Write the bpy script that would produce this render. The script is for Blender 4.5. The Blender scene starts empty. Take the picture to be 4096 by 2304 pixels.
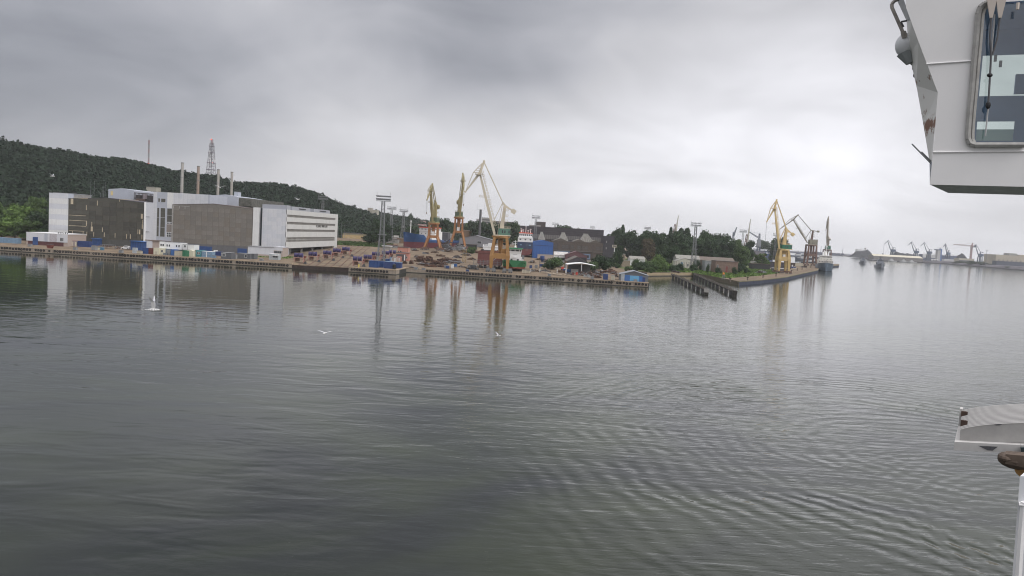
import bpy, math, random, bmesh
import numpy as np
from mathutils import Vector, Matrix, noise as mnoise
from mathutils.geometry import delaunay_2d_cdt
random.seed(7); RNG = np.random.default_rng(7)
S = bpy.context.scene
COL = S.collection
R = math.radians
# ------------------------------------------------------------------ camera
F, CX, CY, H = 3215., 2048., 1152., 25.
PITCH, ROLL = R(3.94), R(3.15)
cd = bpy.data.cameras.new('camera'); cam = bpy.data.objects.new('camera', cd); COL.objects.link(cam)
cd.sensor_width = 36; cd.lens = F / 4096 * 36; cd.clip_start = .1; cd.clip_end = 60000
cam.matrix_world = Matrix.Translation((0, 0, H)) @ Matrix.Rotation(R(90) - PITCH, 4, 'X') @ Matrix.Rotation(ROLL, 4, 'Z')
S.camera = cam
S.view_settings.view_transform = 'Standard'; S.view_settings.look = 'None'
S.view_settings.exposure = 0; S.view_settings.gamma = 1
S.render.engine = 'CYCLES'; S.cycles.max_bounces = 6; S.cycles.volume_bounces = 1; S.cycles.filter_width = 1.1
# ------------------------------------------------------------------ overcast sky
SUN_EL, SUN_AZ = R(46), R(122)          # azimuth from +Y towards +X
W = bpy.data.worlds.new('World'); S.world = W; W.use_nodes = True
nt = W.node_tree; nt.nodes.clear()
def N(t, typ, **k):
    n = t.nodes.new(typ)
    for a, b in k.items():
        if a[0] == '_': n.inputs[int(a[1:])].default_value = b
        else: setattr(n, a, b)
    return n
def mth(t, op, a, b=None, c=None, clamp=False):
    n = t.nodes.new('ShaderNodeMath'); n.operation = op; n.use_clamp = clamp
    for i, v in enumerate((a, b, c)):
        if v is None: continue
        if isinstance(v, (int, float)): n.inputs[i].default_value = v
        else: t.links.new(v, n.inputs[i])
    return n.outputs[0]
def build_sky():
    L = nt.links.new
    out = N(nt, 'ShaderNodeOutputWorld'); bg = N(nt, 'ShaderNodeBackground'); bg.inputs[1].default_value = .1
    sky = N(nt, 'ShaderNodeTexSky'); sky.sky_type = 'NISHITA'; sky.sun_disc = False
    sky.sun_elevation = SUN_EL; sky.sun_rotation = SUN_AZ
    tc = N(nt, 'ShaderNodeTexCoord'); sp = N(nt, 'ShaderNodeSeparateXYZ'); L(tc.outputs['Generated'], sp.inputs[0])
    x, y, z = sp.outputs
    za = mth(nt, 'ADD', mth(nt, 'MAXIMUM', z, 0.), .38)
    cx = mth(nt, 'DIVIDE', x, za); cy = mth(nt, 'DIVIDE', y, za)
    cb = N(nt, 'ShaderNodeCombineXYZ'); L(cx, cb.inputs[0]); L(cy, cb.inputs[1])
    def noise(scale, det, off, sx=1., sy=1., dist=.4):
        mp = N(nt, 'ShaderNodeMapping'); L(cb.outputs[0], mp.inputs[0]); mp.inputs[1].default_value = off; mp.inputs[3].default_value = (sx, sy, 1)
        n = N(nt, 'ShaderNodeTexNoise'); n.inputs['Scale'].default_value = scale; n.inputs['Detail'].default_value = det
        n.inputs['Roughness'].default_value = .48; n.inputs['Distortion'].default_value = dist; L(mp.outputs[0], n.inputs['Vector'])
        return n.outputs['Fac']
    n1 = noise(1.25, 4, (3.3, 1.2, 0), .9, 1.0, .5); n2 = noise(3.6, 6, (7.1, 4.4, 2), .8, 1.0, .7)
    nn = mth(nt, 'ADD', mth(nt, 'MULTIPLY', n1, .72), mth(nt, 'MULTIPLY', n2, .28))
    cl = mth(nt, 'MULTIPLY', mth(nt, 'SUBTRACT', nn, .5), 2.8)               # about -.35 .. .35
    # broad brightness of the cloud deck: thinner cloud to the right of the view, low down
    def lobe(dx, dy, dz, k):
        d = N(nt, 'ShaderNodeVectorMath', operation='DOT_PRODUCT'); L(tc.outputs['Generated'], d.inputs[0])
        v = Vector((dx, dy, dz)).normalized(); d.inputs[1].default_value = v
        return mth(nt, 'EXPONENT', mth(nt, 'MULTIPLY', mth(nt, 'SUBTRACT', d.outputs['Value'], 1.), k))
    az = mth(nt, 'DIVIDE', x, mth(nt, 'MAXIMUM', y, .15))
    def gs(v, c, w): q = mth(nt, 'DIVIDE', mth(nt, 'SUBTRACT', v, c), w); return mth(nt, 'EXPONENT', mth(nt, 'MULTIPLY', mth(nt, 'MULTIPLY', q, q), -1.))
    thin = mth(nt, 'MULTIPLY', gs(az, .20, .42), gs(z, .065, .105)); wide = lobe(.75, -.55, .45, 2.); left = lobe(-.2, 1, .33, 10.); lil = lobe(.8, .9, .1, 3.)
    hor = mth(nt, 'EXPONENT', mth(nt, 'MULTIPLY', mth(nt, 'ABSOLUTE', z), -9.))
    zen = mth(nt, 'POWER', mth(nt, 'MAXIMUM', z, 0.), 4.)
    b = mth(nt, 'ADD', .315, mth(nt, 'MULTIPLY', thin, .34)); b = mth(nt, 'ADD', b, mth(nt, 'MULTIPLY', lil, .33))
    b = mth(nt, 'ADD', b, mth(nt, 'MULTIPLY', wide, .75))
    b = mth(nt, 'ADD', b, mth(nt, 'MULTIPLY', hor, .10))
    b = mth(nt, 'ADD', b, mth(nt, 'MULTIPLY', zen, 2.2))
    b = mth(nt, 'SUBTRACT', b, mth(nt, 'MULTIPLY', left, .03))
    amp = mth(nt, 'MULTIPLY', b, mth(nt, 'SUBTRACT', 1., mth(nt, 'MULTIPLY', hor, .75)))
    b = mth(nt, 'ADD', b, mth(nt, 'MULTIPLY', cl, mth(nt, 'MULTIPLY', amp, .95)))
    b = mth(nt, 'MULTIPLY', mth(nt, 'MAXIMUM', b, .02), 10.)
    ramp = N(nt, 'ShaderNodeMix', data_type='RGBA'); ramp.clamp_factor = True
    L(mth(nt, 'MULTIPLY', b, .16, clamp=True), ramp.inputs['Factor'])
    ramp.inputs[6].default_value = (.91, .965, 1.15, 1); ramp.inputs[7].default_value = (.99, .985, 1.035, 1)
    mul = N(nt, 'ShaderNodeVectorMath', operation='SCALE'); L(ramp.outputs[2], mul.inputs[0]); L(b, mul.inputs['Scale'])
    mx = N(nt, 'ShaderNodeMix', data_type='RGBA'); mx.inputs['Factor'].default_value = .95
    L(sky.outputs[0], mx.inputs[6]); L(mul.outputs[0], mx.inputs[7]); L(mx.outputs[2], bg.inputs[0]); L(bg.outputs[0], out.inputs[0])
build_sky()
sd = bpy.data.lights.new('sun', 'SUN'); so = bpy.data.objects.new('sun', sd); COL.objects.link(so)
sd.energy = 1.4; sd.angle = R(35); sd.color = (1, .97, .93)
sv = Vector((math.sin(SUN_AZ) * math.cos(SUN_EL), math.cos(SUN_AZ) * math.cos(SUN_EL), math.sin(SUN_EL)))
so.rotation_euler = sv.to_track_quat('Z', 'Y').to_euler()
# ------------------------------------------------------------------ photograph geometry -> place
def ray(px, py):
    x = (px - CX) / F; y = -(py - CY) / F
    xr = x * math.cos(ROLL) - y * math.sin(ROLL); yr = x * math.sin(ROLL) + y * math.cos(ROLL)
    return Vector((xr, math.cos(PITCH) + yr * math.sin(PITCH), -math.sin(PITCH) + yr * math.cos(PITCH)))
def G(px, py, z=0.):
    d = ray(px, py); return Vector((0, 0, H)) + d * ((z - H) / d.z)
def D(px, py, Y):
    d = ray(px, py); return Vector((0, 0, H)) + d * (Y / d.y)
def wx(px, Y, z):
    c = Y * math.cos(PITCH) - (z - H) * math.sin(PITCH)
    Yn = (Y * math.sin(PITCH) + (z - H) * math.cos(PITCH)) / c
    return c * ((px - CX) / F - Yn * math.sin(ROLL)) / math.cos(ROLL)
def sstep(a, b, x): t = min(1, max(0, (x - a) / (b - a))); return t * t * (3 - 2 * t)
QZ = 2.6
def gz(X, Y):
    s = .026 + (.006 - .026) * sstep(-60, 20, X); s *= 1 - sstep(60, 110, X)
    z = QZ + s * min(300, max(0, Y - 450))
    if -118 < X < -82 and Y < 560:
        sl = .5 + (Y - 415) * .038; k = sstep(-118, -112, X) * (1 - sstep(-90, -83, X))
        z = z + (min(z, sl) - z) * k
    return z
def base(px, py):
    "ground point seen at a pixel"
    z = QZ
    for _ in range(12):
        p = G(px, py, z); z = .5 * z + .5 * gz(p.x, p.y)
    p = G(px, py, z); return Vector((p.x, p.y, gz(p.x, p.y)))
# ------------------------------------------------------------------ materials
MATS = {}
def M(name, col, rough=.75, var=.18, scale=1.5, metal=0., bump=0., streak=0., rust=0., spec=.4, nscale=None, coord='Object'):
    if name in MATS: return MATS[name]
    m = bpy.data.materials.new(name); m.use_nodes = True; t = m.node_tree; L = t.links.new
    b = t.nodes['Principled BSDF']; b.inputs['Roughness'].default_value = rough; b.inputs['Metallic'].default_value = metal
    b.inputs['Specular IOR Level'].default_value = spec
    tc = t.nodes.new('ShaderNodeTexCoord'); v = tc.outputs[coord]
    n = N(t, 'ShaderNodeTexNoise'); n.inputs['Scale'].default_value = scale; n.inputs['Detail'].default_value = 6; n.inputs['Roughness'].default_value = .62
    L(v, n.inputs['Vector'])
    lo = tuple(c * (1 - var) for c in col) + (1,); hi = tuple(min(1, c * (1 + var)) for c in col) + (1,)
    mx = N(t, 'ShaderNodeMix', data_type='RGBA'); mx.inputs[6].default_value = lo; mx.inputs[7].default_value = hi
    L(mth(t, 'MULTIPLY_ADD', n.outputs['Fac'], 2.4, -.7, clamp=True), mx.inputs['Factor']); c = mx.outputs[2]
    if streak:
        mp = N(t, 'ShaderNodeMapping'); mp.inputs[3].default_value = (1.4, 1.4, .09); L(v, mp.inputs[0])
        s = N(t, 'ShaderNodeTexNoise'); s.inputs['Scale'].default_value = 1.3; s.inputs['Detail'].default_value = 4; L(mp.outputs[0], s.inputs['Vector'])
        m2 = N(t, 'ShaderNodeMix', data_type='RGBA'); L(c, m2.inputs[6]); m2.inputs[7].default_value = tuple(x * .62 for x in col) + (1,)
        L(mth(t, 'MULTIPLY', mth(t, 'MULTIPLY_ADD', s.outputs['Fac'], 5, -2.4, clamp=True), streak), m2.inputs['Factor']); c = m2.outputs[2]
    if rust:
        s = N(t, 'ShaderNodeTexNoise'); s.inputs['Scale'].default_value = .7; s.inputs['Detail'].default_value = 8; s.inputs['Roughness'].default_value = .7; L(v, s.inputs['Vector'])
        m2 = N(t, 'ShaderNodeMix', data_type='RGBA'); L(c, m2.inputs[6]); m2.inputs[7].default_value = (.12, .05, .025, 1)
        L(mth(t, 'MULTIPLY_ADD', s.outputs['Fac'], 9, -9 * (1 - rust) , clamp=True), m2.inputs['Factor']); c = m2.outputs[2]
    L(c, b.inputs['Base Color'])
    if bump:
        bn = t.nodes.new('ShaderNodeBump'); bn.inputs['Strength'].default_value = bump; bn.inputs['Distance'].default_value = .05
        L(n.outputs['Fac'], bn.inputs['Height']); L(bn.outputs[0], b.inputs['Normal'])
    MATS[name] = m; return m
def leafmat(name, col, var=.35):
    m = bpy.data.materials.new(name); m.use_nodes = True; t = m.node_tree; L = t.links.new
    b = t.nodes['Principled BSDF']; b.inputs['Roughness'].default_value = .8; b.inputs['Specular IOR Level'].default_value = .15
    a = N(t, 'ShaderNodeAttribute'); a.attribute_name = 'tint'
    oi = t.nodes.new('ShaderNodeObjectInfo')
    f = mth(t, 'ADD', mth(t, 'MULTIPLY', a.outputs['Fac'], .75), mth(t, 'MULTIPLY', oi.outputs['Random'], .25))
    mx = N(t, 'ShaderNodeMix', data_type='RGBA'); L(f, mx.inputs['Factor'])
    mx.inputs[6].default_value = (col[0] * (1 - var), col[1] * (1 - var), col[2] * (1 - var * .6), 1)
    mx.inputs[7].default_value = (col[0] * (1 + var * 1.2), col[1] * (1 + var), col[2] * (1 + var * .3), 1)
    L(mx.outputs[2], b.inputs['Base Color']); MATS[name] = m; return m
white = M('white_cladding', (.56, .57, .60), .6, .05, .25, streak=.12)
white2 = M('white_painted_wall', (.66, .66, .65), .65, .05, .4, streak=.25)
bright = M('bright_white_paint', (.78, .78, .77), .5, .04, 1)
bluegrey = M('blue_grey_cladding', (.40, .42, .47), .55, .05, .3, streak=.1)
gate1 = M('dark_brown_sheet', (.075, .072, .058), .8, .12, .5, streak=.15)
gate1b = M('dark_brown_sheet_b', (.082, .078, .064), .8, .12, .5, streak=.15)
gate2 = [M('grey_brown_sheet_%s' % 'abcd'[i], c, .8, .09, .6, streak=.25) for i, c in enumerate([(.185, .170, .150), (.170, .157, .140), (.202, .186, .165), (.184, .163, .138)])]
cream = M('cream_strip', (.50, .42, .30), .7)
dark = M('dark_recess', (.035, .035, .037), .8)
glassd = M('dark_window_glass', (.05, .055, .06), .12, .15, 3, spec=.6)
wstrip = M('dusty_window_glass', (.13, .125, .115), .35, .3, 2)
greyc = M('grey_concrete', (.30, .29, .27), .85, .18, .8, streak=.3)
chim = M('chimney_concrete', (.36, .34, .31), .85, .1, .5, streak=.3)
chimr = M('rusty_chimney', (.30, .235, .19), .85, .12, .5, streak=.3)
steel = M('galvanised_steel', (.21, .215, .22), .55, .12, 1, metal=.2)
steeld = M('dark_steel', (.09, .09, .095), .6, .2, 1)
rustm = M('rusty_steel', (.12, .065, .045), .85, .35, 1.2)
rustd = M('dark_rust', (.065, .042, .035), .9, .3, 1.5)
blue = M('blue_tarpaulin', (.03, .07, .20), .6, .2, .5, streak=.3, rust=.33)
blued = M('dark_blue_paint', (.030, .055, .165), .55, .15, .8, rust=.12)
bluel = M('light_blue_paint', (.18, .28, .39), .55, .12, .8, streak=.3, rust=.33)
bluem = M('mid_blue_paint', (.05, .14, .36), .55, .1, .6)
teal = M('teal_paint', (.05, .22, .24), .55, .1)
greenp = M('green_paint', (.03, .15, .08), .55, .12, .6)
reddk = M('dark_red_paint', (.15, .045, .035), .6, .15, .6, rust=.36)
redbr = M('red_brown_primer', (.17, .062, .055), .7, .15, .5, streak=.2)
beige = M('beige_paint', (.46, .42, .33), .65, .08)
creamp = M('cream_paint', (.60, .57, .44), .6, .06)
pinkb = M('pinkish_render', (.40, .33, .29), .8, .08)
salmon = M('salmon_paint', (.47, .22, .17), .7, .1, .5, streak=.15)
brick = M('brown_brick', (.105, .085, .072), .9, .2, .8, streak=.2)
brickd = M('dark_brick', (.085, .07, .065), .9, .2, .6)
greyd = M('dark_grey_cladding', (.11, .115, .125), .6, .1)
greym = M('grey_sheet', (.24, .245, .25), .65, .1, .5, streak=.2)
roofd = M('dark_roof_felt', (.075, .07, .078), .9, .2, .4)
roofg = M('grey_corrugated_roof', (.24, .23, .205), .85, .15, .4, streak=.2)
rubber = M('tyre_rubber', (.022, .02, .02), .9, .3, 3)
yel = M('yellow_crane_paint', (.52, .37, .16), .55, .08, .4, streak=.35, rust=.36)
ora = M('orange_crane_paint', (.34, .18, .06), .55, .1, .4, streak=.35, rust=.38)
orb = M('orange_brown_crane_paint', (.32, .15, .06), .6, .12, .5, streak=.3)
crm = M('cream_crane_paint', (.62, .55, .43), .55, .07, .5, streak=.3, rust=.36)
khaki = M('khaki_crane_paint', (.30, .26, .13), .6, .12, .5, streak=.2)
cgreen = M('crane_house_green', (.10, .20, .15), .55, .1, .5)
cgreen2 = M('deep_green_house', (.025, .15, .09), .5, .1, .5)
cgreen3 = M('moss_green_house', (.11, .15, .09), .6, .15, .5)
cgrey = M('grey_olive_crane_paint', (.24, .225, .175), .6, .1, .5)
crust = M('brown_crane_steel', (.16, .095, .075), .7, .15, .5)
farst = M('far_crane_paint', (.09, .11, .15), .6, .1)
wood = M('weathered_wood', (.17, .13, .095), .9, .25, 1.5)
pile = M('tarred_timber', (.04, .035, .03), .9, .35, 1)
coal = M('coal', (.03, .032, .038), .9, .3, .15)
purple = M('purple_paint', (.04, .028, .095), .5, .15)
skin = M('skin', (.5, .33, .25), .6)
hotred = M('bright_red_paint', (.55, .07, .05), .5, .05)
feather = M('white_feathers', (.62, .61, .60), .8, .03)
featherg = M('grey_feathers', (.42, .42, .44), .8, .05)
blackm = M('black_rubber', (.015, .015, .017), .6, .1)
bark = M('bark', (.07, .055, .042), .9, .3, 3)
leafA = leafmat('dark_leaves', (.034, .060, .028)); leafB = leafmat('mid_leaves', (.06, .10, .034)); leafC = leafmat('bright_leaves', (.10, .165, .045))
leafD = leafmat('dry_brown_leaves', (.075, .062, .038)); leafF = leafmat('forest_leaves', (.015, .029, .017), .4)
def emat(name, col, st):
    m = bpy.data.materials.new(name); m.use_nodes = True; b = m.node_tree.nodes['Principled BSDF']
    b.inputs['Base Color'].default_value = col + (1,); b.inputs['Emission Color'].default_value = col + (1,); b.inputs['Emission Strength'].default_value = st; return m
lampred = emat('red_obstruction_light', (1, .08, .04), 2.5)
# ------------------------------------------------------------------ mesh builder
class MB:
    def __init__(s): s.v = []; s.f = []
    def add(s, vs, fs):
        o = len(s.v); s.v += [tuple(v) for v in vs]; s.f += [tuple(i + o for i in f) for f in fs]; return s
    def bx(s, x0, x1, y0, y1, z0, z1):
        return s.add([(x0, y0, z0), (x1, y0, z0), (x1, y1, z0), (x0, y1, z0), (x0, y0, z1), (x1, y0, z1), (x1, y1, z1), (x0, y1, z1)],
                     [(3, 2, 1, 0), (4, 5, 6, 7), (0, 1, 5, 4), (1, 2, 6, 5), (2, 3, 7, 6), (3, 0, 4, 7)])
    def beam(s, p, q, w, h=None, w2=None, h2=None):
        p, q = Vector(p), Vector(q); h = h or w; w2 = w2 or w; h2 = h2 or h * w2 / w; d = (q - p)
        if d.length < 1e-6: return s
        d.normalize(); up = Vector((0, 0, 1)) if abs(d.z) < .95 else Vector((0, 1, 0)); a = d.cross(up).normalized(); b = a.cross(d)
        vs = [c + a * (i * ww / 2) + b * (j * hh / 2) for c, ww, hh in ((p, w, h), (q, w2, h2)) for i, j in ((-1, -1), (1, -1), (1, 1), (-1, 1))]
        return s.add(vs, [(0, 1, 2, 3), (7, 6, 5, 4), (0, 4, 5, 1), (1, 5, 6, 2), (2, 6, 7, 3), (3, 7, 4, 0)])
    def tube(s, p, q, r, n=8, r2=None):
        p, q = Vector(p), Vector(q); r2 = r if r2 is None else r2; d = (q - p).normalized()
        up = Vector((0, 0, 1)) if abs(d.z) < .95 else Vector((1, 0, 0)); a = d.cross(up).normalized(); b = d.cross(a)
        vs = [c + (a * math.cos(i * 2 * math.pi / n) + b * math.sin(i * 2 * math.pi / n)) * rr for c, rr in ((p, r), (q, r2)) for i in range(n)]
        fs = [(i, (i + 1) % n, n + (i + 1) % n, n + i) for i in range(n)] + [tuple(range(n))[::-1], tuple(range(n, 2 * n))]
        return s.add(vs, fs)
    def path(s, pts, r, n=6):
        for a, b in zip(pts, pts[1:]): s.tube(a, b, r, n)
        return s
    def prism(s, poly, y0, y1, ax='y'):
        "poly in x,z extruded along y (ax y) | x,y along z | y,z along x"
        n = len(poly)
        f = {'y': lambda a, b, t: (a, t, b), 'z': lambda a, b, t: (a, b, t), 'x': lambda a, b, t: (t, a, b)}[ax]
        vs = [f(a, b, y0) for a, b in poly] + [f(a, b, y1) for a, b in poly]
        return s.add(vs, [tuple(range(n))[::-1], tuple(range(n, 2 * n))] + [(i, (i + 1) % n, n + (i + 1) % n, n + i) for i in range(n)])
    def ball(s, c, rx, ry, rz, n=8, m=6):
        vs = [(c[0], c[1], c[2] - rz)]
        for j in range(1, m):
            t = math.pi * j / m
            for i in range(n):
                a = 2 * math.pi * i / n; vs.append((c[0] + rx * math.sin(t) * math.cos(a), c[1] + ry * math.sin(t) * math.sin(a), c[2] - rz * math.cos(t)))
        vs.append((c[0], c[1], c[2] + rz)); fs = [(0, 1 + (i + 1) % n, 1 + i) for i in range(n)]
        for j in range(m - 2):
            for i in range(n):
                a = 1 + j * n; fs.append((a + i, a + (i + 1) % n, a + n + (i + 1) % n, a + n + i))
        e = len(vs) - 1; a = 1 + (m - 2) * n; fs += [(e, a + i, a + (i + 1) % n) for i in range(n)]
        return s.add(vs, fs)
    def lattice(s, p, q, w, w2, k, r, rd=None, plane=False):
        "four chord lattice with zigzag bracing"
        p, q = Vector(p), Vector(q); d = (q - p).normalized(); rd = rd or r * .6
        up = Vector((0, 1, 0)) if abs(d.y) < .9 else Vector((1, 0, 0)); a = d.cross(up).normalized(); b = a.cross(d).normalized()
        cs = [(-1, -1), (1, -1), (1, 1), (-1, 1)]
        def pt(i, t): ww = w + (w2 - w) * t; return p + (q - p) * t + a * cs[i][0] * ww / 2 + b * cs[i][1] * ww / 2
        for i in range(4): s.beam(pt(i, 0), pt(i, 1), r)
        for j in range(k):
            t0, t1 = j / k, (j + 1) / k
            for i in range(4):
                i2 = (i + 1) % 4
                s.beam(pt(i if j % 2 else i2, t0), pt(i2 if j % 2 else i, t1), rd); s.beam(pt(i, t1), pt(i2, t1), rd)
        return s
    def mesh(s, name, mat, smooth=False):
        me = bpy.data.meshes.new(name); me.from_pydata(s.v, [], s.f); me.materials.append(mat)
        if smooth: me.polygons.foreach_set('use_smooth', [True] * len(me.polygons))
        me.update(); return me
    def build(s, name, mat, parent=None, kind=None, smooth=False, loc=None, label=None):
        o = bpy.data.objects.new(name, s.mesh(name, mat, smooth)); COL.objects.link(o)
        if parent: o.parent = parent
        if kind: o['kind'] = kind
        if loc is not None: o.location = loc
        if label: o['label'] = label
        return o
def tag(o, label, cat, group=None, kind=None):
    o['label'] = label; o['category'] = cat
    if group: o['group'] = group
    if kind: o['kind'] = kind
    return o
def thing(name, label, cat, loc=(0, 0, 0), rz=0., group=None):
    o = bpy.data.objects.new(name, None); COL.objects.link(o); o.empty_display_size = .5
    o.location = loc; o.rotation_euler = (0, 0, rz); return tag(o, label, cat, group)
def inst(name, me, parent, loc=(0, 0, 0), rz=0., sc=None):
    o = bpy.data.objects.new(name, me); COL.objects.link(o); o.parent = parent; o.location = loc
    if rz: o.rotation_euler = (0, 0, rz)
    if sc: o.scale = sc
    return o
def dup(root, loc, rz=None, label=None, sc=None):
    r = root.copy(); COL.objects.link(r); r.location = loc
    if rz is not None: r.rotation_euler = (0, 0, rz)
    if label: r['label'] = label
    if sc: r.scale = sc if isinstance(sc, tuple) else (sc,) * 3
    for ch in list(root.children):
        c = ch.copy(); COL.objects.link(c); c.parent = r
        for g in list(ch.children):
            d = g.copy(); COL.objects.link(d); d.parent = c
    return r
def bulk(name, V, Q, mat, tint=None):
    me = bpy.data.meshes.new(name); nq = len(Q)
    me.vertices.add(len(V)); me.vertices.foreach_set('co', np.asarray(V, np.float32).ravel())
    k = Q.shape[1]; me.loops.add(nq * k); me.loops.foreach_set('vertex_index', Q.ravel().astype(np.int32))
    me.polygons.add(nq); me.polygons.foreach_set('loop_start', np.arange(0, nq * k, k, dtype=np.int32))
    me.update(calc_edges=True); me.materials.append(mat)
    if tint is not None:
        at = me.attributes.new('tint', 'FLOAT', 'FACE'); at.data.foreach_set('value', np.asarray(tint, np.float32))
    return me
# ------------------------------------------------------------------ water
def water_mat():
    m = bpy.data.materials.new('harbour_water'); m.use_nodes = True; t = m.node_tree; L = t.links.new
    b = t.nodes['Principled BSDF']; b.inputs['Base Color'].default_value = (.012, .017, .010, 1)
    b.inputs['Roughness'].default_value = .03; b.inputs['IOR'].default_value = 1.43; b.inputs['Specular IOR Level'].default_value = .5
    tc = t.nodes.new('ShaderNodeTexCoord')
    def noise(sx, sy, det=3, rot=0., dist=0., rough=.55):
        mp = N(t, 'ShaderNodeMapping'); mp.inputs[2].default_value = (0, 0, rot); mp.inputs[3].default_value = (sx, sy, 1); L(tc.outputs['Object'], mp.inputs[0])
        n = N(t, 'ShaderNodeTexNoise'); n.inputs['Scale'].default_value = 1; n.inputs['Detail'].default_value = det
        n.inputs['Roughness'].default_value = rough; n.inputs['Distortion'].default_value = dist; L(mp.outputs[0], n.inputs['Vector']); return n.outputs['Fac']
    sp = N(t, 'ShaderNodeSeparateXYZ'); L(tc.outputs['Object'], sp.inputs[0])
    tb = N(t, 'ShaderNodeMix', data_type='RGBA'); tb.inputs[6].default_value = (.007, .010, .008, 1); tb.inputs[7].default_value = (.024, .031, .014, 1)
    L(mth(t, 'MULTIPLY_ADD', noise(.022, .03, 4, .3, 1.2), 3.5, -1.3, clamp=True), tb.inputs['Factor']); L(tb.outputs[2], b.inputs['Base Color'])
    # ruffled and calm patches
    mask = mth(t, 'MULTIPLY_ADD', noise(.012, .022, 4, .1, .6), 4.5, -1.75, clamp=True)
    right = mth(t, 'MULTIPLY_ADD', sp.outputs[0], .018, .45, clamp=True)
    mask = mth(t, 'MULTIPLY_ADD', right, .6, mth(t, 'MULTIPLY', mask, .5), clamp=True)
    mask = mth(t, 'MULTIPLY_ADD', mask, .55, mth(t, 'MULTIPLY_ADD', mth(t, 'MULTIPLY_ADD', sp.outputs[1], .006, -.8, clamp=True), .25, .07))
    h = mth(t, 'MULTIPLY', mth(t, 'MULTIPLY', noise(.6, .95, 3, .12, .4), mask), .085)
    h = mth(t, 'ADD', h, mth(t, 'MULTIPLY', mth(t, 'MULTIPLY', noise(1.7, 3.2, 2, -.15, .2), mask), .016))
    h = mth(t, 'ADD', h, mth(t, 'MULTIPLY', noise(.10, .22, 2, .05, .4), .16))
    h = mth(t, 'ADD', h, mth(t, 'MULTIPLY', mth(t, 'MULTIPLY', noise(.16, .85, 2, .22, .6), right), .10))
    # expanding ripples left by the ship's thrusters
    for cx, cy, sc, rad, wid, am in ((56, 98, .75, 32, 20, .05), (58, 72, 1.25, 15, 10, .026)):
        dx = mth(t, 'SUBTRACT', sp.outputs[0], cx); dy = mth(t, 'MULTIPLY', mth(t, 'SUBTRACT', sp.outputs[1], cy), .8)
        d = mth(t, 'SQRT', mth(t, 'ADD', mth(t, 'MULTIPLY', dx, dx), mth(t, 'MULTIPLY', dy, dy)))
        wob = mth(t, 'MULTIPLY', noise(.05, .06, 3, 0), 9.)
        wv = mth(t, 'SINE', mth(t, 'MULTIPLY', mth(t, 'ADD', d, wob), sc * 2 * math.pi / 1.9))
        q = mth(t, 'DIVIDE', mth(t, 'SUBTRACT', d, rad), wid); g = mth(t, 'EXPONENT', mth(t, 'MULTIPLY', mth(t, 'MULTIPLY', q, q), -1.))
        g = mth(t, 'MULTIPLY', g, mth(t, 'MULTIPLY_ADD', noise(.04, .05, 3, .5), 5., -1.8, clamp=True))
        h = mth(t, 'ADD', h, mth(t, 'MULTIPLY', mth(t, 'MULTIPLY', wv, g), am))
    far = mth(t, 'MAXIMUM', mth(t, 'MINIMUM', mth(t, 'DIVIDE', 120., mth(t, 'MAXIMUM', sp.outputs[1], 1.)), 1.), .2)
    h = mth(t, 'MULTIPLY', h, far)
    bn = t.nodes.new('ShaderNodeBump'); bn.inputs['Strength'].default_value = 1.; bn.inputs['Distance'].default_value = 1.
    rgh = mth(t, 'MULTIPLY', mth(t, 'MULTIPLY', mth(t, 'MULTIPLY_ADD', sp.outputs[1], .0022, -.15, clamp=True), right), .07); L(mth(t, 'ADD', rgh, .02), b.inputs['Roughness'])
    L(h, bn.inputs['Height']); L(bn.outputs[0], b.inputs['Normal']); return m
w = MB().add([(-5400, -200, 0), (8400, -200, 0), (8400, 8900, 0), (-5400, 8900, 0)], [(0, 1, 2, 3)])
w.build('water', water_mat(), kind='structure')
# ------------------------------------------------------------------ ground
def ground_mat(name, c1, c2, c3, sc):
    m = bpy.data.materials.new(name); m.use_nodes = True; t = m.node_tree; L = t.links.new
    b = t.nodes['Principled BSDF']; b.inputs['Roughness'].default_value = .95; b.inputs['Specular IOR Level'].default_value = .1
    tc = t.nodes.new('ShaderNodeTexCoord'); c = None
    def nz(s, sy=1.):
        mp = N(t, 'ShaderNodeMapping'); mp.inputs[3].default_value = (s, s * sy, s); L(tc.outputs['Object'], mp.inputs[0])
        n = N(t, 'ShaderNodeTexNoise'); n.inputs['Scale'].default_value = 1; n.inputs['Detail'].default_value = 7; n.inputs['Roughness'].default_value = .6; L(mp.outputs[0], n.inputs['Vector']); return n.outputs['Fac']
    a = N(t, 'ShaderNodeMix', data_type='RGBA'); a.inputs[6].default_value = c1 + (1,); a.inputs[7].default_value = c2 + (1,); L(mth(t, 'MULTIPLY_ADD', nz(sc, 1.6), 4, -1.5, clamp=True), a.inputs['Factor'])
    d = N(t, 'ShaderNodeMix', data_type='RGBA'); L(a.outputs[2], d.inputs[6]); d.inputs[7].default_value = c3 + (1,); L(mth(t, 'MULTIPLY_ADD', nz(sc * 4.3, 1.3), 5, -2.25, clamp=True), d.inputs['Factor'])
    L(d.outputs[2], b.inputs['Base Color']); MATS[name] = m; return m
sand = ground_mat('sandy_concrete', (.175, .132, .090), (.215, .165, .115), (.105, .082, .064), .035)
grassm = ground_mat('rough_grass', (.09, .125, .04), (.135, .15, .06), (.05, .075, .03), .06)
soil = ground_mat('forest_floor', (.03, .045, .02), (.04, .05, .025), (.02, .03, .015), .03)
edge = [(-520, 460), (-277.3, 435.6), (-179.6, 426.3), (-115.5, 419.7), (-85.2, 416.2), (-60.1, 412.4), (-58.6, 441), (-48.1, 440.2), (13.5, 432.4), (72.2, 423.9),
        (76, 540), (92, 552), (112.7, 577), (133.5, 597), (140.1, 498), (165.4, 537), (207.5, 612.5), (330, 872), (404, 1062), (495, 1225), (540, 1335)]
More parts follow.
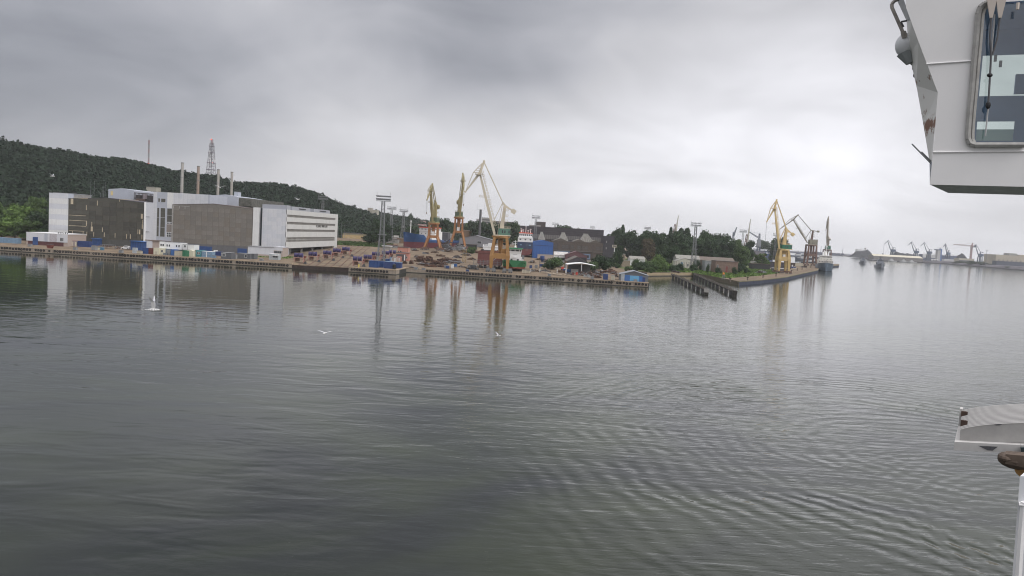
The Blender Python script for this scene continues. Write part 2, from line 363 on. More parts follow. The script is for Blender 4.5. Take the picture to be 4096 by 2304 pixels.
back = [(500, 1338), (420, 1200), (300, 1212), (285, 1500), (300, 2600), (-200, 3200), (-1400, 3200), (-1500, 470)]
outline = edge + back
def inside(p, poly):
    c = False; n = len(poly)
    for i in range(n):
        a, b = poly[i], poly[(i + 1) % n]
        if (a[1] > p[1]) != (b[1] > p[1]) and p[0] < (b[0] - a[0]) * (p[1] - a[1]) / (b[1] - a[1]) + a[0]: c = not c
    return c
def sheet(name, poly, step, mat, dz=0., ext=(-1500, 700, 400, 900), skirt=None, extra=()):
    pts = [Vector(p) for p in poly]; n = len(pts)
    X = np.arange(ext[0], ext[1], step); Y = np.arange(ext[2], ext[3], step)
    pts += [Vector((x, y)) for x in X for y in Y if inside((x, y), poly)] + [Vector(p) for p in extra if inside(p, poly)]
    v, e, f, *_ = delaunay_2d_cdt(pts, [(i, (i + 1) % n) for i in range(n)], [], 1, 1e-4)
    m = MB(); m.v = [(p.x, p.y, gz(p.x, p.y) + dz) for p in v]; m.f = [tuple(q) for q in f]
    return m.build(name, mat, kind='structure')
sx = [(x, y) for x in (-119, -116, -113, -110, -91, -88, -85, -82) for y in range(416, 566, 6)]
sheet('shipyard_ground', outline, 14, sand, ext=(-320, 540, 420, 900), extra=sx)
grass_poly = [(92.5, 556), (112, 580), (133, 600), (139, 530), (146, 540), (185, 606), (232, 700), (250, 780), (300, 950), (240, 1150), (100, 1150), (90, 700), (78, 590)]
sheet('grass_field', grass_poly, 14, grassm, .06, ext=(60, 320, 530, 1150))
# quay walls with a proud coping; recessed joints between the concrete segments
conc = M('quay_concrete', (.32, .265, .21), .9, .22, .6, streak=.45, rust=.06)
concd = M('wet_quay_foot', (.045, .043, .038), .7, .25, .8)
cop = M('coping_concrete', (.36, .28, .20), .9, .12, .6)
rustw = M('rusty_sheet_piling', (.05, .034, .03), .85, .4, 1)
bluq = M('blue_black_quay_face', (.035, .042, .07), .8, .3, .5, streak=.5)
def wall(pts, name, mat, z0, z1, out=.0, t=.6, seg=None):
    q = thing(name, '', '') if False else None
    m = MB()
    for (x0, y0), (x1, y1) in zip(pts, pts[1:]):
        d = Vector((x1 - x0, y1 - y0)); L_ = d.length; d.normalize(); nrm = Vector((d.y, -d.x))
        k = 1 if not seg else max(1, int(L_ / seg))
        for i in range(k):
            a = Vector((x0, y0)) + d * (L_ * i / k + (.05 if seg else 0)); b = Vector((x0, y0)) + d * (L_ * (i + 1) / k - (.05 if seg else 0))
            o = nrm * (out + (random.uniform(-.02, .02) if seg else 0)); c = [a + o, b + o, b - nrm * t, a - nrm * t]
            m.add([(p.x, p.y, z) for z in (z0, z1) for p in c], [(3, 2, 1, 0), (4, 5, 6, 7), (0, 1, 5, 4), (1, 2, 6, 5), (2, 3, 7, 6), (3, 0, 4, 7)])
    return m.build(name, mat, kind='structure')
def edg(a, b): return edge[a:b + 1]
for a, b in ((0, 3), (4, 9)):
    wall(edg(a, b), 'quay_wall', conc, .3, 2.24, .02, .5, 9.); wall(edg(a, b), 'quay_foot', concd, -1.5, .3, .12, .5)
    wall(edg(a, b), 'quay_coping', cop, 2.24, 2.64, .14, .8, 18.)
wall(edg(9, 11), 'pier_side_wall', concd, -1.5, 2.59, .02, .5)
wall(edg(3, 4), 'slipway_gate', rustw, -1., 1.75, .1, 1.2, 7.)
wall([(-60.1, 412.4), (-58.6, 441)], 'quay_side_wall', concd, -1.5, 2.3, .03, .4)
wall(edg(11, 13), 'bank_wall', M('sandstone_bank', (.33, .26, .165), .95, .15, .3), .6, 2.5, .1, 1.); wall(edg(11, 13), 'bank_foot', concd, -1.5, .6, .3, 1.)
wall(edg(13, 14), 'quay_end_wall', M('brown_quay_end', (.125, .105, .07), .9, .2, .3, streak=.3), -1.5, 2.6, .02, .5)
wall(edg(14, 20), 'east_quay_wall', bluq, -1.5, 2.1, .0, .5, 14.); wall(edg(14, 20), 'east_quay_coping', M('mossy_coping', (.17, .15, .09), .9, .3, .4), 2.1, 2.68, .12, .9, 14.)
# dark slots and ladders cut in the quay face
# ------------------------------------------------------------------ hillside and forest
ridge = [(-700, 540, 800), (0, 566, 900), (100, 582, 900), (200, 598, 920), (300, 614, 940), (380, 638, 950), (480, 644, 970), (560, 654, 1000), (640, 668, 1000), (720, 690, 1000), (800, 705, 1010), (870, 712, 1020),
         (930, 738, 1040), (1000, 736, 1050), (1080, 738, 1060), (1150, 748, 1080), (1230, 768, 1100), (1290, 786, 1120), (1340, 808, 1150), (1400, 828, 1180), (1450, 842, 1250), (1500, 852, 1350), (1560, 862, 1500), (1640, 873, 1650), (1700, 884, 1700), (1780, 893, 1750), (1880, 897, 1750), (2060, 905, 1700)]
RP = []
for px, py, Y in ridge:
    p = D(px, py, Y); RP.append((p.x / p.y, p.y, p.z - 11.5))
ru = [r[0] for r in RP]; ry = [r[1] for r in RP]; rz_ = [r[2] for r in RP]
def foot(u):                                   # where the hill starts
    return float(np.interp(u, [-.8, -.60, -.30, -.24, -.19, -.12, 0], [560, 590, 690, 790, 820, 1150, 1300]))
def hill(X, Y):
    u = X / Y; yr = float(np.interp(u, ru, ry)); zr = float(np.interp(u, ru, rz_)); y0 = foot(u)
    if Y < y0: return QZ - 2.
    t = min(1.15, (Y - y0) / (yr - y0)); k = math.sin(min(t, 1) * math.pi / 2) ** 1.1 if t <= 1 else 1 - (t - 1) * .8
    return QZ - 2 + (zr - QZ + 2) * k + 3.5 * (mnoise.noise(Vector((X * .012, Y * .012, 3))))* min(1, t * 3)
m = MB(); us = np.linspace(-.78, .02, 110); ts = np.linspace(0, 1.15, 30)
for u in us:
    y0 = foot(u); yr = float(np.interp(u, ru, ry))
    for t_ in ts:
        Y = y0 + (yr - y0) * t_; m.v.append((u * Y, Y, hill(u * Y, Y)))
nt_ = len(ts)
m.f = [(i * nt_ + j, i * nt_ + j + 1, (i + 1) * nt_ + j + 1, (i + 1) * nt_ + j) for i in range(len(us) - 1) for j in range(nt_ - 1)]
m.build('hillside', soil, kind='structure')
def leaf_cloud(C, Rr, n, size, rng, flat=.8):
    "C centres (k,3), Rr radii (k,3): n leaf quads on and in each ellipsoid -> V,Q,height tint"
    k = len(C); d = rng.normal(size=(k, n, 3)); d /= np.linalg.norm(d, axis=2, keepdims=True)
    d[:, :, 2] = np.where(d[:, :, 2] < -.35, -d[:, :, 2], d[:, :, 2])
    rad = rng.uniform(.62, 1.17, (k, n, 1)); P = C[:, None, :] + d * Rr[:, None, :] * rad
    a = rng.normal(size=(k, n, 3)); nn = d + .75 * rng.normal(size=(k, n, 3)); nn /= np.linalg.norm(nn, axis=2, keepdims=True)
    a -= nn * (a * nn).sum(2, keepdims=True); a /= np.linalg.norm(a, axis=2, keepdims=True); b = np.cross(nn, a)
    s = (size * rng.uniform(.6, 1.25, (k, n, 1)))
    V = np.stack([P - a * s - b * s * flat, P + a * s - b * s * flat, P + a * s + b * s * flat, P - a * s + b * s * flat], 2).reshape(-1, 3)
    Q = np.arange(len(V)).reshape(-1, 4)
    return V, Q
def forest():
    pts = []
    step = 7.2
    for u in np.linspace(-.77, .0, 150):
        y0 = foot(u); yr = float(np.interp(u, ru, ry)); Y = y0 + 4
        while Y < yr + 16:
            x = u * Y + random.uniform(-4, 4); y = Y + random.uniform(-4, 4)
            pts.append((x, y, hill(x, y))); Y += step * (1. if Y < yr - 60 else .75) * random.uniform(.8, 1.3)
    P = np.array(pts); k = len(P)
    hgt = RNG.uniform(8, 12.5, k); hgt[RNG.random(k) < .04] *= 1.25; r = RNG.uniform(3.2, 5.2, k)
    C = P + np.stack([np.zeros(k), np.zeros(k), hgt * .62], 1)
    Rr = np.stack([r, r, hgt * .42], 1)
    V, Q = leaf_cloud(C, Rr, 60, 1.0, RNG)
    tt = np.clip(RNG.normal(.42, .15, k), 0, 1); tt = np.repeat(tt, 60) + RNG.normal(0, .07, k * 60)
    # lighter broadleaf belt towards the foot of the hill
    tv = np.repeat(np.clip((45 - P[:, 2]) / 45, 0, 1), 60); tt = np.clip(tt * .8 + .35 * tv, 0, 1)
    # solid inner crowns
    ic = MB().ball((0, 0, 0), .72, .72, .72, 6, 4); iv = np.array(ic.v); tri = []
    for f in ic.f: tri += [f] if len(f) == 4 else [f + (f[2],)]
    q4 = [f for f in ic.f if len(f) == 4]; t3 = [f for f in ic.f if len(f) == 3]
    IV = (C[:, None, :] + iv[None] * Rr[:, None, :]).reshape(-1, 3); nq = len(iv)
    tq = np.array([(f[0], f[1], f[2]) for f in ic.f] + [(f[0], f[2], f[3]) for f in q4])
    IT = (tq[None] + (np.arange(k) * nq)[:, None, None]).reshape(-1, 3)
    o = bpy.data.objects.new('forest', bulk('forest', V, Q, leafF, tt)); COL.objects.link(o); o['kind'] = 'stuff'; o['label'] = 'dense dark green wood covering the hillside behind the halls'
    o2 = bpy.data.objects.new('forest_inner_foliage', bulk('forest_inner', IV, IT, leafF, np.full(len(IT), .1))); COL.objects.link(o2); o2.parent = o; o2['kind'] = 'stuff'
    return k
nforest = forest()
# ------------------------------------------------------------------ single trees
def tree_meshes(seed, shape):
    rng = np.random.default_rng(seed); C = []; Rr = []
    if shape == 'round':
        for i in range(19):
            a = rng.uniform(0, 6.28); rr = rng.uniform(.05, .29); z = .16 + .68 * (i + rng.random()) / 19; s = rng.uniform(.13, .21) * (1.2 - .5 * abs(z - .5)); C.append((rr * math.cos(a), rr * math.sin(a), z)); Rr.append((s, s, s * .8))
    elif shape == 'tall':
        for i in range(9): z = .2 + .085 * i; s = .11 * (1.2 - abs(z - .5)); C.append((rng.normal(0, .02), rng.normal(0, .02), z)); Rr.append((s, s, .12))
    elif shape == 'broad':
        for i in range(20):
            a = rng.uniform(0, 6.28); rr = rng.uniform(.1, .42); z = .18 + .66 * (i + rng.random()) / 20 - rr * .2; s = rng.uniform(.14, .22); C.append((rr * math.cos(a), rr * math.sin(a), z)); Rr.append((s, s, s * .75))
    elif shape == 'bush':
        for i in range(10):
            a = rng.uniform(0, 6.28); rr = rng.uniform(.0, .45); z = rng.uniform(.2, .7) - rr * .25; s = rng.uniform(.2, .3); C.append((rr * math.cos(a), rr * math.sin(a), z)); Rr.append((s, s, s))
    elif shape == 'fir':
        for i in range(10): z = .14 + .085 * i; s = .24 * (1.02 - z); C.append((0, 0, z)); Rr.append((s, s, .07))
    C = np.array(C); Rr = np.array(Rr); k = len(C); n = 150
    V, Q = leaf_cloud(C, Rr, n, .026, rng)
    tt = np.clip(np.repeat(rng.normal(.45, .2, k), n) + rng.normal(0, .18, k * n), 0, 1)
    tv = MB()
    for c, r_ in zip(C, Rr): tv.ball(c, r_[0] * .64, r_[1] * .64, r_[2] * .64, 7, 5)
    trunk = MB(); trunk.tube((0, 0, -.03), (0, 0, .3), .024, 7, .017).tube((0, 0, .3), (0, 0, .8), .017, 6, .006)
    for c in C[::2]: trunk.tube((0, 0, max(.15, c[2] - .25)), c, .009, 5, .004)
    return V, Q, tt, tv, trunk
PROTO = {}
def tree(px, pyt, hw, Y, shape, mat, label, group='trees', pyb=None, name=None, z0=None, X=None):
    key = (shape, mat.name, len(label) % 2); 
    hw *= 1.45 if shape == 'bush' else 1.
    if key not in PROTO:
        V, Q, tt, tv, tr = tree_meshes(len(PROTO) * 13 + 5, shape)
        off = len(V); vv = np.vstack([V, np.array(tv.v)])
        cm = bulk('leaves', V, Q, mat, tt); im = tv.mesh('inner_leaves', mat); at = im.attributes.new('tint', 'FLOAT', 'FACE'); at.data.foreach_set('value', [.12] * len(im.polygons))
        PROTO[key] = (cm, im, tr.mesh('trunk', bark))
    cm, im, tm = PROTO[key]; zt = D(px, pyt, Y).z; X = wx(px, Y, (zt + QZ) / 2) if X is None else X
    zb = gz(X, Y) if z0 is None else z0; h = zt - zb
    kh = {'round': .37, 'tall': .15, 'broad': .50, 'bush': .68, 'fir': .24}[shape]; w_ = hw * Y / F / kh
    top = {'round': .97, 'tall': 1.0, 'broad': .92, 'bush': .88, 'fir': .97}[shape]; h /= top
    t = thing(name or ('bush' if shape == 'bush' else {'tall': 'poplar_tree', 'fir': 'fir_tree'}.get(shape, 'tree')), label, 'bush' if shape == 'bush' else 'tree', (X, Y, zb), random.uniform(0, 6.28), group)
    t.scale = (w_, w_, h)
    c = inst('crown', cm, t); inst('inner_foliage', im, c)
    if shape != 'bush': inst('trunk', tm, t)
    return t
def rect_ring(m, x0, x1, z0, z1, y0, y1, t):
    m.bx(x0, x1, y0, y1, z0, z0 + t).bx(x0, x1, y0, y1, z1 - t, z1).bx(x0, x0 + t, y0, y1, z0 + t, z1 - t).bx(x1 - t, x1, y0, y1, z0 + t, z1 - t)
def win(t, x0, x1, z0, z1, y=0., fm=bright, gm=glassd, n=1, ft=.07, name='window', rows=1):
    m = MB(); rect_ring(m, x0, x1, z0, z1, y - .06, y + .02, ft)
    for i in range(1, n): xm = x0 + (x1 - x0) * i / n; m.bx(xm - ft / 2, xm + ft / 2, y - .05, y + .02, z0 + ft, z1 - ft)
    for i in range(1, rows): zm = z0 + (z1 - z0) * i / rows; m.bx(x0 + ft, x1 - ft, y - .045, y + .015, zm - ft / 2, zm + ft / 2)
    f = m.build(name, fm, t); MB().bx(x0 + ft * .5, x1 - ft * .5, y - .02, y + .01, z0 + ft * .5, z1 - ft * .5).build('pane', gm, f); return f
def span(px0, px1, pyt, Y, z0=None):
    zt = D((px0 + px1) / 2, pyt, Y).z; X0 = wx(px0, Y, (zt + QZ) / 2); X1 = wx(px1, Y, (zt + QZ) / 2)
    z0 = gz((X0 + X1) / 2, Y) - .05 if z0 is None else z0
    return X0, X1 - X0, z0, zt - z0
def bld(name, label, cat, px0, px1, pyt, Y, depth, wm, rm=None, z0=None, roof='flat', rise=0., wins=(), doors=(), rz=0., group=None, over=.25, baseband=None, ribs=None):
    X0, w, zb, h = span(px0, px1, pyt, Y, z0); rm = rm or roofd
    t = thing(name, label, cat, (X0, Y, zb), rz, group)
    if roof == 'flat':
        MB().bx(0, w, 0, depth, 0, h).build('walls', wm, t); MB().bx(-over, w + over, -over, depth + over, h + .002, h + .25).build('roof', rm, t)
    elif roof == 'gable':            # gable end to the front
        he = h - rise; MB().prism([(0, 0), (w, 0), (w, he), (w / 2, h - .12), (0, he)], 0, depth).build('walls', wm, t)
        MB().prism([(-over, he - .05), (w / 2, h - .1), (w + over, he - .05), (w + over, he + .15), (w / 2, h + .12), (-over, he + .15)], -over, depth + over).build('roof', rm, t)
    elif roof == 'ridge':            # long side to the front
        he = h - rise; MB().prism([(0, 0), (depth, 0), (depth, he), (depth / 2, h - .12), (0, he)], 0, w, 'x').build('walls', wm, t)
        MB().prism([(-over, he - .05), (depth / 2, h - .1), (depth + over, he - .05), (depth + over, he + .15), (depth / 2, h + .12), (-over, he + .15)], -over, w + over, 'x').build('roof', rm, t)
    elif roof == 'mono':
        MB().prism([(0, 0), (depth, 0), (depth, h + rise), (0, h)], 0, w, 'x').build('walls', wm, t)
        MB().prism([(-over, h), (depth + over, h + rise), (depth + over, h + rise + .2), (-over, h + .2)], -over, w + over, 'x').build('roof', rm, t)
    if baseband: MB().bx(-.03, w + .03, -.04, depth, 0, baseband[0]).build('plinth', baseband[1], t)
    for a in wins:
        u0, u1, v0, v1 = a[:4]; n = a[4] if len(a) > 4 else 1
        win(t, u0 * w, u1 * w, v0 * h, v1 * h, -.01, a[5] if len(a) > 5 else bright, a[6] if len(a) > 6 else glassd, n, max(.06, .008 * h))
    for a in doors:
        u0, u1, v1, dm = a[:4]; d = MB().bx(u0 * w, u1 * w, -.09, .02, 0, v1 * h).build('door', dm, t)
        m = MB(); rect_ring(m, u0 * w - .1, u1 * w + .1, 0, v1 * h + .1, -.12, .02, .1); m.build('door_frame', steel if dm is not steel else white2, d)
    if ribs:
        n, mt = ribs
        for i in range(n): inst('cladding_rib', RIB(h, mt), t, (w * (i + .5) / n, -.05, 0))
    return t, w, h
_rib = {}
def RIB(h, mt):
    k = (round(h, 1), mt.name)
    if k not in _rib: _rib[k] = MB().bx(-.06, .06, 0, .06, .02, h - .02).mesh('cladding_rib', mt)
    return _rib[k]
# =================================================================== HALLS ON THE LEFT
YH = 488.
def panels(t, x0, x1, z0, z1, nc, nr, mats, y=-.12, gap=.10, th=.13, name='cladding_panel'):
    w, h = (x1 - x0) / nc, (z1 - z0) / nr
    mes = [MB().bx(gap / 2, w - gap / 2, 0, th, gap / 2, h - gap / 2).mesh(name, m_) for m_ in mats]
    for j in range(nr):
        for i in range(nc): inst(name, mes[random.randrange(len(mes))], t, (x0 + i * w, y + random.uniform(-.012, .012), z0 + j * h))
def lx(t, px, py=900, Y=None): return wx(px, t.location.y if Y is None else Y, D(px, py, YH).z) - t.location.x
def lz(t, px, py, Y=YH): return D(px, py, Y).z - t.location.z
gate1c = M('dark_brown_sheet_c', (.062, .06, .05), .8, .12, .5, streak=.15)
WP = [M('cladding_white_%s' % k, c, .6, .05, .3, streak=.25) for k, c in (('a', (.56, .57, .60)), ('b', (.53, .545, .575)), ('c', (.585, .59, .61)))]
# ---- western shipbuilding hall
X0, w, zb, h = span(195, 577, 800, YH)
t = thing('shipbuilding_hall', 'huge hall with dark brown sheet gate and pale marks, left of the white stair block', 'hall', (X0, YH, zb))
xg0, xg1 = lx(t, 272), lx(t, 577); ze = lz(t, 272, 795)
MB().bx(0, xg0 - .02, .0, 110, 0, lz(t, 230, 791)).build('corner_tower', white2, t)
MB().prism([(xg0, 0), (xg1, 0), (xg1, ze), ((xg0 + xg1) / 2, ze + 1.6), (xg0, ze)], .05, 108).build('hall_body', M('gate_frame_brown', (.10, .085, .07), .8), t)
panels(t, xg0 + .15, xg1 - .35, 4., ze - .6, 11, 8, [gate1, gate1b, gate1c], gap=.2)
MB().bx(xg0 + .1, xg1 - .3, -.03, .03, 0, 3.9).build('gate_plinth', M('gate_plinth_grey', (.085, .085, .08), .85, .2, .5, streak=.2), t)
MB().prism([(xg0 + .1, ze - .55), (xg1 - .3, ze - .55), (xg1 - .3, ze), ((xg0 + xg1) / 2, ze + 1.6), (xg0 + .1, ze)], -.14, .04).build('gable_panel', gate1, t)
MB().prism([(xg0, ze), ((xg0 + xg1) / 2, ze + 1.6), (xg1, ze), (xg1, ze + .35), ((xg0 + xg1) / 2, ze + 1.95), (xg0, ze + .35)], -.2, 108).build('roof', roofd, t)
for i in range(9):
    z = 1.5 + i * 3.2; MB().bx(.05, xg0 - .1, -.07, -.005, z, z + 3.1).build('cladding_panel', white2 if i % 2 else white, t)
q = lambda x, y: (x / 2.414, y / 2.414 + 500)
for x, y0, y1, wd in [(697, 710, 765, 24), (942, 730, 778, 5), (835, 775, 822, 4), (836, 925, 975, 6), (888, 935, 978, 4), (888, 980, 1027, 18), (990, 990, 1033, 5), (701, 1020, 1065, 6), (803, 1025, 1068, 3), (840, 1030, 1072, 5), (907, 1035, 1077, 5),
                      (1008, 1038, 1080, 6), (1112, 1045, 1088, 3), (1224, 1052, 1097, 4), (1260, 1055, 1100, 6), (1372, 1060, 1105, 7), (1372, 858, 905, 18), (1380, 915, 955, 6), (1376, 958, 1002, 9), (1333, 1008, 1053, 5), (1350, 1010, 1055, 11), (1155, 712, 740, 3)]:
    a, b = q(x - wd / 2, y0), q(x + wd / 2, y1); xx = lx(t, a[0], a[1]); ww = max(.3, (b[0] - a[0]) * YH / F)
    MB().bx(xx, xx + ww, -.2, -.1, lz(t, b[0], b[1]), lz(t, a[0], a[1])).build('cream_strip', cream, t)
for x0, x1, y in [(665, 828, 869), (665, 838, 918), (665, 832, 970), (665, 815, 1019), (1155, 1340, 717), (712, 850, 703)]:
    a, b = q(x0, y), q(x1, y); MB().beam((lx(t, a[0], a[1]), -.18, lz(t, a[0], a[1])), (lx(t, b[0], a[1]), -.18, lz(t, a[0], a[1])), .1, .22).build('pale_rail', cream, t)
def roofbox(t, px0, px1, pyt, pyb, Y, dep, wm, name='roof_house', gab=0.):
    z0 = D((px0 + px1) / 2, pyb, Y).z - t.location.z; z1 = D((px0 + px1) / 2, pyt, Y).z - t.location.z; a = wx(px0, Y, 34) - t.location.x; b = wx(px1, Y, 34) - t.location.x; y = Y - t.location.y
    m = MB().prism([(a, z0), (b, z0), (b, z1), ((a + b) / 2, z1 + gab), (a, z1)] if gab else [(a, z0), (b, z0), (b, z1), (a, z1)], y, y + dep); o = m.build(name, wm, t)
    MB().bx(a - .15, b + .15, y - .15, y + dep + .15, z1 + gab + .003, z1 + gab + .25).build('roof_edge', greym, o) if not gab else None
    return o, a, b, z0, z1, y
roofbox(t, 213, 290, 773, 794, 495, 22, bluegrey); roofbox(t, 290, 324, 779, 794, 497, 12, greyc)
o, a, b, z0, z1, y = roofbox(t, 433, 537, 759, 803, 530, 60, bluegrey, gab=1.0)
MB().bx(a + 1.6, a + 3.0, y - .08, y + .05, z0 + 3.2, z1 - 1.2).build('door', M('pale_yellow_door', (.62, .50, .22), .6), o)
def truss(t, px0, px1, pyt, pyb, Y, mt):
    z0 = D(px0, pyb, Y).z - t.location.z; z1 = D(px0, pyt, Y).z - t.location.z; a = wx(px0, Y, 34) - t.location.x; b = wx(px1, Y, 34) - t.location.x; y = Y - t.location.y; m = MB()
    for zz in (z0, (z0 * .6 + z1 * .4), z1): m.beam((a, y, zz), (b, y, zz - .3), .5)
    n = 14
    for i in range(n + 1): x = a + (b - a) * i / n; m.beam((x, y, z0), (x, y, z1 - .2), .28)
    m.bx(a, b, y + 1.5, y + 2, z0, z1 - 1.2); m.build('roof_girder', mt, t)
    MB().tube((a + 2, y - 1, z0 + 1.0), (a + (b - a) * .62, y - 1, z0 + .7), 1.1, 10).build('duct', rustd, t)
    MB().bx(a + (b - a) * .5, a + (b - a) * .68, y - 1.2, y - .2, z0 + 2, z1 - .5).build('vent_box', M('pinkish_vent', (.22, .19, .2), .7), t)
truss(t, 537, 612, 771, 806, 528, M('dark_girder', (.07, .062, .062), .8))
m = MB()
for px, y0, y1 in ((363, 722, 785), (377, 722, 785), (409, 745, 786), (415, 735, 786), (421, 730, 786), (402, 772, 786), (369, 776, 786)):
    a = D(px, y0, 505); b_ = D(px - 1, y1, 505); m.tube((b_.x - X0, 505 - YH, b_.z - zb - .5), (b_.x - X0 + .1, 505 - YH, a.z - zb), .1, 5, .05)
m.build('aerial', steel, t)
# ---- stair block between the two gates
X0, w, zb, h = span(577, 692, 767, YH)
t = thing('stair_block', 'tall white block with long dark window strips between the two big hall gates', 'building', (X0, YH, zb))
def LZ(px, py): return lz(t, px, py)
x584, x612, x668, x692 = [lx(t, v, 850) for v in (584, 612, 668, 692)]
MB().bx(.3, x584, -1.2, 30, 0, LZ(580, 809)).build('pilaster', bright, t)
MB().bx(x584 + .01, x612, -.0, 30, 0, LZ(598, 810)).build('lower_wing', white, t)
z966 = LZ(640, 962)
MB().bx(x612 + .01, x692 + 22, 0.02, 30, z966, LZ(640, 768)).build('upper_walls', bluegrey, t)
panels(t, x612 + .05, lx(t, 626), z966, LZ(640, 768) - .1, 1, 9, WP, y=-.07, gap=.05, th=.06); panels(t, x692, x692 + 21, LZ(692, 815), LZ(640, 768) - .1, 8, 2, WP, y=-.07, gap=.05, th=.06)
MB().bx(x668, x692 + 10, -.05, 6, LZ(680, 832), LZ(680, 770)).build('pale_wall_field', white2, t)
MB().bx(x612 + .01, x692 - .5, .4, 30, 0, z966 - .002).build('ground_floor', pinkb, t)
MB().bx(x584, x692, -.25, .3, z966 - .35, z966 + .05).build('canopy_edge', M('brown_edge', (.2, .15, .12), .8), t)
for px0, px1, y0, y1, rows in ((627, 637, 830, 946, 3), (641, 661, 831, 947, 3), (667.5, 689, 833, 888, 2), (630.5, 638.5, 792, 808, 1), (642, 661, 793, 809, 1)):
    a, b = lx(t, px0, 880), lx(t, px1, 880); f = win(t, a, b, LZ(px0, y1), LZ(px0, y0), -.06 if px0 > 665 else -.0, white, M('olive_window_glass', (.085, .082, .068), .25, .25, .6), 1, .12, rows=rows)
a, b = lx(t, 667, 900), lx(t, 689, 900)
for y0, y1, n, r_ in ((888, 896, 4, 1), (896, 928, 6, 1), (928, 948, 3, 2)): win(t, a, b, LZ(668, y1), LZ(668, y0) - .1, -.06, bright if y0 != 896 else pinkb, glassd if y0 != 896 else wstrip, n, .14, rows=r_)
# spine roof house behind hall two, with its dark windows
a, b = lx(t, 612, 780), wx(850, 515, 35) - X0
MB().bx(a + 24, b, 22, 60, LZ(730, 820), LZ(740, 778)).build('spine_walls', bluegrey, t)
for px in (776, 799, 840): xx = wx(px, 510, 34) - X0; win(t, xx - .7, xx + .9, LZ(px, 818 if px < 830 else 816), LZ(px, 792 if px < 830 else 796), 21.98, white, glassd, 1, .1)
for i in range(4): MB().bx(x584 + .3, x584 + 2.2, -.28, -.02, LZ(590, 838 + i * 30), LZ(590, 836 + i * 30)).build('wall_seam', greym, t) if i % 2 else None
for i, (px, sz) in enumerate(((632, .9), (637, .7))): pass
# ---- second hall
X0, w, zb, h = span(690, 1012, 820, YH)
t = thing('shipbuilding_hall', 'huge hall with grey-brown panelled gate and low blue doors, right of the white stair block', 'hall', (X0, YH, zb))
xe = lx(t, 1010); ze = lz(t, 840, 827); 
MB().prism([(0, 0), (xe, 0), (xe, ze), (xe / 2, ze + 1.7), (0, ze)], .0, 108).build('hall_body', gate2[3], t)
MB().bx(-.5, .45, -.3, 1, 0, ze + .1).build('gate_jamb', greyc, t)
panels(t, .5, xe - .15, 4.2, ze - .5, 14, 8, gate2, gap=.16)
panels(t, .5, xe - .15, .05, 4.15, 14, 1, [M('gate_foot_grey', (.13, .13, .135), .8, .1, .5)], gap=.07)
MB().prism([(.5, ze - .45), (xe - .15, ze - .45), (xe - .15, ze), (xe / 2, ze + 1.7), (.5, ze)], -.14, .04).build('gable_panel', gate2[0], t)
MB().prism([(-.3, ze), (xe / 2, ze + 1.7), (xe, ze), (xe, ze + .3), (xe / 2, ze + 2.), (-.3, ze + .3)], -.25, 108).build('roof', M('brown_roof_edge', (.12, .10, .09), .9), t)
for px0, px1, y0, y1 in ((795, 849, 984, 1002), (951, 988, 993, 1013)):
    a, b = lx(t, px0, 990), lx(t, px1, 990); MB().bx(a, b, -.35, -.15, max(0, lz(t, px0, y1)), lz(t, px0, y0)).build('door', blue, t)
o, a, b, z0, z1, y = roofbox(t, 847, 951, 784, 830, 525, 60, bluegrey, gab=1.0)
MB().bx(wx(857.5, 525, 35) - X0, wx(866.5, 525, 35) - X0, y - .1, y + .05, z0 + 4.4, D(862, 796, 525).z - zb).build('door', MATS['pale_yellow_door'], o)
roofbox(t, 935, 951, 768, 786, 560, 6, bluegrey, 'vent_house')
o, a, b, z0, z1, y = roofbox(t, 900, 975, 803, 835, 585, 22, M('mottled_brown_wall', (.10, .10, .085), .9, .5, .6), 'rear_roof_house')
MB().bx(wx(951, 527, 35) - X0 + .1, wx(951, 527, 35) - X0 + 9, 527 - YH, 600 - YH, 29, D(951, 791, 527).z - zb).build('side_roof_house', MATS['mottled_brown_wall'], t)
# ---- office block with its long window bands facing the slipway
X0, w, zb, h = span(1011, 1143, 838, YH)
t = thing('office_block', 'white office block with four long window bands beside the slipway', 'building', (X0, YH, zb))
xo = lx(t, 1143, 920); z1 = lz(t, 1143, 838); xl = lx(t, 1036); xr = lx(t, 1048)
MB().bx(0, xl, -.4, 20, 0, z1 + .3).build('rounded_pier', white2, t)
MB().bx(xl + .01, xr, 3, 20, 0, z1 + .1).build('recess', M('dark_glazed_recess', (.06, .07, .08), .3), t)
zo = lz(t, 1143, 994)                                     # overhang above the ground floor
XR = wx(1340, 600, 20) - X0; DL = 112.
def sidex(y): return xo + (XR - xo) * y / DL
MB().add([(xr, 0, 0), (xo - .02, 0, 0), (sidex(9) - .5, 9, 0), (xr, 9, 0), (xr, 0, z1), (xo - .02, 0, z1), (sidex(9) - .5, 9, z1), (xr, 9, z1)], [(3, 2, 1, 0), (4, 5, 6, 7), (0, 1, 5, 4), (1, 2, 6, 5), (2, 3, 7, 6), (3, 0, 4, 7)]).build('front_walls', bluegrey, t)
panels(t, xr + .05, xo - .1, 2.6, z1, 5, 10, WP, y=-.1, gap=.035, th=.09)
MB().bx(xr + .5, xo - 1., 9, DL, zo, z1 - .1).build('core', wstrip, t)
bands = [(.965, .865), (.79, .70), (.615, .53), (.44, .275)]      # solid spandrels between (fractions of facade height, far pixel rows)
hh = z1 - zo
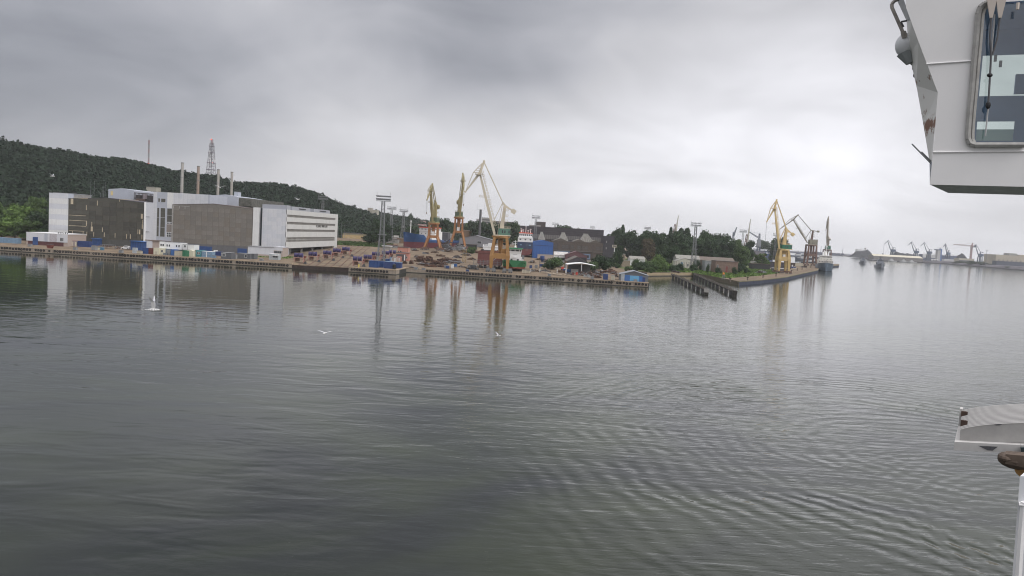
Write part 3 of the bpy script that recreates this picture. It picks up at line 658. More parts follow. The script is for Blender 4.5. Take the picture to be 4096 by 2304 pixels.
def side_strip(name, v0, v1, out, mt, y0=0., y1=DL):
    m = MB(); za, zb_ = zo + hh * v0, zo + hh * v1
    m.add([(sidex(y0) - .4, y0, za), (sidex(y0) + out, y0, za), (sidex(y1) + out, y1, za), (sidex(y1) - .4, y1, za), (sidex(y0) - .4, y0, zb_), (sidex(y0) + out, y0, zb_), (sidex(y1) + out, y1, zb_), (sidex(y1) - .4, y1, zb_)],
          [(3, 2, 1, 0), (4, 5, 6, 7), (0, 1, 5, 4), (1, 2, 6, 5), (2, 3, 7, 6), (3, 0, 4, 7)]); return m.build(name, mt, t)
side = M('office_facade_panels', (.56, .56, .54), .6, .04, .25, streak=.2)
zones = [(0, .155), (.275, .455), (.51, .63), (.69, .805), (.87, 1.0)]
for k, (v0, v1) in enumerate([(0, .165), (.285, .435), (.50, .625), (.69, .81), (.875, 1.)]):
    for i in range(7): side_strip('spandrel_panel', v0, v1, .25, side, DL * i / 7 + (.06 if i else 0), DL * (i + 1) / 7 - (.06 if i < 6 else 0))
for v0, v1 in [(.165, .285), (.435, .50), (.625, .69), (.81, .875)]:
    side_strip('window_band', v0, v1, -.1, wstrip, .6, DL - .6)
mull = {}
for v0, v1 in [(.165, .222), (.228, .285), (.435, .50), (.625, .69), (.81, .875)]:
    key = round(v1 - v0, 3)
    if key not in mull: mull[key] = (MB().bx(-.05, .12, 0, .28, 0, hh * (v1 - v0)).mesh('mullion', M('dusty_mullion', (.42, .40, .37), .6)))
    for i in range(46):
        y = 1.2 + i * (DL - 2.4) / 45; inst('mullion', mull[key], t, (sidex(y), y, zo + hh * v0))
side_strip('band_sill', .222, .228, .1, side, .6, DL - .6)
side_strip('corner_strip', 0, 1, .35, bright, 0, .5); side_strip('corner_strip', -.3, 1, .3, side, DL - 1.2, DL + 6)
MB().bx(sidex(5) - 10, sidex(5) - 7, 6, DL - 2, 0, zo).build('ground_floor_wall', M('ground_floor_grey', (.14, .135, .13), .8, .2, .4), t)
MB().add([(sidex(0) - 12, .1, zo - .3), (sidex(0), .1, zo - .3), (sidex(DL), DL, zo - .3), (sidex(DL) - 12, DL, zo - .3), (sidex(0) - 12, .1, zo - .01), (sidex(0), .1, zo - .01), (sidex(DL), DL, zo - .01), (sidex(DL) - 12, DL, zo - .01)], [(3, 2, 1, 0), (4, 5, 6, 7), (0, 1, 5, 4), (1, 2, 6, 5), (2, 3, 7, 6), (3, 0, 4, 7)]).build('soffit', dark, t)
for i in range(5): y = 12 + i * 24; MB().bx(sidex(y) - 1.8, sidex(y) - .8, y, y + 1, 0, zo - .3).build('column', greyc, t)
MB().bx(xr - .5, xo - .2, 1.2, 9, z1, z1 + 2.6).build('roof_house', M('grey_violet_sheet', (.33, .34, .37), .6, .05, .4), t)
for y0, y1 in ((14, 52), (60, 100)):
    o = MB().add([(xr, y0, z1 - .1), (sidex(y0) - 1, y0, z1 - .1), (sidex(y1) - 1, y1, z1 - .1), (xr, y1, z1 - .1), (xr, y0, z1 + 2.3), (sidex(y0) - 1, y0, z1 + 2.3), (sidex(y1) - 1, y1, z1 + 2.3), (xr, y1, z1 + 2.3)], [(3, 2, 1, 0), (4, 5, 6, 7), (0, 1, 5, 4), (1, 2, 6, 5), (2, 3, 7, 6), (3, 0, 4, 7)]).build('roof_house', MATS['grey_violet_sheet'], t)
    MB().add([(sidex(y0) - .99, y0 + 8, z1 + .8), (sidex(y0) - .9, y0 + 8, z1 + .8), (sidex(y1) - .9, y1 - 12, z1 + .8), (sidex(y0) - .9, y0 + 8, z1 + 1.5), (sidex(y1) - .9, y1 - 12, z1 + 1.5)], [(1, 2, 4, 3)]).build('louvre', dark, o)
# illegible dark roof-line lettering on the third spandrel
m = MB(); y = 62.
while y < 90:
    if random.random() > .12:
        for s_ in random.sample([(0, 0, 0, 1), (.8, 0, .8, 1), (0, 1, .8, 1), (0, .5, .8, .5), (0, 0, .8, 0)], 3):
            m.beam((sidex(y) + .3, y + s_[0], zo + hh * .575 + s_[1] * 1.3), (sidex(y) + .3, y + s_[2], zo + hh * .575 + s_[3] * 1.3), .22)
    y += 1.35
m.build('sign_lettering', M('sign_dark_letters', (.06, .055, .05), .6), t)
# ---- low white annex at the far left, shed in front of the office, etc.
t, w, h = bld('workshop_annex', 'low white sheet-clad workshop at the left foot of the dark-gated hall', 'building', 106, 271, 934, 462, 20, pinkb, white2, baseband=None)
for a, b_, mt in ((106, 153, white), (153.4, 178, white), (178.2, 191, bluegrey), (191.2, 199, white), (199.6, 228, M('lilac_sheet', (.42, .40, .42), .6)), (228.2, 240, white), (240.2, 270.5, white)):
    a, b_ = (a - 106) / 165 * w, (b_ - 106) / 165 * w; MB().bx(a + .03, b_ - .03, -.25, -.01, 2.3, h - .05).build('cladding_panel', mt, t)
MB().bx(1, w * .9, -.1, .0, 0, 2.25).build('plinth', M('dark_red_base', (.10, .04, .04), .8), t)
MB().bx(w * .16, w * .285, -.4, -.26, .05, 4.6).build('door', blue, t); win(t, w * .82, w * .905, h * .42, h * .72, -.27, bright, glassd, 3)
for i in range(6): MB().tube((w * (.72 + .045 * i), 2, h), (w * (.72 + .045 * i), 2, h + random.uniform(.5, 1.4)), .25, 7).build('roof_vent', dark, t)
t, w, h = bld('white_shed', 'big plain white shed with pinkish base in front of the office block', 'shed', 991, 1094, 988, 466, 14, white, greym, baseband=(1.5, pinkb))
t2, w, h = bld('white_shed', 'small white lean-to with a window row, right of the big plain white shed', 'shed', 1094.5, 1130, 990, 466.2, 12, pinkb, white, wins=[(.05, .9, .42, .66, 4)])
MB().bx(0, w, -.1, 0, h * .7, h).build('cladding_panel', white, t2)
# chimneys in a row running straight back
for px, py, Y, mt, la in ((730, 653, 598, chim, 'leftmost and nearest of the four concrete chimneys, with a box at its side'), (794, 667, 628, chimr, 'rust-stained second chimney from the left'),
                          (874, 680, 656, chim, 'third chimney from the left, grey concrete'), (928, 690, 682, chim, 'rightmost and farthest of the four concrete chimneys')):
    p = D(px, py, Y); t = thing('chimney', la, 'chimney', (p.x, Y, 29.5), 0, 'chimneys behind the halls'); hh_ = p.z - 29.5
    MB().tube((0, 0, 0), (0, 0, hh_), 1.12, 14, 1.0).build('shaft', mt, t, smooth=False)
    MB().tube((0, 0, hh_), (0, 0, hh_ + .5), 1.2, 14).build('rim', M('dark_chimney_rim', (.16, .15, .14), .8), t)
    for k in (.35, .68): MB().tube((0, 0, hh_ * k), (0, 0, hh_ * k + .3), 1.22, 14).build('band', steel, t)
    if px == 730: MB().bx(.6, 2.2, -.8, .8, -1, 9.5).build('side_duct', mt, t)
# radio masts on the hill
p = D(595, 560, 1250); pb = D(594, 655, 1250); zb = pb.z - 25
t = thing('radio_mast', 'thin red and white radio mast on the hilltop, left', 'mast', (pb.x, 1250, zb)); hh_ = p.z - zb
k = 9
for i in range(k): MB().lattice((0, 0, hh_ * i / k), (0, 0, hh_ * (i + 1) / k), 1.5, 1.5, 3, .3, .2).build('mast_section', M('faded_mast_red', (.30, .20, .20), .6) if i % 2 == 0 else greym, t)
MB().tube((0, 0, hh_), (0, 0, hh_ + 6), .12, 5).build('aerial', steel, t)
MB().ball((0, 0, 25.5), 1.1, 1.1, .6).build('obstruction_light', lampred, t)
p = D(845.5, 560, 1250); pb = D(844, 700, 1250); zb = pb.z - 12
t = thing('radio_tower', 'tapering lattice radio tower on the hilltop behind the chimneys', 'tower', (pb.x, 1250, zb)); hh_ = p.z - zb
MB().lattice((0, 0, 0), (0, 0, hh_ * .93), 13.5, 4.2, 12, .5, .3).build('lattice_frame', M('pale_tower_paint', (.20, .19, .21), .6), t)
MB().tube((0, 0, 0), (0, 0, hh_ * .95), .6, 8).build('core', steel, t)
for z in (.30, .46, .70, .85): s_ = 7.4 * (1 - z * .62); MB().bx(-s_, s_, -s_, s_, hh_ * z, hh_ * z + .7).build('platform', M('tower_violet_grey', (.2, .18, .22), .6), t)
m = MB()
for i in range(16):
    z = hh_ * random.uniform(.35, .9); s_ = 7.2 * (1 - z / hh_ * .62); a = random.uniform(0, 6.28); m.tube((s_ * math.cos(a), s_ * math.sin(a), z), (s_ * math.cos(a), s_ * math.sin(a), z + 3), .5, 6)
m.build('antenna', bright, t, kind='stuff')
MB().tube((0, 0, hh_ * .9), (0, 0, hh_ + 1), 2., 8).build('top_drum', M('red_white_drum', (.30, .25, .26), .6), t)
for a, b_ in ((-3, .47), (3, .47), (0, 1.01)): MB().ball((a * 1.2, -3, hh_ * b_), .8, .8, .8).build('obstruction_light', lampred, t)
# =================================================================== CRANES
def ladder_platforms(m, a, b, n, off, w):
    a, b = Vector(a), Vector(b); d = (b - a).normalized(); s = Vector((-d.z, 0, d.x)); s = s if s.x * off > 0 else -s
    prev = None
    for i in range(n + 1):
        c = a + (b - a) * i / n + s * abs(off)
        m.bx(c.x - .5, c.x + .5, -w, w, c.z, c.z + .12)
        for k in (-.5, .5): m.beam((c.x + k, -w, c.z), (c.x + k, -w, c.z + 1.1), .1); m.beam((c.x + k, w, c.z), (c.x + k, w, c.z + 1.1), .1)
        m.beam((c.x - .5, -w, c.z + 1.1), (c.x + .5, -w, c.z + 1.1), .1); m.beam((c.x - .5, w, c.z + 1.1), (c.x + .5, w, c.z + 1.1), .1)
        if prev is not None: m.beam(prev, c, .12); m.beam(prev + Vector((0, 0, 1)), c + Vector((0, 0, 1)), .08)
        prev = c
def rail_deck(m, x0, x1, y0, y1, z):
    m.bx(x0, x1, y0, y1, z, z + .15)
    for (a, b) in (((x0, y0), (x1, y0)), ((x1, y0), (x1, y1)), ((x1, y1), (x0, y1)), ((x0, y1), (x0, y0))):
        n = max(1, int((Vector(b) - Vector(a)).length / 1.5))
        for i in range(n): p = Vector(a) + (Vector(b) - Vector(a)) * i / n; m.beam((p.x, p.y, z), (p.x, p.y, z + 1.1), .08)
        for zz in (.6, 1.1): m.beam((a[0], a[1], z + zz), (b[0], b[1], z + zz), .08)
def crane(label, loc, slew, P, cp, cj, ch, portal, group, pslew=0., leg=1.3, jw=2.6, detail=True, cabin=None, hookz=None, cfly=None):
    """P points in the crane's own plane: x towards the back, z up; the jib reaches to -x."""
    t = thing('portal_crane', label, 'crane', loc, 0, group)
    sb, sm, st, zm, zt = portal; ca, sa = math.cos(pslew), math.sin(pslew)
    rot = lambda x, y: (x * ca - y * sa, x * sa + y * ca)
    for i, j in ((-1, -1), (1, -1), (-1, 1), (1, 1)):
        m = MB(); b_, k_, t_ = rot(i * sb, j * sb), rot(i * sm, j * sm), rot(i * st, j * st)
        m.beam(b_ + (2.2,), k_ + (zm,), leg * .75, leg * .75, leg * 1.25, leg * 1.1); m.beam(k_ + (zm - .1,), t_ + (zt,), leg * 1.2, leg * 1.1, leg * .8, leg * .8); m.build('portal_leg', cp, t)
        m = MB(); x, y = b_
        m.beam((x - 2.4, y, 1.9), (x + 2.4, y, 1.9), .9, .7)
        for k in (-1.7, 1.7): m.beam((x + k - 1.1, y, 1.2), (x + k + 1.1, y, 1.2), .8, .7)
        bg = m.build('bogie', steel if detail == 2 else crust, t); m = MB()
        for k in (-2.3, -1.1, 1.1, 2.3): m.tube((x + k, y - .25, .5), (x + k, y + .25, .5), .5, 10)
        m.build('wheel', steeld, bg)
    m = MB()
    for i in range(4):
        a, b = [(-1, -1), (1, -1), (1, 1), (-1, 1)][i], [(1, -1), (1, 1), (-1, 1), (-1, -1)][i]
        p, q = rot(a[0] * sm, a[1] * sm), rot(b[0] * sm, b[1] * sm); m.beam(p + (zm,), q + (zm,), leg * .8, leg * 1.7)
    m.build('portal_crossbeam', cp, t)
    m = MB().tube((0, 0, zt), (0, 0, zt + .9), st * 1.5, 16); m.bx(-st * 1.1, st * 1.1, -st * 1.1, st * 1.1, zt - .8, zt - .01); m.build('slewing_ring', cp, t)
    m = MB().tube((0, 0, zm - 1), (0, 0, zt - .8), .8, 10, 1.6)
    m.build('centre_column', cp, t)
    if detail:
        m = MB(); x, y = rot(-sm * .8, -sm * .9)
        for k in range(3): z = zm * (.3 + .0 * k) + k * (zt - zm) / 3 + zm * .6; m.bx(-sm * .9, sm * .9, -sm * .95, -sm * .85, z, z + .12)
        for k in range(5): m.beam((-sm, -sm - .6, zm + k * (zt - zm) / 5), (sm * (.9 if k % 2 else -.5), -sm - .6, zm + (k + 1) * (zt - zm) / 5), .14)
        m.build('stair', cp, t)
        MB().bx(*( (.6, 3.6) if sm > 4 else (-1.2, .9)), -sm * .9, -sm * .9 + 2.4, zm + .9, zm + 4.0).build('control_box', cp if sm > 4 else bright, t)
    # slewing part
    s = thing('upper', '', ''); bpy.data.objects.remove(s)
    rs = Matrix.Rotation(slew, 4, 'Z')
    def bld_(m, name, mt, par=t, **k):
        o = m.build(name, mt, par, **k)
        if par is t: o.rotation_euler = (0, 0, slew)
        return o
    hx0, hx1, hz0, hz1 = P['house']
    hy = min(3.4, (hx1 - hx0) * .42)
    m = MB().bx(hx0, hx1, -hy, hy, hz0 + .3, hz1); ho = bld_(m, 'machinery_house', ch)
    m = MB().bx(min(hx0, P['jf'][0]) - .8, hx1 + .3, -hy - .3, hy + .3, hz0 - .2, hz0 + .28); bld_(m, 'turntable_deck', cj if ch is not cgrey else ch)
    for u in (.35, .55, .9): MB().bx(hx0 + (hx1 - hx0) * u - .35, hx0 + (hx1 - hx0) * u + .35, -hy - .05, -hy + .02, hz0 + 1.4, hz0 + 2.9).build('window', glassd, ho)
    for u in (-.4, .4): MB().bx(hx1 - .02, hx1 + .05, u * hy - .4, u * hy + .4, hz0 + 1.4, hz0 + 2.9).build('window', glassd, ho)
    if detail: m = MB(); rail_deck(m, hx0 + 1, hx1, -hy, hy, hz1 + .02); bld_(m, 'roof_railing', cj)
    tx, tz = P['tower']; bx0, bx1 = P['tbase']
    m = MB(); m.add([(bx0, -1.3, hz0), (bx1, -1.3, hz0), (bx1, 1.3, hz0), (bx0, 1.3, hz0), (tx - .8, -1., tz), (tx + .8, -1., tz), (tx + .8, 1., tz), (tx - .8, 1., tz)],
                    [(3, 2, 1, 0), (4, 5, 6, 7), (0, 1, 5, 4), (1, 2, 6, 5), (2, 3, 7, 6), (3, 0, 4, 7)]); bld_(m, 'tower', P.get('ctow', cj))
    if detail:
        m = MB()
        for k in (.3, .52, .78): z = hz1 + (tz - hz1) * k; x = bx1 + (tx - bx1) * k; rail_deck(m, x, x + 2.2, -1.6, 1.6, z)
        for k in range(10): z = hz0 + (tz - hz0) * k / 10; x0 = bx0 + (tx - bx0) * k / 10; x1 = bx1 + (tx - bx1) * k / 10; m.bx(x0 - .05, x1 + .05, -1.36, -1.3, z, z + .12)
        bld_(m, 'tower_platform', cj)
    jf, jt, ft, fp = (Vector((P[k][0], 0, P[k][1])) for k in ('jf', 'jt', 'fh', 'ft'))
    # main jib: box girder, widest in the middle
    m = MB(); mid = jf.lerp(jt, .45)
    m.beam(jf + Vector((0, 0, 0)), mid, jw * .5, .9, jw * .62, 2.1); m.beam(mid, jt, jw * .62, 2.0, jw * .4, 1.0); m.beam(jf + Vector((0, -jw * .6, 0)), jf + Vector((0, jw * .6, 0)), .7)
    jo = bld_(m, 'jib', cj)
    if detail:
        m = MB(); ladder_platforms(m, jf.lerp(jt, .12), jf.lerp(jt, .99), 15, 1.5, 1.0); rail_deck(m, jf.lerp(jt, .6).x - 3.6, jf.lerp(jt, .6).x - .8, -1.6, 1.6, jf.lerp(jt, .6).z); rail_deck(m, jt.x - 2.4, jt.x + 1.6, -2, 2, jt.z - 1); m.build('jib_ladder', cj, jo)
    cf = cfly or cj
    m = MB(); m.beam(ft, jt, .9, 1.0, 1.6, 1.5); m.beam(jt, fp, 1.6, 1.4, .5, .6)
    up = Vector((-(fp - ft).z, 0, (fp - ft).x)).normalized(); up = up if up.x < 0 else -up
    k1 = jt + up * 3.0 + (fp - jt) * .12; k2 = ft.lerp(jt, .25) + up * .9
    for yy in (-.8, .8):
        o_ = Vector((0, yy, 0)); m.beam(fp, k1 + o_, .28); m.beam(k1 + o_, k2 + o_, .28); m.beam(k2 + o_, ft, .28); m.beam(k1 + o_, jt + o_, .25); m.beam(k2 + o_, jt + o_, .2)
        for u in (.25, .5, .75): m.beam(k1.lerp(k2, u) + o_, ft.lerp(jt, .25 + .75 * (1 - u)) + o_, .18)
    fj = bld_(m, 'fly_jib', cf)
    m = MB().tube(ft + Vector((0, -.5, .3)), ft + Vector((0, .5, .3)), .7, 10).tube(fp + Vector((0, -.4, 0)), fp + Vector((0, .4, 0)), .55, 10); m.build('pulley', cf, fj)
    lf, lp, le = (Vector((P[k][0], 0, P[k][1])) for k in ('lf', 'lp', 'le'))
    m = MB()
    for yy in (-.7, .7): m.beam(ft + Vector((0, yy * .4, 0)), lf + Vector((0, yy, 0)), .42, .55)
    bld_(m, 'backstay', cj)
    m = MB().beam(lf, lp, 1.0, .9, 1.2, 1.3).beam(lp, le, 1.2, 1.2, .8, .7); lo = bld_(m, 'counterweight_lever', cj)
    d = (le - lp).normalized(); m = MB().beam(le - d * 1.0, le + d * 1.5, 3.0, 2.4); m.build('counterweight', cj, lo)
    m = MB(); a = jf.lerp(jt, .16)
    for yy in (-.6, .6): m.beam(lf + Vector((0, yy, 0)), a + Vector((0, yy, 0)), .3)
    m.beam(lf, Vector((P['jf'][0] + 1.5, 0, hz0)), .25) if detail else None
    bld_(m, 'luffing_rod', cj)
    if hookz is not None:
        m = MB(); zz = fp.z - hookz
        for yy in (-.25, .25): m.tube(fp + Vector((0, yy, 0)), (fp.x, yy, zz + 1.5), .05, 4)
        ro = bld_(m, 'hoist_rope', steeld); m = MB(); m.ball((fp.x, 0, zz + .9), .5, .35, .9); m.tube((fp.x, 0, zz), (fp.x, 0, zz + .6), .12, 6); m.build('hook', P.get('chook', rustm), ro)
    return t
def cpts(px0, Y, z0, **k):
    """convert measured outline points to the crane's own metres (jib seen from the side)"""
    xb = px0; out = {}
    for n, v in k.items():
        if n == 'house':
            a, b = D(v[0], v[3], Y), D(v[1], v[2], Y); out[n] = (a.x - xb, b.x - xb, D(v[0], v[3], Y).z - z0, D(v[0], v[2], Y).z - z0)
        elif n == 'tbase': a = D(v[0], v[2], Y); b = D(v[1], v[2], Y); out[n] = (a.x - xb, b.x - xb)
        else: p = D(v[0], v[1], Y); out[n] = (p.x - xb, p.z - z0)
    return out
# nearest, orange portal and cream jib
Y1 = 447.; x1 = wx(1996, Y1, QZ)
CP1 = cpts(x1, Y1, QZ, house=(1993, 2042, 913, 941), tower=(2020, 823), tbase=(1995, 2013, 912), jf=(1978, 935), jt=(1919, 692), fh=(1936, 648), ft=(1862, 767), lf=(2011, 810), lp=(2021, 824), le=(2053, 845))
zt1 = CP1['house'][2] - 1.2
crane('nearest crane, orange portal, green machinery house and long cream jib luffed high', (x1, Y1, QZ), 0, CP1, ora, crm, cgreen, (4.6, 4.5, 3.4, 9.2, zt1), 'shipyard portal cranes', leg=1.75, detail=2)
# two cranes standing further back, their jibs turned towards us
def generic(zt, k=1., hgt=1., reach=1.):
    return {'house': (-1.6 * k, 5.2 * k, zt + 1.2, zt + 5.2 * k), 'tower': (2. * k, zt + 17 * k), 'tbase': (-.2 * k, 3.4 * k), 'jf': (-3.4 * k, zt + 1.8), 'jt': (-11 * k * reach, zt + 33 * k * hgt), 'fh': (-8 * k * reach, zt + 39 * k * hgt), 'ft': (-19 * k * reach, zt + 23 * k * hgt),
            'lf': (.6 * k, zt + 18.5 * k), 'lp': (2 * k, zt + 17 * k), 'le': (7 * k, zt + 14 * k)}
Y2 = 640.; p = base(1729, 1004); x2 = wx(1730, Y2, 7); z2 = gz(x2, Y2); zt2 = D(1735, 896, Y2).z - z2; hg = (D(1733, 740, Y2).z - z2 - zt2) / 39
crane('left one of the two cranes seen end-on, beside the blue and red hull', (x2, Y2, z2), R(76), generic(zt2, 1., hg, .95), orb, khaki, cgreen3, (6.2, 3.4, 3.2, zt2 * .52, zt2), 'shipyard portal cranes', leg=1.2, hookz=11, jw=3.2)
Y3 = 690.; x3 = wx(1830, Y3, 8); z3 = gz(x3, Y3); zt3 = D(1835, 873, Y3).z - z3; hg = (D(1857, 698, Y3).z - z3 - zt3) / 39
crane('right, taller one of the two end-on cranes, in front of the grey gabled shed', (x3, Y3, z3), R(104), generic(zt3, 1., hg, .92), orb, khaki, cgreen3, (6.4, 3.3, 3.1, zt3 * .56, zt3), 'shipyard portal cranes', leg=1.1, hookz=12, jw=3.)
# right quay
Y4 = 700.; x4 = wx(3127, Y4, QZ)
CP4 = cpts(x4, Y4, QZ, house=(3124, 3164, 978, 996), tower=(3146, 918), tbase=(3127, 3142, 978), jf=(3117, 994), jt=(3099, 832), fh=(3106.5, 801), ft=(3067, 887), lf=(3143, 908), lp=(3147, 918), le=(3170, 937))
crane('bright yellow crane with deep green machinery house on the right-hand quay', (x4, Y4, QZ), 0, CP4, yel, M('cream_yellow_crane_paint', (.66, .50, .25), .55, .07, .5, streak=.2), cgreen2, (4.3, 4.0, 3.3, 12.5, CP4['house'][2] - 1.2), 'shipyard portal cranes', leg=2.1, hookz=30)
Y5 = 1085.; x5 = wx(3239, Y5, QZ)
CP5 = cpts(x5, Y5, QZ, house=(3235, 3268, 959, 978), tower=(3252, 923), tbase=(3240, 3249, 960), jf=(3229, 970), jt=(3173, 879), fh=(3192, 860), ft=(3119, 917), lf=(3244, 921), lp=(3252, 923), le=(3272, 926))
CP5['ctow'] = crust
crane('grey-olive crane on brown legs, jib reaching left, beyond the yellow crane', (x5, Y5, QZ), 0, CP5, crust, cgrey, cgrey, (6.2, 5.4, 5.2, 14.5, CP5['house'][2] - 1.2), 'shipyard portal cranes', leg=2.1, jw=3.)
Y6 = 1205.; x6 = wx(3304, Y6, QZ); zt6 = D(3305, 1000, Y6).z - QZ; hg = (D(3316, 884, Y6).z - QZ - zt6) / 39
crane('crane with green house seen end-on behind the white and grey ship', (x6, Y6, QZ), R(-97), generic(zt6, 1.15, hg, .8), crust, M('pale_brown_crane_paint', (.33, .29, .24), .6, .1), cgreen2, (5.4, 4.6, 4.2, zt6 * .55, zt6), 'shipyard portal cranes', leg=1.6, detail=1)
# small harbour cranes beyond the trees
def small_crane(px, pyt, pyb, Y, label, jibtip, mt=farst):
    zb = QZ; x = wx(px, Y, 20); zt = D(px, pyt, Y).z; zc = D(px, pyb, Y).z
    t = thing('harbour_crane', label, 'crane', (x, Y, zb), 0, 'small grey cranes beyond the trees'); zt -= zb; zc -= zb; w = 20 * Y / F
    for i, j in ((-1, -1), (1, -1), (-1, 1), (1, 1)): MB().beam((i * w * .3, j * w * .3, 0), (i * w * .24, j * w * .24, zc * .62), 1.).build('leg', mt, t)
    MB().bx(-w * .33, w * .33, -w * .33, w * .33, zc * .62, zc).build('machinery_house', M('pale_grey_crane_house', (.24, .25, .27), .6), t)
    MB().lattice((0, 0, zc), (0, 0, zt), w * .28, w * .2, 5, .6, .4).build('tower', mt, t)
    q = D(jibtip[0], jibtip[1], Y); f = D(jibtip[2], jibtip[3], Y)
    MB().lattice((f.x - x, 0, f.z - zb), (q.x - x, 0, q.z - zb), 2.0, 1., 7, .5, .35).build('jib', mt, t); MB().beam((0, 0, zt), (q.x - x, 0, q.z - zb), .25).build('stay', mt, t)
small_crane(2930, 928, 953, 1500, 'left small grey crane beyond the dark trees, jib raised to the right', (2947, 909, 2934, 945))
small_crane(3034, 934, 958, 1500, 'right small grey crane by the far blue ship, jib reaching left', (2994, 926, 3032, 950))
# slim jibs seen end-on above the trees
for px, pt, pb_, Y, la in ((2706, 861, 925, 1400, 'slim pale crane jib rising above the middle of the trees'), (2994, 875, 965, 1450, 'tall pale crane seen end-on beside the light mast, above the willows')):
    x = wx(px, Y, 30); zt = D(px, pt, Y).z - QZ; zb = D(px, pb_, Y).z - QZ
    t = thing('harbour_crane', la, 'crane', (x, Y, QZ), 0, 'slim cranes beyond the trees')
    MB().beam((-3, 0, zb - 12), (.6, 0, zt), 3.6, 3., 1., 1.).build('jib', M('pale_jib_paint', (.42, .40, .34), .6), t)
    MB().bx(-6, 2, -4, 4, zb - 18, zb - 10).build('machinery_house', cgrey, t); MB().lattice((-2, 0, 0), (-2, 0, zb - 18), 8, 6, 4, 1., .6).build('portal', crust, t)
    MB().lattice((-6, 0, zb - 10), (-4, 0, zb + 12), 3, 2, 4, .5, .4).build('tower', crust, t)
# =================================================================== LIGHT MASTS
def mast_proto():
    h = 40.; t = thing('light_mast', 'x', 'light mast')
    MB().lattice((0, 0, 0), (0, 0, 18), 4.2, 2.4, 7, .34, .16).build('lower_lattice', steel, t)
    MB().lattice((0, 0, 18), (0, 0, h - 3), 2.2, 1.5, 12, .28, .14).build('upper_lattice', steel, t)
    m = MB(); rail_deck(m, -3.7, 3.7, -1.7, 1.7, h - 3)
    for z in (h - 2.2, h - .6): m.bx(-3.7, 3.7, -1.8, -1.66, z, z + .14); m.bx(-3.7, 3.7, 1.66, 1.8, z, z + .14)
    hd = m.build('head_frame', steel, t); lm = MB().bx(-.3, .3, -.35, .25, 0, .6).mesh('floodlight', M('floodlight_grey', (.14, .14, .15), .5))
    for z in (h - 2., h - .4):
        for i in range(7): inst('floodlight', lm, hd, (-3.4 + i * 1.13, -2., z)); inst('floodlight', lm, hd, (-3.4 + i * 1.13, 2., z))
    [MB().beam((k, 0, h - 2), (k, 0, h + 2.2), .1).build('lightning_rod', steel, t) for k in (-3.6, 3.6)]
    m = MB().bx(-2.1, 2.1, -2.1, 2.1, 17.8, 18.2); m.build('landing', steel, t); return t
mp = None
for px, py, Y, la in ((1535, 777, 441, 'nearest and tallest-looking floodlight mast, standing among the blue boxes on the pier'), (1568, 824, 700, 'floodlight mast just right of the nearest one, in front of the wooded hill'),
                      (1616, 836, 790, 'third floodlight mast from the left, above the blue bow'), (1293, 780, 640, 'floodlight mast behind the office block roof'), (2145, 859, 738, 'floodlight mast in front of the blue hall'),
                      (2222, 889, 1080, 'small far floodlight mast above the long dark hall, left'), (2371, 904, 1270, 'small far floodlight mast above the right end of the dark hall'), (2591, 906, 1060, 'far floodlight mast rising from the dark trees'),
                      (2785, 887, 640, 'floodlight mast on the grass in front of the white panelled shed'), (2974, 916, 854, 'floodlight mast with birds on its head, in front of the willows'), (3105, 932, 1060, 'far floodlight mast between the round tree and the yellow jib')):
    z = D(px, py, Y).z; x = wx(px, Y, z); zb = gz(x, Y); x = wx(px, Y, z)
    if mp is None: mp = mast_proto(); mp.location = (x, Y, zb); mp['label'] = la; mp['group'] = 'floodlight masts'; mp.scale = (1, 1, (z - zb) / 41.); continue
    dup(mp, (x, Y, zb), random.uniform(-.3, .3), la, (1, 1, (z - zb) / 41.))
# =================================================================== SHIPS
def hull(t, st, zsplit, up, low, cap=True, deckm=None, z1cap=.0):
    """st: (x, half beam at deck, half beam at waterline, deck z, keel z); bow at +x"""
    def sec(x, bd, bw, zd, zk):
        zs = [zk, zk + .25 * (zsplit - zk), zsplit]; ws = [bw * .35, bw * .9, bw]
        ups = [zsplit, zsplit + .5 * (zd - zsplit), zd]; wu = [bw, (bw + bd) * .52, bd]
        return [(x, w_, z) for w_, z in zip(ws, zs)], [(x, w_, z) for w_, z in zip(wu, ups)]
    for which, name, mt in ((1, 'upper_hull', up), (0, 'underwater_hull', low)):
        m = MB(); k = 3
        for s_ in st: a = sec(*s_)[which]; m.v += a + [(x, -y, z) for x, y, z in a]
        n = len(st)
        for i in range(n - 1):
            for j in range(k - 1):
                a = i * 6 + j; m.f += [(a, a + 6, a + 7, a + 1), (a + 3, a + 4, a + 10, a + 9)]
            if which == 0: a = i * 6; m.f.append((a, a + 3, a + 9, a + 6))
        for i in (0, n - 1):
            a = i * 6
            for j in range(k - 1): m.f.append((a + j, a + j + 1, a + j + 4, a + j + 3))
        m.build(name, mt, t)
    m = MB()
    for s_ in st: m.v += [(s_[0], s_[1] * .97, s_[3] - 1.0), (s_[0], -s_[1] * .97, s_[3] - 1.0)]
    for i in range(len(st) - 1): m.f.append((2 * i, 2 * i + 2, 2 * i + 3, 2 * i + 1))
    m.build('deck', deckm or rustm, t)
def deckhouse(t, x0, x1, hw, z0, z1, mt, name='deckhouse', n=0, face='x1', wz=None, gm=glassd, wn=.6, mth_=.5):
    o = MB().bx(x0, x1, -hw, hw, z0, z1).build(name, mt, t)
    if n:
        za, zb = wz; s = 2 * hw / n
        for i in range(n):
            y = -hw + s * (i + .5)
            if face == 'x1': m = MB().bx(x1 - .05, x1 + .06, y - s * wn / 2, y + s * wn / 2, za, zb)
            else: m = MB().bx(x0 - .06, x0 + .05, y - s * wn / 2, y + s * wn / 2, za, zb)
            m.build('window', gm, o)
    return o
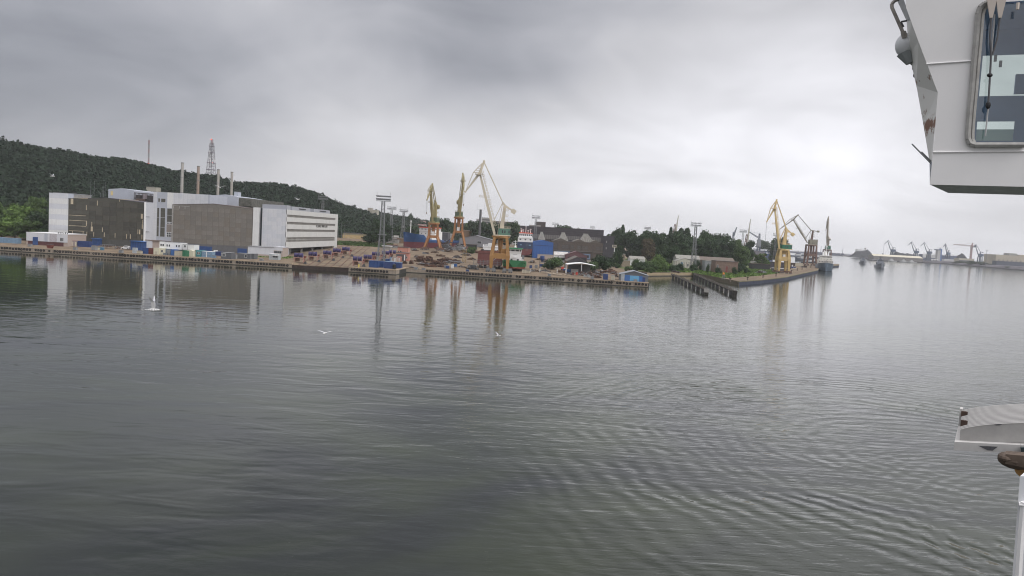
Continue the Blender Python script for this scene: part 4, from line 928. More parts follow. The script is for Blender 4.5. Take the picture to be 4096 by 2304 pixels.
# green coaster's bow on the slip next to the nearest crane
Yg = 466.; xg = wx(2058, Yg, 8); zg = QZ
t = thing('green_ship', 'green and red ship with white wheelhouse, bow towards the water, next to the nearest crane', 'ship', (xg, Yg, zg), R(-90))
gsc = 96 * Yg / F / 2
zd = D(2058, 1046, Yg).z - zg; zs = D(2058, 1067, Yg).z - zg
hull(t, [(-44, gsc * .95, gsc * .9, zd - 1, 1.6), (-30, gsc, gsc * .98, zd - .4, 1.2), (-8, gsc, gsc * .98, zd, 1.2), (-2, gsc * .98, gsc * .9, zd + .2, 1.2), (1.2, gsc * .9, gsc * .55, zd + .5, 1.4), (3.2, gsc * .62, gsc * .12, zd + .8, 1.9)], zs, M('ship_green', (.03, .17, .07), .5, .1, .4), M('ship_red_brown', (.22, .075, .05), .65, .15, .5))
z0 = zd - .6
o = deckhouse(t, -12, -5, 3.7, z0, z0 + 5.0, bright, n=2, wz=(z0 + 1.0, z0 + 2.0), wn=.32)
zw = z0 + 5.0
w_ = MB().add([(-11, -3.7, zw), (-5, -3.5, zw), (-5, 3.5, zw), (-11, 3.7, zw), (-11, -4.2, zw + 2.7), (-4.4, -4.1, zw + 2.7), (-4.4, 4.1, zw + 2.7), (-11, 4.2, zw + 2.7)], [(3, 2, 1, 0), (4, 5, 6, 7), (0, 1, 5, 4), (1, 2, 6, 5), (2, 3, 7, 6), (3, 0, 4, 7)]).build('wheelhouse', bright, t)
for y0, y1 in ((-3.5, -2.7), (-2.3, -.2), (.2, 2.3), (2.7, 3.5)): MB().add([(-4.84, y0, zw + .8), (-4.84, y1, zw + .8), (-4.44, y1, zw + 2.4), (-4.44, y0, zw + 2.4)], [(0, 1, 2, 3)]).build('window', glassd, w_)
MB().bx(-11.5, -4.0, -4.6, 4.6, zw + 2.7, zw + 3.3).build('wheelhouse_roof', M('roof_green', (.04, .22, .10), .5), t)
MB().tube((-7, 0, zw + 3.3), (-7, 0, zw + 8), .28, 8, .15).beam((-7, -1.2, zw + 7), (-7, 1.2, zw + 7), .22).beam((-7, -.8, zw + 6), (-7, .8, zw + 6), .2).ball((-7, 0, zw + 3.8), .7, .7, .6).build('signal_mast', bright, t)
deckhouse(t, -16, -9, 5.2, z0, z0 + 2.8, white2, 'lower_deckhouse'); MB().tube((-9, -5.6, z0 + 3.6), (-6, -5.6, z0 + 3.6), .9, 8).build('life_raft', bright, t)
MB().bx(-5, -4.2, -.8, .8, z0 + 2.6, z0 + 3.4).build('searchlight_box', bright, t); MB().bx(-7, -5.5, 4.3, 5.6, z0 + 2, z0 + 4.2).build('davit', steel, t)
for y in (-gsc * .8, gsc * .8): MB().bx(-.1, .9, y - .35, y + .35, zd - 1.2, zd - .5).build('hawsehole', dark, t)
m = MB()
for i in range(9): m.bx(-4.97, -4.93, -1.2 + i * .28, -1.05 + i * .28, z0 + 4.5, z0 + 4.75)
m.build('name_lettering', steeld, t)
# blue and red hull seen from its bow, on the second slip
Yb = 660.; xb = wx(1640, Yb, 12); zb = gz(xb, Yb)
t = thing('blue_ship', 'ship with dark blue and maroon hull on the slip behind the salmon building', 'ship', (xb, Yb, zb), R(-122))
zk = D(1650, 999, Yb).z - zb; zs = D(1660, 968, Yb).z - zb; zd = D(1630, 934, Yb).z - zb
hull(t, [(-62, 5, 4, zd - 4.2, zk + 1.5), (-50, 7.5, 7.2, zd - 4.2, zk), (-20, 8, 8, zd - 4.2, zk), (-12, 8, 7.5, zd - 3.6, zk), (-8, 7.8, 6.8, zd - .4, zk), (0, 6.4, 4.2, zd, zk), (5.5, 3.4, 1.0, zd + .8, zk + .3), (8, .6, .15, zd + 1.2, zk + 2.5)], zs, M('ship_blue', (.025, .075, .20), .5, .12, .4, streak=.2), M('ship_maroon', (.13, .035, .045), .65, .12, .5, streak=.2))
o = deckhouse(t, -34, -20, 6.8, zd - 4.5, zd + 2.8, bright, n=3, wz=(zd + .4, zd + 1.0), wn=.2)
o = deckhouse(t, -32, -19.5, 6.8, zd + 2.8, zd + 5.4, bright, 'bridge_deck', n=9, wz=(zd + 3.9, zd + 4.8), wn=.5)
for i in range(9): MB().bx(-31 + i * 1.25, -30.2 + i * 1.25, 6.78, 6.86, zd + 3.9, zd + 4.8).build('window', glassd, o)
for i in range(3): MB().bx(-29 + i * 2, -28.3 + i * 2, 6.78, 6.86, zd + .6, zd + 1.3).build('window', glassd, o)
MB().bx(-32.3, -19.2, -7.1, 7.1, zd + 5.4, zd + 6.2).build('red_fascia', hotred, t)
for x, hh_ in ((0, 10), (-26, 16)): MB().tube((x, 0, zd + (0 if x == 0 else 6)), (x, 0, zd + hh_), .42, 8, .3).beam((x, -1.6, zd + hh_ * .7), (x, 1.6, zd + hh_ * .7), .3).ball((x, 0, zd + hh_), .5, .5, 1).build('mast', bright, t)
m = MB()
for i in range(18): m.tube((-58 + i * 3, (i % 2 * 2 - 1) * 3.5, .0), (-58 + i * 3, (i % 2 * 2 - 1) * 3.5, zk + .4), .8, 6)
m.build('keel_blocks', rustd, t, kind='stuff')
# stern of a ship with white bridge and orange-red band
Ys = 700.; xs = wx(2100, Ys, 12); zb = gz(xs, Ys)
t = thing('white_bridge_ship', 'ship with white bridge and bright red roof band, seen from astern beside the blue hall', 'ship', (xs, Ys, zb), R(90))
hw = 62 * Ys / F / 2; zk = D(2100, 1026, Ys).z - zb; zs = D(2100, 995, Ys).z - zb; zd = D(2100, 968, Ys).z - zb
hull(t, [(0, hw * .97, hw * .93, zd, zk + 1.2), (5, hw, hw, zd, zk), (40, hw, hw, zd - 1, zk), (70, hw * .6, hw * .3, zd + 2, zk), (80, .5, .2, zd + 3, zk + 2)], zs, M('ship_navy', (.035, .05, .10), .6, .15, .4, streak=.4), M('ship_dark_red', (.15, .045, .045), .7, .12, .5, streak=.3))
o = deckhouse(t, 3, 16, hw * .98, zd - .4, zd + 3.2, bright, n=3, face='x0', wz=(zd + 1.6, zd + 2.7), wn=.3)
o = deckhouse(t, 4, 14, hw * .86, zd + 3.2, zd + 7.6, bright, 'bridge_deck', n=7, face='x0', wz=(zd + 5.4, zd + 6.8), wn=.72)
MB().bx(3.6, 14.5, -hw * .88, hw * .88, zd + 7.6, zd + 8.2).build('red_fascia', M('orange_red_band', (.75, .09, .04), .5), t)
MB().bx(2.6, 3.2, -hw * .95, hw * .95, zd + 3.2, zd + 4.3).build('bulwark', bright, t)
m = MB()
for y, h_ in ((-hw * .62, 3.6), (hw * .62, 3.6), (0, 6), (-2, 2.5), (2.4, 2.8), (3.6, 2)): m.tube((8, y, zd + 8.2), (8, y, zd + 8.2 + h_), .3, 6, .15).beam((8, y - 1, zd + 8 + h_ * .9), (8, y + 1, zd + 8 + h_ * .9), .2)
m.build('mast', bright, t)
for y in (-hw * .6, hw * .55): MB().bx(-.1, .02, y - .9, y + .9, zd - 3, zd - 2.2).build('draught_board', bluel, t)
m = MB()
for k in range(7): m.bx(-.5, -.3, -2.6, -.6, zk + 5 + k * 1.1, zk + 5.15 + k * 1.1)
m.build('stern_ladder', steel, t)
# white and grey ship moored at the end of the right quay
p = G(3303, 1085); Yw = p.y; t = thing('moored_ship', 'slate-blue hulled ship with cream superstructure moored bow-on at the right-hand quay', 'ship', (p.x, Yw, 0), math.atan2(-Yw, -p.x) + .06)
zd = D(3303, 1056, Yw).z
hull(t, [(-88, 7, 5.5, zd - 1.5, -2), (-70, 8.6, 8, zd - 1.5, -3), (-25, 9, 8.6, zd - .8, -3), (-12, 8.8, 7, zd, -3), (-4, 7.2, 3.2, zd + .8, -3), (0, 4.6, .9, zd + 1.3, -2.5), (2.2, 1.3, .2, zd + 1.7, -1)], .4, M('slate_hull', (.12, .16, .21), .5, .12, .3, streak=.35), M('dark_boot_topping', (.02, .03, .05), .6))
cr = M('cream_superstructure', (.62, .60, .55), .6, .05)
o = deckhouse(t, -50, -13, 8.0, zd - 1.2, zd + 4.2, cr, n=9, wz=(zd + 1.9, zd + 3.2), wn=.4)
o = deckhouse(t, -46, -15, 7.0, zd + 4.2, zd + 6.6, cr, 'middle_deck', n=4, wz=(zd + 5, zd + 5.7), wn=.2)
o = deckhouse(t, -40, -17, 6.4, zd + 6.6, zd + 9.4, cr, 'bridge_deck', n=9, wz=(zd + 7.4, zd + 8.5), wn=.66)
MB().bx(-41, -16.4, -6.9, 6.9, zd + 9.4, zd + 9.8).build('bridge_roof', bright, t)
m = MB().tube((-22, 0, zd + 9.8), (-22, 0, zd + 25), .45, 8, .25).beam((-22, -2.6, zd + 19), (-22, 2.6, zd + 19), .35).beam((-22, -4, zd + 15), (-22, 4, zd + 15), .4).ball((-22, 0, zd + 20.6), 1.2, 1.2, .8).beam((-22, 0, zd + 15), (-26, 0, zd + 10), .3)
m.tube((-26, 3, zd + 9.8), (-26, 3, zd + 14), .8, 8).tube((-26, -3, zd + 9.8), (-26, -3, zd + 14), .8, 8); m.build('radar_mast', bright, t)
MB().tube((-34, 0, zd + 9.4), (-36, 0, zd + 14), 2.2, 10, 1.9).build('funnel', cr, t); MB().tube((-2, 0, zd), (-2, 0, zd + 5), .2, 6).build('jackstaff', steeld, t)
for y in (-4.6, 4.6): MB().ball((-5.5, y * .95, zd - 3.4), .9, .9, .9).build('anchor', steeld, t)
m = MB()
for i in range(8): m.beam((-6 - i * .7, 6.9 + i * .1, zd - 1.0), (-6.4 - i * .7, 6.95 + i * .1, zd - 1.7), .12)
m.build('name_lettering', bright, t, kind=None)
m = MB(); pts = [(-88, 7), (-25, 9), (-12, 8.8), (-4, 7.2), (0, 4.6), (2.2, 0), (0, -4.6), (-4, -7.2), (-12, -8.8), (-25, -9)]
for a, b in zip(pts, pts[1:]):
    for z in (1.4, 2.2): m.beam((a[0], a[1], zd + z - .6), (b[0], b[1], zd + z - .6), .12)
m.build('railing', cr, t)
# patrol boats heading in
def boat(px, py, w_px, label):
    p = G(px, py); s = w_px * p.y / F / 7.; t = thing('patrol_boat', label, 'boat', (p.x, p.y, 0), math.atan2(-p.y, -p.x) + .1, 'grey boats steaming in the channel'); gy = M('boat_grey', (.24, .26, .30), .5, .1); gd = M('boat_dark', (.05, .055, .075), .5)
    hull(t, [(-34, 3.0, 2.8, 2.2, -1), (-12, 3.5, 3.2, 2.5, -1), (-4, 3.0, 1.9, 3.2, -1), (0, 1.5, .3, 3.9, -.8), (1.5, .2, .1, 4.2, 0)], .3, gy, gd)
    o = deckhouse(t, -22, -9, 2.7, 1.8, 5.0, gy); o = deckhouse(t, -18, -10, 2.2, 5, 7.2, gy, 'wheelhouse', n=4, wz=(5.8, 6.7), wn=.7)
    MB().tube((-14, 0, 7.2), (-14, 0, 10), .3, 6, .15).beam((-14, -1.6, 8.8), (-14, 1.6, 8.8), .3).bx(-15, -13, -1.2, 1.2, 7.2, 7.8).build('mast', gd, t)
    for y in (-2.9, 2.9): MB().bx(-16, -12, y - .4, y + .4, 2.8, 4.6).build('side_locker', gd, t)
    t.scale = (s, s, s)
    m = MB()
    for y in (-1, 1):
        for k in range(5): m.add([(-3 - k * 6, y * (2 + k * 1.3), .04), (-9 - k * 6, y * (3.2 + k * 1.3), .04), (-9 - k * 6, y * (2.4 + k * 1.1), .09), (-3 - k * 6, y * (1.2 + k * 1.1), .14)], [(0, 1, 2, 3)])
    m.build('bow_wave', M('foam', (.65, .67, .68), .8), t); return t
boat(3455, 1056, 21, 'farther and smaller of the two grey patrol boats in the channel'); boat(3526, 1072, 32, 'nearer and larger of the two grey patrol boats in the channel')
def tug(px, py, Y, label, L_=28, hd=0., col='tug_grey', cc=(.11, .13, .17), name='tugboat', grp=None, s=1.):
    x = wx(px, Y, 0); t = thing(name, label, 'boat', (x, Y, 0), hd, grp); mt = M(col, cc, .55, .15)
    hull(t, [(-L_, 3.6, 3.2, 3, -1), (-L_ * .3, 4.4, 4.2, 3, -1), (-L_ * .1, 3.6, 2.8, 3.8, -1), (0, .8, .2, 4.8, -.5)], .5, mt, steeld)
    deckhouse(t, -L_ * .62, -L_ * .2, 2.8, 2, 6.2, MATS.get('boat_house_white') or M('boat_house_white', (.5, .5, .5), .6), n=0); deckhouse(t, -L_ * .5, -L_ * .26, 2.3, 6.2, 8.8, mt, 'wheelhouse', n=4, wz=(7, 8.3), wn=.7)
    for i in range(4): MB().bx(-L_ * .48 + i * 1.6, -L_ * .48 + i * 1.6 + 1, -2.36, -2.28, 7, 8.3).build('window', glassd, t)
    MB().tube((-L_ * .4, 0, 8.8), (-L_ * .4, 0, 15), .25, 6, .12).beam((-L_ * .4, -1.4, 12), (-L_ * .4, 1.4, 12), .2).build('mast', steeld, t); MB().tube((-L_ * .58, 0, 5), (-L_ * .6, 0, 9.6), 1, 8).build('funnel', steeld, t); t.scale = (s, s, s); return t
tug(3180, 1032, 1640, 'dark grey tug behind the yellow crane', 34, R(178) + .0, s=1.5); tug(3212, 1020, 2400, 'small far grey vessel beside the low breakwater', 30, R(10), s=1.3, col='far_vessel', cc=(.14, .17, .22))
tug(3254, 1058, 1260, 'dark launch lying behind the legs of the grey-olive crane', 24, R(-80), s=1.25, col='launch_dark', cc=(.04, .05, .07)); tug(3232, 1040, 1380, 'grey barge-like boat heaped with tarpaulin behind the quay end', 30, R(185), s=1.4, col='barge_grey', cc=(.10, .11, .13))
# =================================================================== TYRES ON THE QUAY
tm = MB()
nn = 12
for i in range(nn):
    a = 2 * math.pi * i / nn
    for r_, y in ((.16, -.0), (.26, -.24), (.60, -.24), (.66, 0.)): tm.v.append((r_ * math.cos(a), y, r_ * math.sin(a)))
for i in range(nn):
    for j in range(3): a, b = i * 4 + j, ((i + 1) % nn) * 4 + j; tm.f.append((a, b, b + 1, a + 1))
tyre = tm.mesh('tyre_fender', rubber)
segs = [((-300, 437.8), (-226, 431.), 'black tyre fender on the quay wall below the dark-gated hall'), ((-226, 431.), (-180, 426.4), 'black tyre fender on the quay wall below the stacked cabins'),
        ((-179, 426.2), (-117, 419.9), 'black tyre fender on the quay wall left of the slipway'), ((-84.2, 416), (-61, 412.6), 'black tyre fender on the pier with the blue boxes'),
        ((-47.6, 440.1), (-15, 436.1), 'black tyre fender on the quay wall below the rusty scrap'), ((-15, 436.), (14, 432.3), 'black tyre fender on the quay wall below the nearest crane'), ((14, 432.3), (71.8, 424), 'black tyre fender on the long pier wall near its right end')]
for (a, b, la) in segs:
    a, b = Vector(a), Vector(b); d = (b - a); L_ = d.length; d.normalize(); s = .8; rzq = math.atan2(d.y, d.x); k = 0
    while s < L_ - .6:
        o = bpy.data.objects.new('tyre_fender', tyre); COL.objects.link(o); p = a + d * s + Vector((d.y, -d.x)) * .15
        o.location = (p.x, p.y, 1.5 + random.uniform(-.12, .12)); o.rotation_euler = (0, 0, rzq); f = random.uniform(.92, 1.1); o.scale = (f, 1, f)
        k += 1; tag(o, la.replace('black tyre fender on', 'black tyre fender, %d%s from the left, on' % (k, 'st' if k % 10 == 1 and k != 11 else 'nd' if k % 10 == 2 and k != 12 else 'rd' if k % 10 == 3 and k != 13 else 'th')).replace('long pier wall near its right end', 'right half of the pier wall'), 'tyre', 'tyre fenders along the quay'); s += random.choice((1.45, 1.5, 1.7, 1.8, 1.6)) + (1.6 if k % random.choice((9, 11, 13)) == 0 else 0)
# =================================================================== THINGS ON THE QUAY
QR = -.095
def quayY(px, py):
    z = QZ; p = base(px, py); return p.y
corr = {}
def container(px0, px1, pyt, pyb, label, mt, dep=2.5, name='shipping_container', cat='container', roofm=None, wins=(), doors=(), Y=None, ribs=True, z0=None, group='containers and cabins on the quay', rz=QR):
    if Y is None: Y = quayY((px0 + px1) / 2, pyb)
    a = D(px0, (pyt + pyb) / 2, Y); b = D(px1, (pyt + pyb) / 2, Y); w = b.x - a.x; zt = D((px0 + px1) / 2, pyt, Y).z
    zb = D((px0 + px1) / 2, pyb, Y).z if z0 is None else z0
    t = thing(name, label, cat, (a.x, Y - math.tan(rz) * w * .5, zb), rz, group); h = zt - zb
    MB().bx(0.04, w - .04, .04, dep, .0, h - .1).build('body', mt, t); m = MB()
    for x in (0, w - .14): m.bx(x, x + .14, 0, .14, 0, h); m.bx(x, x + .14, dep - .1, dep + .04, 0, h)
    m.bx(.14, w - .14, 0, .14, 0, .16).bx(.14, w - .14, 0, .14, h - .16, h); m.build('frame', mt, t)
    MB().bx(-.03, w + .03, -.03, dep + .06, h - .0, h + .08).build('roof', roofm or mt, t)
    if ribs:
        m = MB(); n = max(3, int(w / .42))
        for i in range(n): x = .2 + (w - .4) * i / n; m.bx(x, x + (w - .4) / n * .5, .0, .05, .17, h - .17)
        m.build('corrugation', mt, t)
    for u0, u1, v0, v1, n in wins: win(t, u0 * w, u1 * w, v0 * h, v1 * h, -.02, bright, glassd, n, .09)
    for u0, u1, v1, dm in doors: MB().bx(u0 * w, u1 * w, -.06, .03, .05, v1 * h).build('door', dm, t)
    return t, w, h
def kiosk(px0, px1, pyt, pyb, label, mt, name='equipment_cabinet', cat='cabinet', dep=1.5, legs=True, lid=steel, group='cabinets on the quay', Y=None):
    if Y is None: Y = quayY((px0 + px1) / 2, pyb)
    a = D(px0, pyb, Y); b = D(px1, pyb, Y); w = b.x - a.x; h = D(px0, pyt, Y).z - a.z
    t = thing(name, label, cat, (a.x, Y, a.z), QR, group)
    MB().bx(.05, w - .05, 0, dep, .25 if legs else 0, h - .12).build('body', mt, t); MB().bx(-.05, w + .05, -.08, dep + .08, h - .12, h).build('lid', lid, t)
    if legs:
        m = MB()
        for x in (.05, w - .2): m.bx(x, x + .15, .05, .2, 0, .26); m.bx(x, x + .15, dep - .2, dep - .05, 0, .26)
        m.build('feet', steel, t)
    for u in (.33, .66): MB().bx(w * u - .02, w * u + .02, -.03, .01, .3, h - .2).build('door_joint', steeld, t)
    return t
C_ = container
C_(-20, 74, 952, 972, 'pale blue-grey container at the far left edge of the quay', bluel, 3)
kiosk(110, 124, 975, 987, 'grey box standing left of the blue door of the low annex', greym)
C_(242, 265, 962, 984, 'blue container left of the two pinkish sheds', blue); C_(265, 308, 963, 985, 'pinkish double shed with two white doors', M('pink_grey_sheet', (.36, .31, .31), .7), 3, 'storage_shed', 'shed', ribs=False, doors=((.42, .60, .82, creamp), (.84, .98, .82, creamp)), roofm=reddk)
C_(308.5, 359, 965, 988, 'long blue container right of the pinkish double shed', blued)
# red skip, narrower at the foot
p = base(207, 993); w = 21 * p.y / F; t = thing('waste_skip', 'small red hopper skip on the quay edge below the dark gate', 'skip', (p.x, p.y - 1.5, p.z), QR)
MB().prism([(-w * .28, 0), (w * .28, 0), (w * .5, 1.1), (w * .5, 2.1), (-w * .5, 2.1), (-w * .5, 1.1)], -1, 1).build('body', reddk, t); MB().bx(-w * .54, w * .54, -1.1, 1.1, 2.1, 2.25).build('rim', steeld, t)
p = base(224, 984); t = thing('portable_toilet', 'white rounded portable toilet beside the red skip', 'toilet', (p.x, p.y, p.z), QR)
MB().bx(-.9, .9, 0, 1.8, 0, 2.5).build('cabin', bright, t); MB().prism([(-.95, 2.5), (.95, 2.5), (.6, 2.95), (-.6, 2.95)], -.05, 1.85).build('roof', white2, t); MB().bx(-.25, .3, -.05, 0, .2, 2.2).build('door', steeld, t)
kiosk(291, 306, 989, 1001, 'grey box on the quay edge below the pinkish shed', greym)
for a in ((368, 392, 956, 982, 'tall blue tarpaulin tent left of the pipe rack'), (392.5, 424, 957, 981, 'blue tarpaulin tent behind the pipe rack'), (521, 572, 966, 1001, 'large blue tarpaulin tent right of the white van')):
    t, w, h = C_(*a[:5], blue, 4, 'tarpaulin_tent', 'tent', ribs=False, group='blue tarpaulin tents'); MB().prism([(-.4, h), (w + .3, h - .1), (w + .3, h + .15), (w * .5, h + .35), (-.4, h + .25)], -.5, 4.2).build('canopy', bluem, t)
    for i in range(5): MB().bx(w * (i + .5) / 5 - .04, w * (i + .5) / 5 + .04, -.02, .03, .2, h - .2).build('seam', bluem, t)
def rack(px0, px1, pyt, pyb, label, n, lv, mt=steel, load=rustm, grp='steel racks'):
    p = base((px0 + px1) / 2, pyb); w = (px1 - px0) * p.y / F; h = (pyb - pyt) * p.y / F; t = thing('steel_rack', label, 'rack', (p.x - w / 2, p.y, p.z), QR, grp)
    m = MB()
    for i in range(n + 1):
        for y in (0, 2.2): m.bx(w * i / n - .08, w * i / n + .08, y, y + .14, 0, h)
    m.build('upright', mt, t)
    for k in range(lv): z = h * (k + 1) / lv; m = MB().bx(-.1, w + .1, -.02, .14, z - .16, z).bx(-.1, w + .1, 2.1, 2.3, z - .16, z); m.build('shelf_beam', mt, t)
    for k in range(lv - 1):
        m = MB()
        for j in range(5): x = random.uniform(.2, w * .6); m.bx(x, x + random.uniform(1, w * .35), .2, 1.8, h * (k + 1) / lv, h * (k + 1) / lv + random.uniform(.2, .8))
        m.build('stored_steel', load, t)
    return t
rack(394, 460, 957, 982, 'tall grey pipe rack in front of the blue tents', 5, 3); rack(400, 455, 978, 995, 'low steel table rack loaded with parts, left of the van', 3, 2)
def pallet_pile(px, py, wpx, hpx, label, mts, n=14, name='scrap_pile', cat='scrap', grp='piles of scrap steel', dep=None, ln=(.3, 1.), flat=.25):
    p = base(px, py); w = wpx * p.y / F; h = hpx * p.y / F; dep = dep or w * .8; t = thing(name, label, cat, (p.x, p.y, p.z), QR, grp)
    for gi, mt in enumerate(mts):
        m = MB()
        for i in range(n // len(mts)):
            x, y = random.gauss(0, w * .24), random.uniform(0, dep); x = max(-w / 2, min(w / 2, x)); zz = h * random.random() * max(.15, 1 - (2 * abs(x) / w) ** 2)
            a = random.uniform(-.5, .5) if random.random() < .7 else random.uniform(0, 3.1); l = w * random.uniform(*ln) * .5
            dx, dy = math.cos(a) * l / 2, math.sin(a) * l / 2; dz = random.uniform(-flat, flat) * l * .5
            q = random.random()
            if q < .5: m.beam((x - dx, y - dy, max(.1, zz - dz)), (x + dx, y + dy, max(.1, zz + dz)), random.uniform(.2, .55), random.uniform(.2, .9))
            elif q < .8: m.bx(x - l * .2, x + l * .2, y - .5, y + .5, max(0, zz - .5), zz + .2)
            else: m.tube((x - dx, y - dy, max(.3, zz)), (x + dx, y + dy, max(.3, zz + dz)), random.uniform(.15, .45), 7)
        m.build(['heap', 'loose_pieces', 'pale_pieces'][gi % 3], mt, t)
    MB().prism([(-w * .42, 0), (w * .42, 0), (w * .2, h * .5), (-w * .15, h * .55)], dep * .2, dep * .8).build('core', mts[0], t)
    return t
pallet_pile(465, 995, 30, 7, 'low heap of pale metal parts between the table rack and the van', [steel, rustm], 16)
def van(px, py, label, mt, L_=4.6, name='parked_van', cat='van', rz=0.):
    p = base(px, py); t = thing(name, label, cat, (p.x, p.y, p.z), rz); H_ = 2.0 if cat == 'van' else 1.45
    prof = [(-L_ / 2, .35), (L_ / 2, .35), (L_ / 2, 1.0), (L_ * .47, H_ * .8), (L_ * .4, H_), (-L_ * .12, H_), (-L_ * .26, 1.2), (-L_ * .47, .95)] if cat == 'van' else [(-L_ / 2, .3), (L_ / 2, .3), (L_ / 2, .85), (L_ * .38, .95), (L_ * .22, H_), (-L_ * .12, H_), (-L_ * .27, .95), (-L_ * .48, .8)]
    MB().prism(prof, -.85, .85).build('body', mt, t); xs = ((-.1, .1), (.14, .3)) if cat == 'van' else ((-.13, .02), (.05, .2))
    for a, b in xs: MB().bx(L_ * a, L_ * b, -.88, -.84, H_ * .58, H_ * .88).build('side_window', glassd, t)
    MB().add([(-L_ * .262, -.75, 1.22 if cat == 'van' else .97), (-L_ * .262, .75, 1.22 if cat == 'van' else .97), (-L_ * .125, .7, H_ - .06), (-L_ * .125, -.7, H_ - .06)], [(0, 1, 2, 3)]).build('windscreen', glassd, t)
    for x in (-L_ * .31, L_ * .31):
        for y in (-.86, .86): MB().tube((x, y - .1, .33), (x, y + .1, .33), .34, 12).build('wheel', rubber, t)
    return t
van(503, 997, 'white van parked in front of the big blue tent', bright)
kiosk(364, 383, 983, 1001, 'grey open-fronted shelter left of the cream cabinet', greym, 'tool_shelter', 'shelter', 2); kiosk(383.5, 395, 989, 1000, 'small cream cabinet beside the grey shelter', creamp)
p = base(406, 1001); t = thing('gas_bottle_cage', 'blue gas bottle cage beside the cream cabinet', 'cage', (p.x, p.y, p.z), QR); MB().bx(-.9, .9, 0, 1.2, 0, 1.5).build('cage', M('worn_blue', (.08, .18, .27), .6, .3), t)
for i in range(4): MB().tube((-.65 + i * .42, .4, .2), (-.65 + i * .42, .4, 1.9), .16, 8).build('gas_bottle', bluel, t)
kiosk(474, 489, 999, 1013, 'grey box alone on the quay edge below the van', greym)
t = kiosk(529, 545, 990, 1013, 'pale translucent liquid tank beside the cream benches', M('milky_plastic', (.42, .45, .47), .4), 'liquid_tank', 'tank', 1.8, False)
m = kiosk(546, 567, 1003, 1015, 'cream bench with brown crates in front of the blue container', beige, 'work_bench', 'bench', 1.4)
C_(568, 591, 992, 1015, 'square blue container between the big tent and the red container', blue); C_(591.5, 613, 993, 1016, 'brown-red container left of the cream cabins', reddk)
C_(613.5, 636, 993, 1018, 'cream cabin with a notice, left of the cream cabin with a double window', creamp, 6, 'site_cabin', 'cabin', ribs=False, doors=((.3, .7, .5, beige),)); C_(636.5, 659, 994, 1019, 'cream cabin with a dark double window', creamp, 6, 'site_cabin', 'cabin', ribs=False, wins=((.3, .72, .4, .78, 2),))
C_(659.5, 682, 996, 1020, 'grey-blue cabin with a pale door', M('slate_blue_sheet', (.17, .20, .24), .6), 6, 'site_cabin', 'cabin', doors=((.4, .98, .85, greym),)); C_(682.5, 700, 998, 1022, 'mid blue container with white scribbles behind the open shelter', bluem, 6)
C_(700.5, 731, 1001, 1021, 'dark green container behind the beige shelter', greenp, 5); C_(729, 745, 1003, 1026, 'dark green narrow container left of the arched cream cabin', greenp, 5)
t, w, h = C_(745.5, 772, 1003, 1026, 'cream cabin with an arched roof and a barred window', creamp, 3, 'site_cabin', 'cabin', ribs=False, wins=((.18, .48, .42, .9, 2),)); MB().prism([(0, h), (w, h), (w * .8, h + .3), (w * .5, h + .42), (w * .2, h + .3)], 0, 3).build('arched_roof', creamp, t)
C_(774, 782, 1005, 1026, 'narrow pale cream cabinet cabin beside the arched cabin', creamp, 2, 'site_cabin', 'cabin', ribs=False); C_(782.5, 805, 1002, 1027, 'teal cabin with a white double window', teal, 6, 'site_cabin', 'cabin', wins=((.22, .8, .38, .78, 2),))
t, w, h = C_(805.5, 850, 1006, 1029, 'light blue container with white roof and white scribbles', bluel, 3.5, roofm=bright); MB().bx(w * .44, w * .5, -.06, .0, .1, h - .3).build('white_post', bright, t)
m = MB()
for i in range(9): x = w * (.15 + .08 * i); m.beam((x, -.04, h * .5), (x + .3, -.04, h * (.5 + .2 * random.random())), .07)
m.build('scribble', bright, t)
kiosk(697, 732, 1002, 1024, 'beige open shelter with benches in front of the green container', beige, 'bus_shelter', 'shelter', 1.6); kiosk(652, 666, 1011, 1020, 'small grey-blue box in front of the cream cabin', M('slate_box', (.2, .23, .26), .6))
kiosk(847, 861, 1021, 1033, 'pale blue-grey box on the quay edge right of the light blue container', bluel)
YC = quayY(690, 1021) + .8
for a in ((637.5, 659.5, 966, 993, 'leftmost white cabin of the upper row', ((.15, .48, .3, .68, 1), (.54, .88, .3, .68, 1))), (660, 728.5, 969.5, 997, 'long white cabin of the upper row with two pairs of dark windows', ((.06, .16, .32, .68, 1), (.20, .30, .32, .68, 1), (.64, .74, .32, .68, 1), (.79, .89, .32, .68, 1))),
          (729.5, 750, 977, 998.5, 'pale grey cabin of the upper row with a narrow double window', ((.3, .72, .42, .85, 2),)), (751.5, 776, 979, 999.5, 'plain pale grey cabin at the right end of the upper row', ())):
    C_(*a[:5], bright if a[0] < 700 else white2, 6, 'site_cabin', 'cabin', ribs=False, wins=a[5], Y=YC - (a[0] - 690) * .0135, roofm=greyd, group='upper row of stacked white cabins')
C_(860, 883, 1007, 1023, 'dark blue container behind the dark grey cabins', blued, 3)
C_(883, 926, 1011, 1036, 'dark grey cabin with a white three-part window', greyd, 5, 'site_cabin', 'cabin', ribs=False, wins=((.04, .44, .42, .88, 3),), roofm=greym); C_(945, 1001, 1014, 1036, 'long dark grey cabin with one pale window', greyd, 5, 'site_cabin', 'cabin', ribs=False, wins=((.6, .78, .3, .82, 1),), roofm=greym)
C_(1001.5, 1016, 1015, 1037, 'short dark grey cabin joined to the right end of the long one', greyd, 5, 'site_cabin', 'cabin', ribs=False, wins=((.0, .45, .3, .8, 1),), roofm=greym); kiosk(926, 945, 1016, 1036, 'pale shelter between the two dark grey cabins', greym, 'bus_shelter', 'shelter', 1.6)
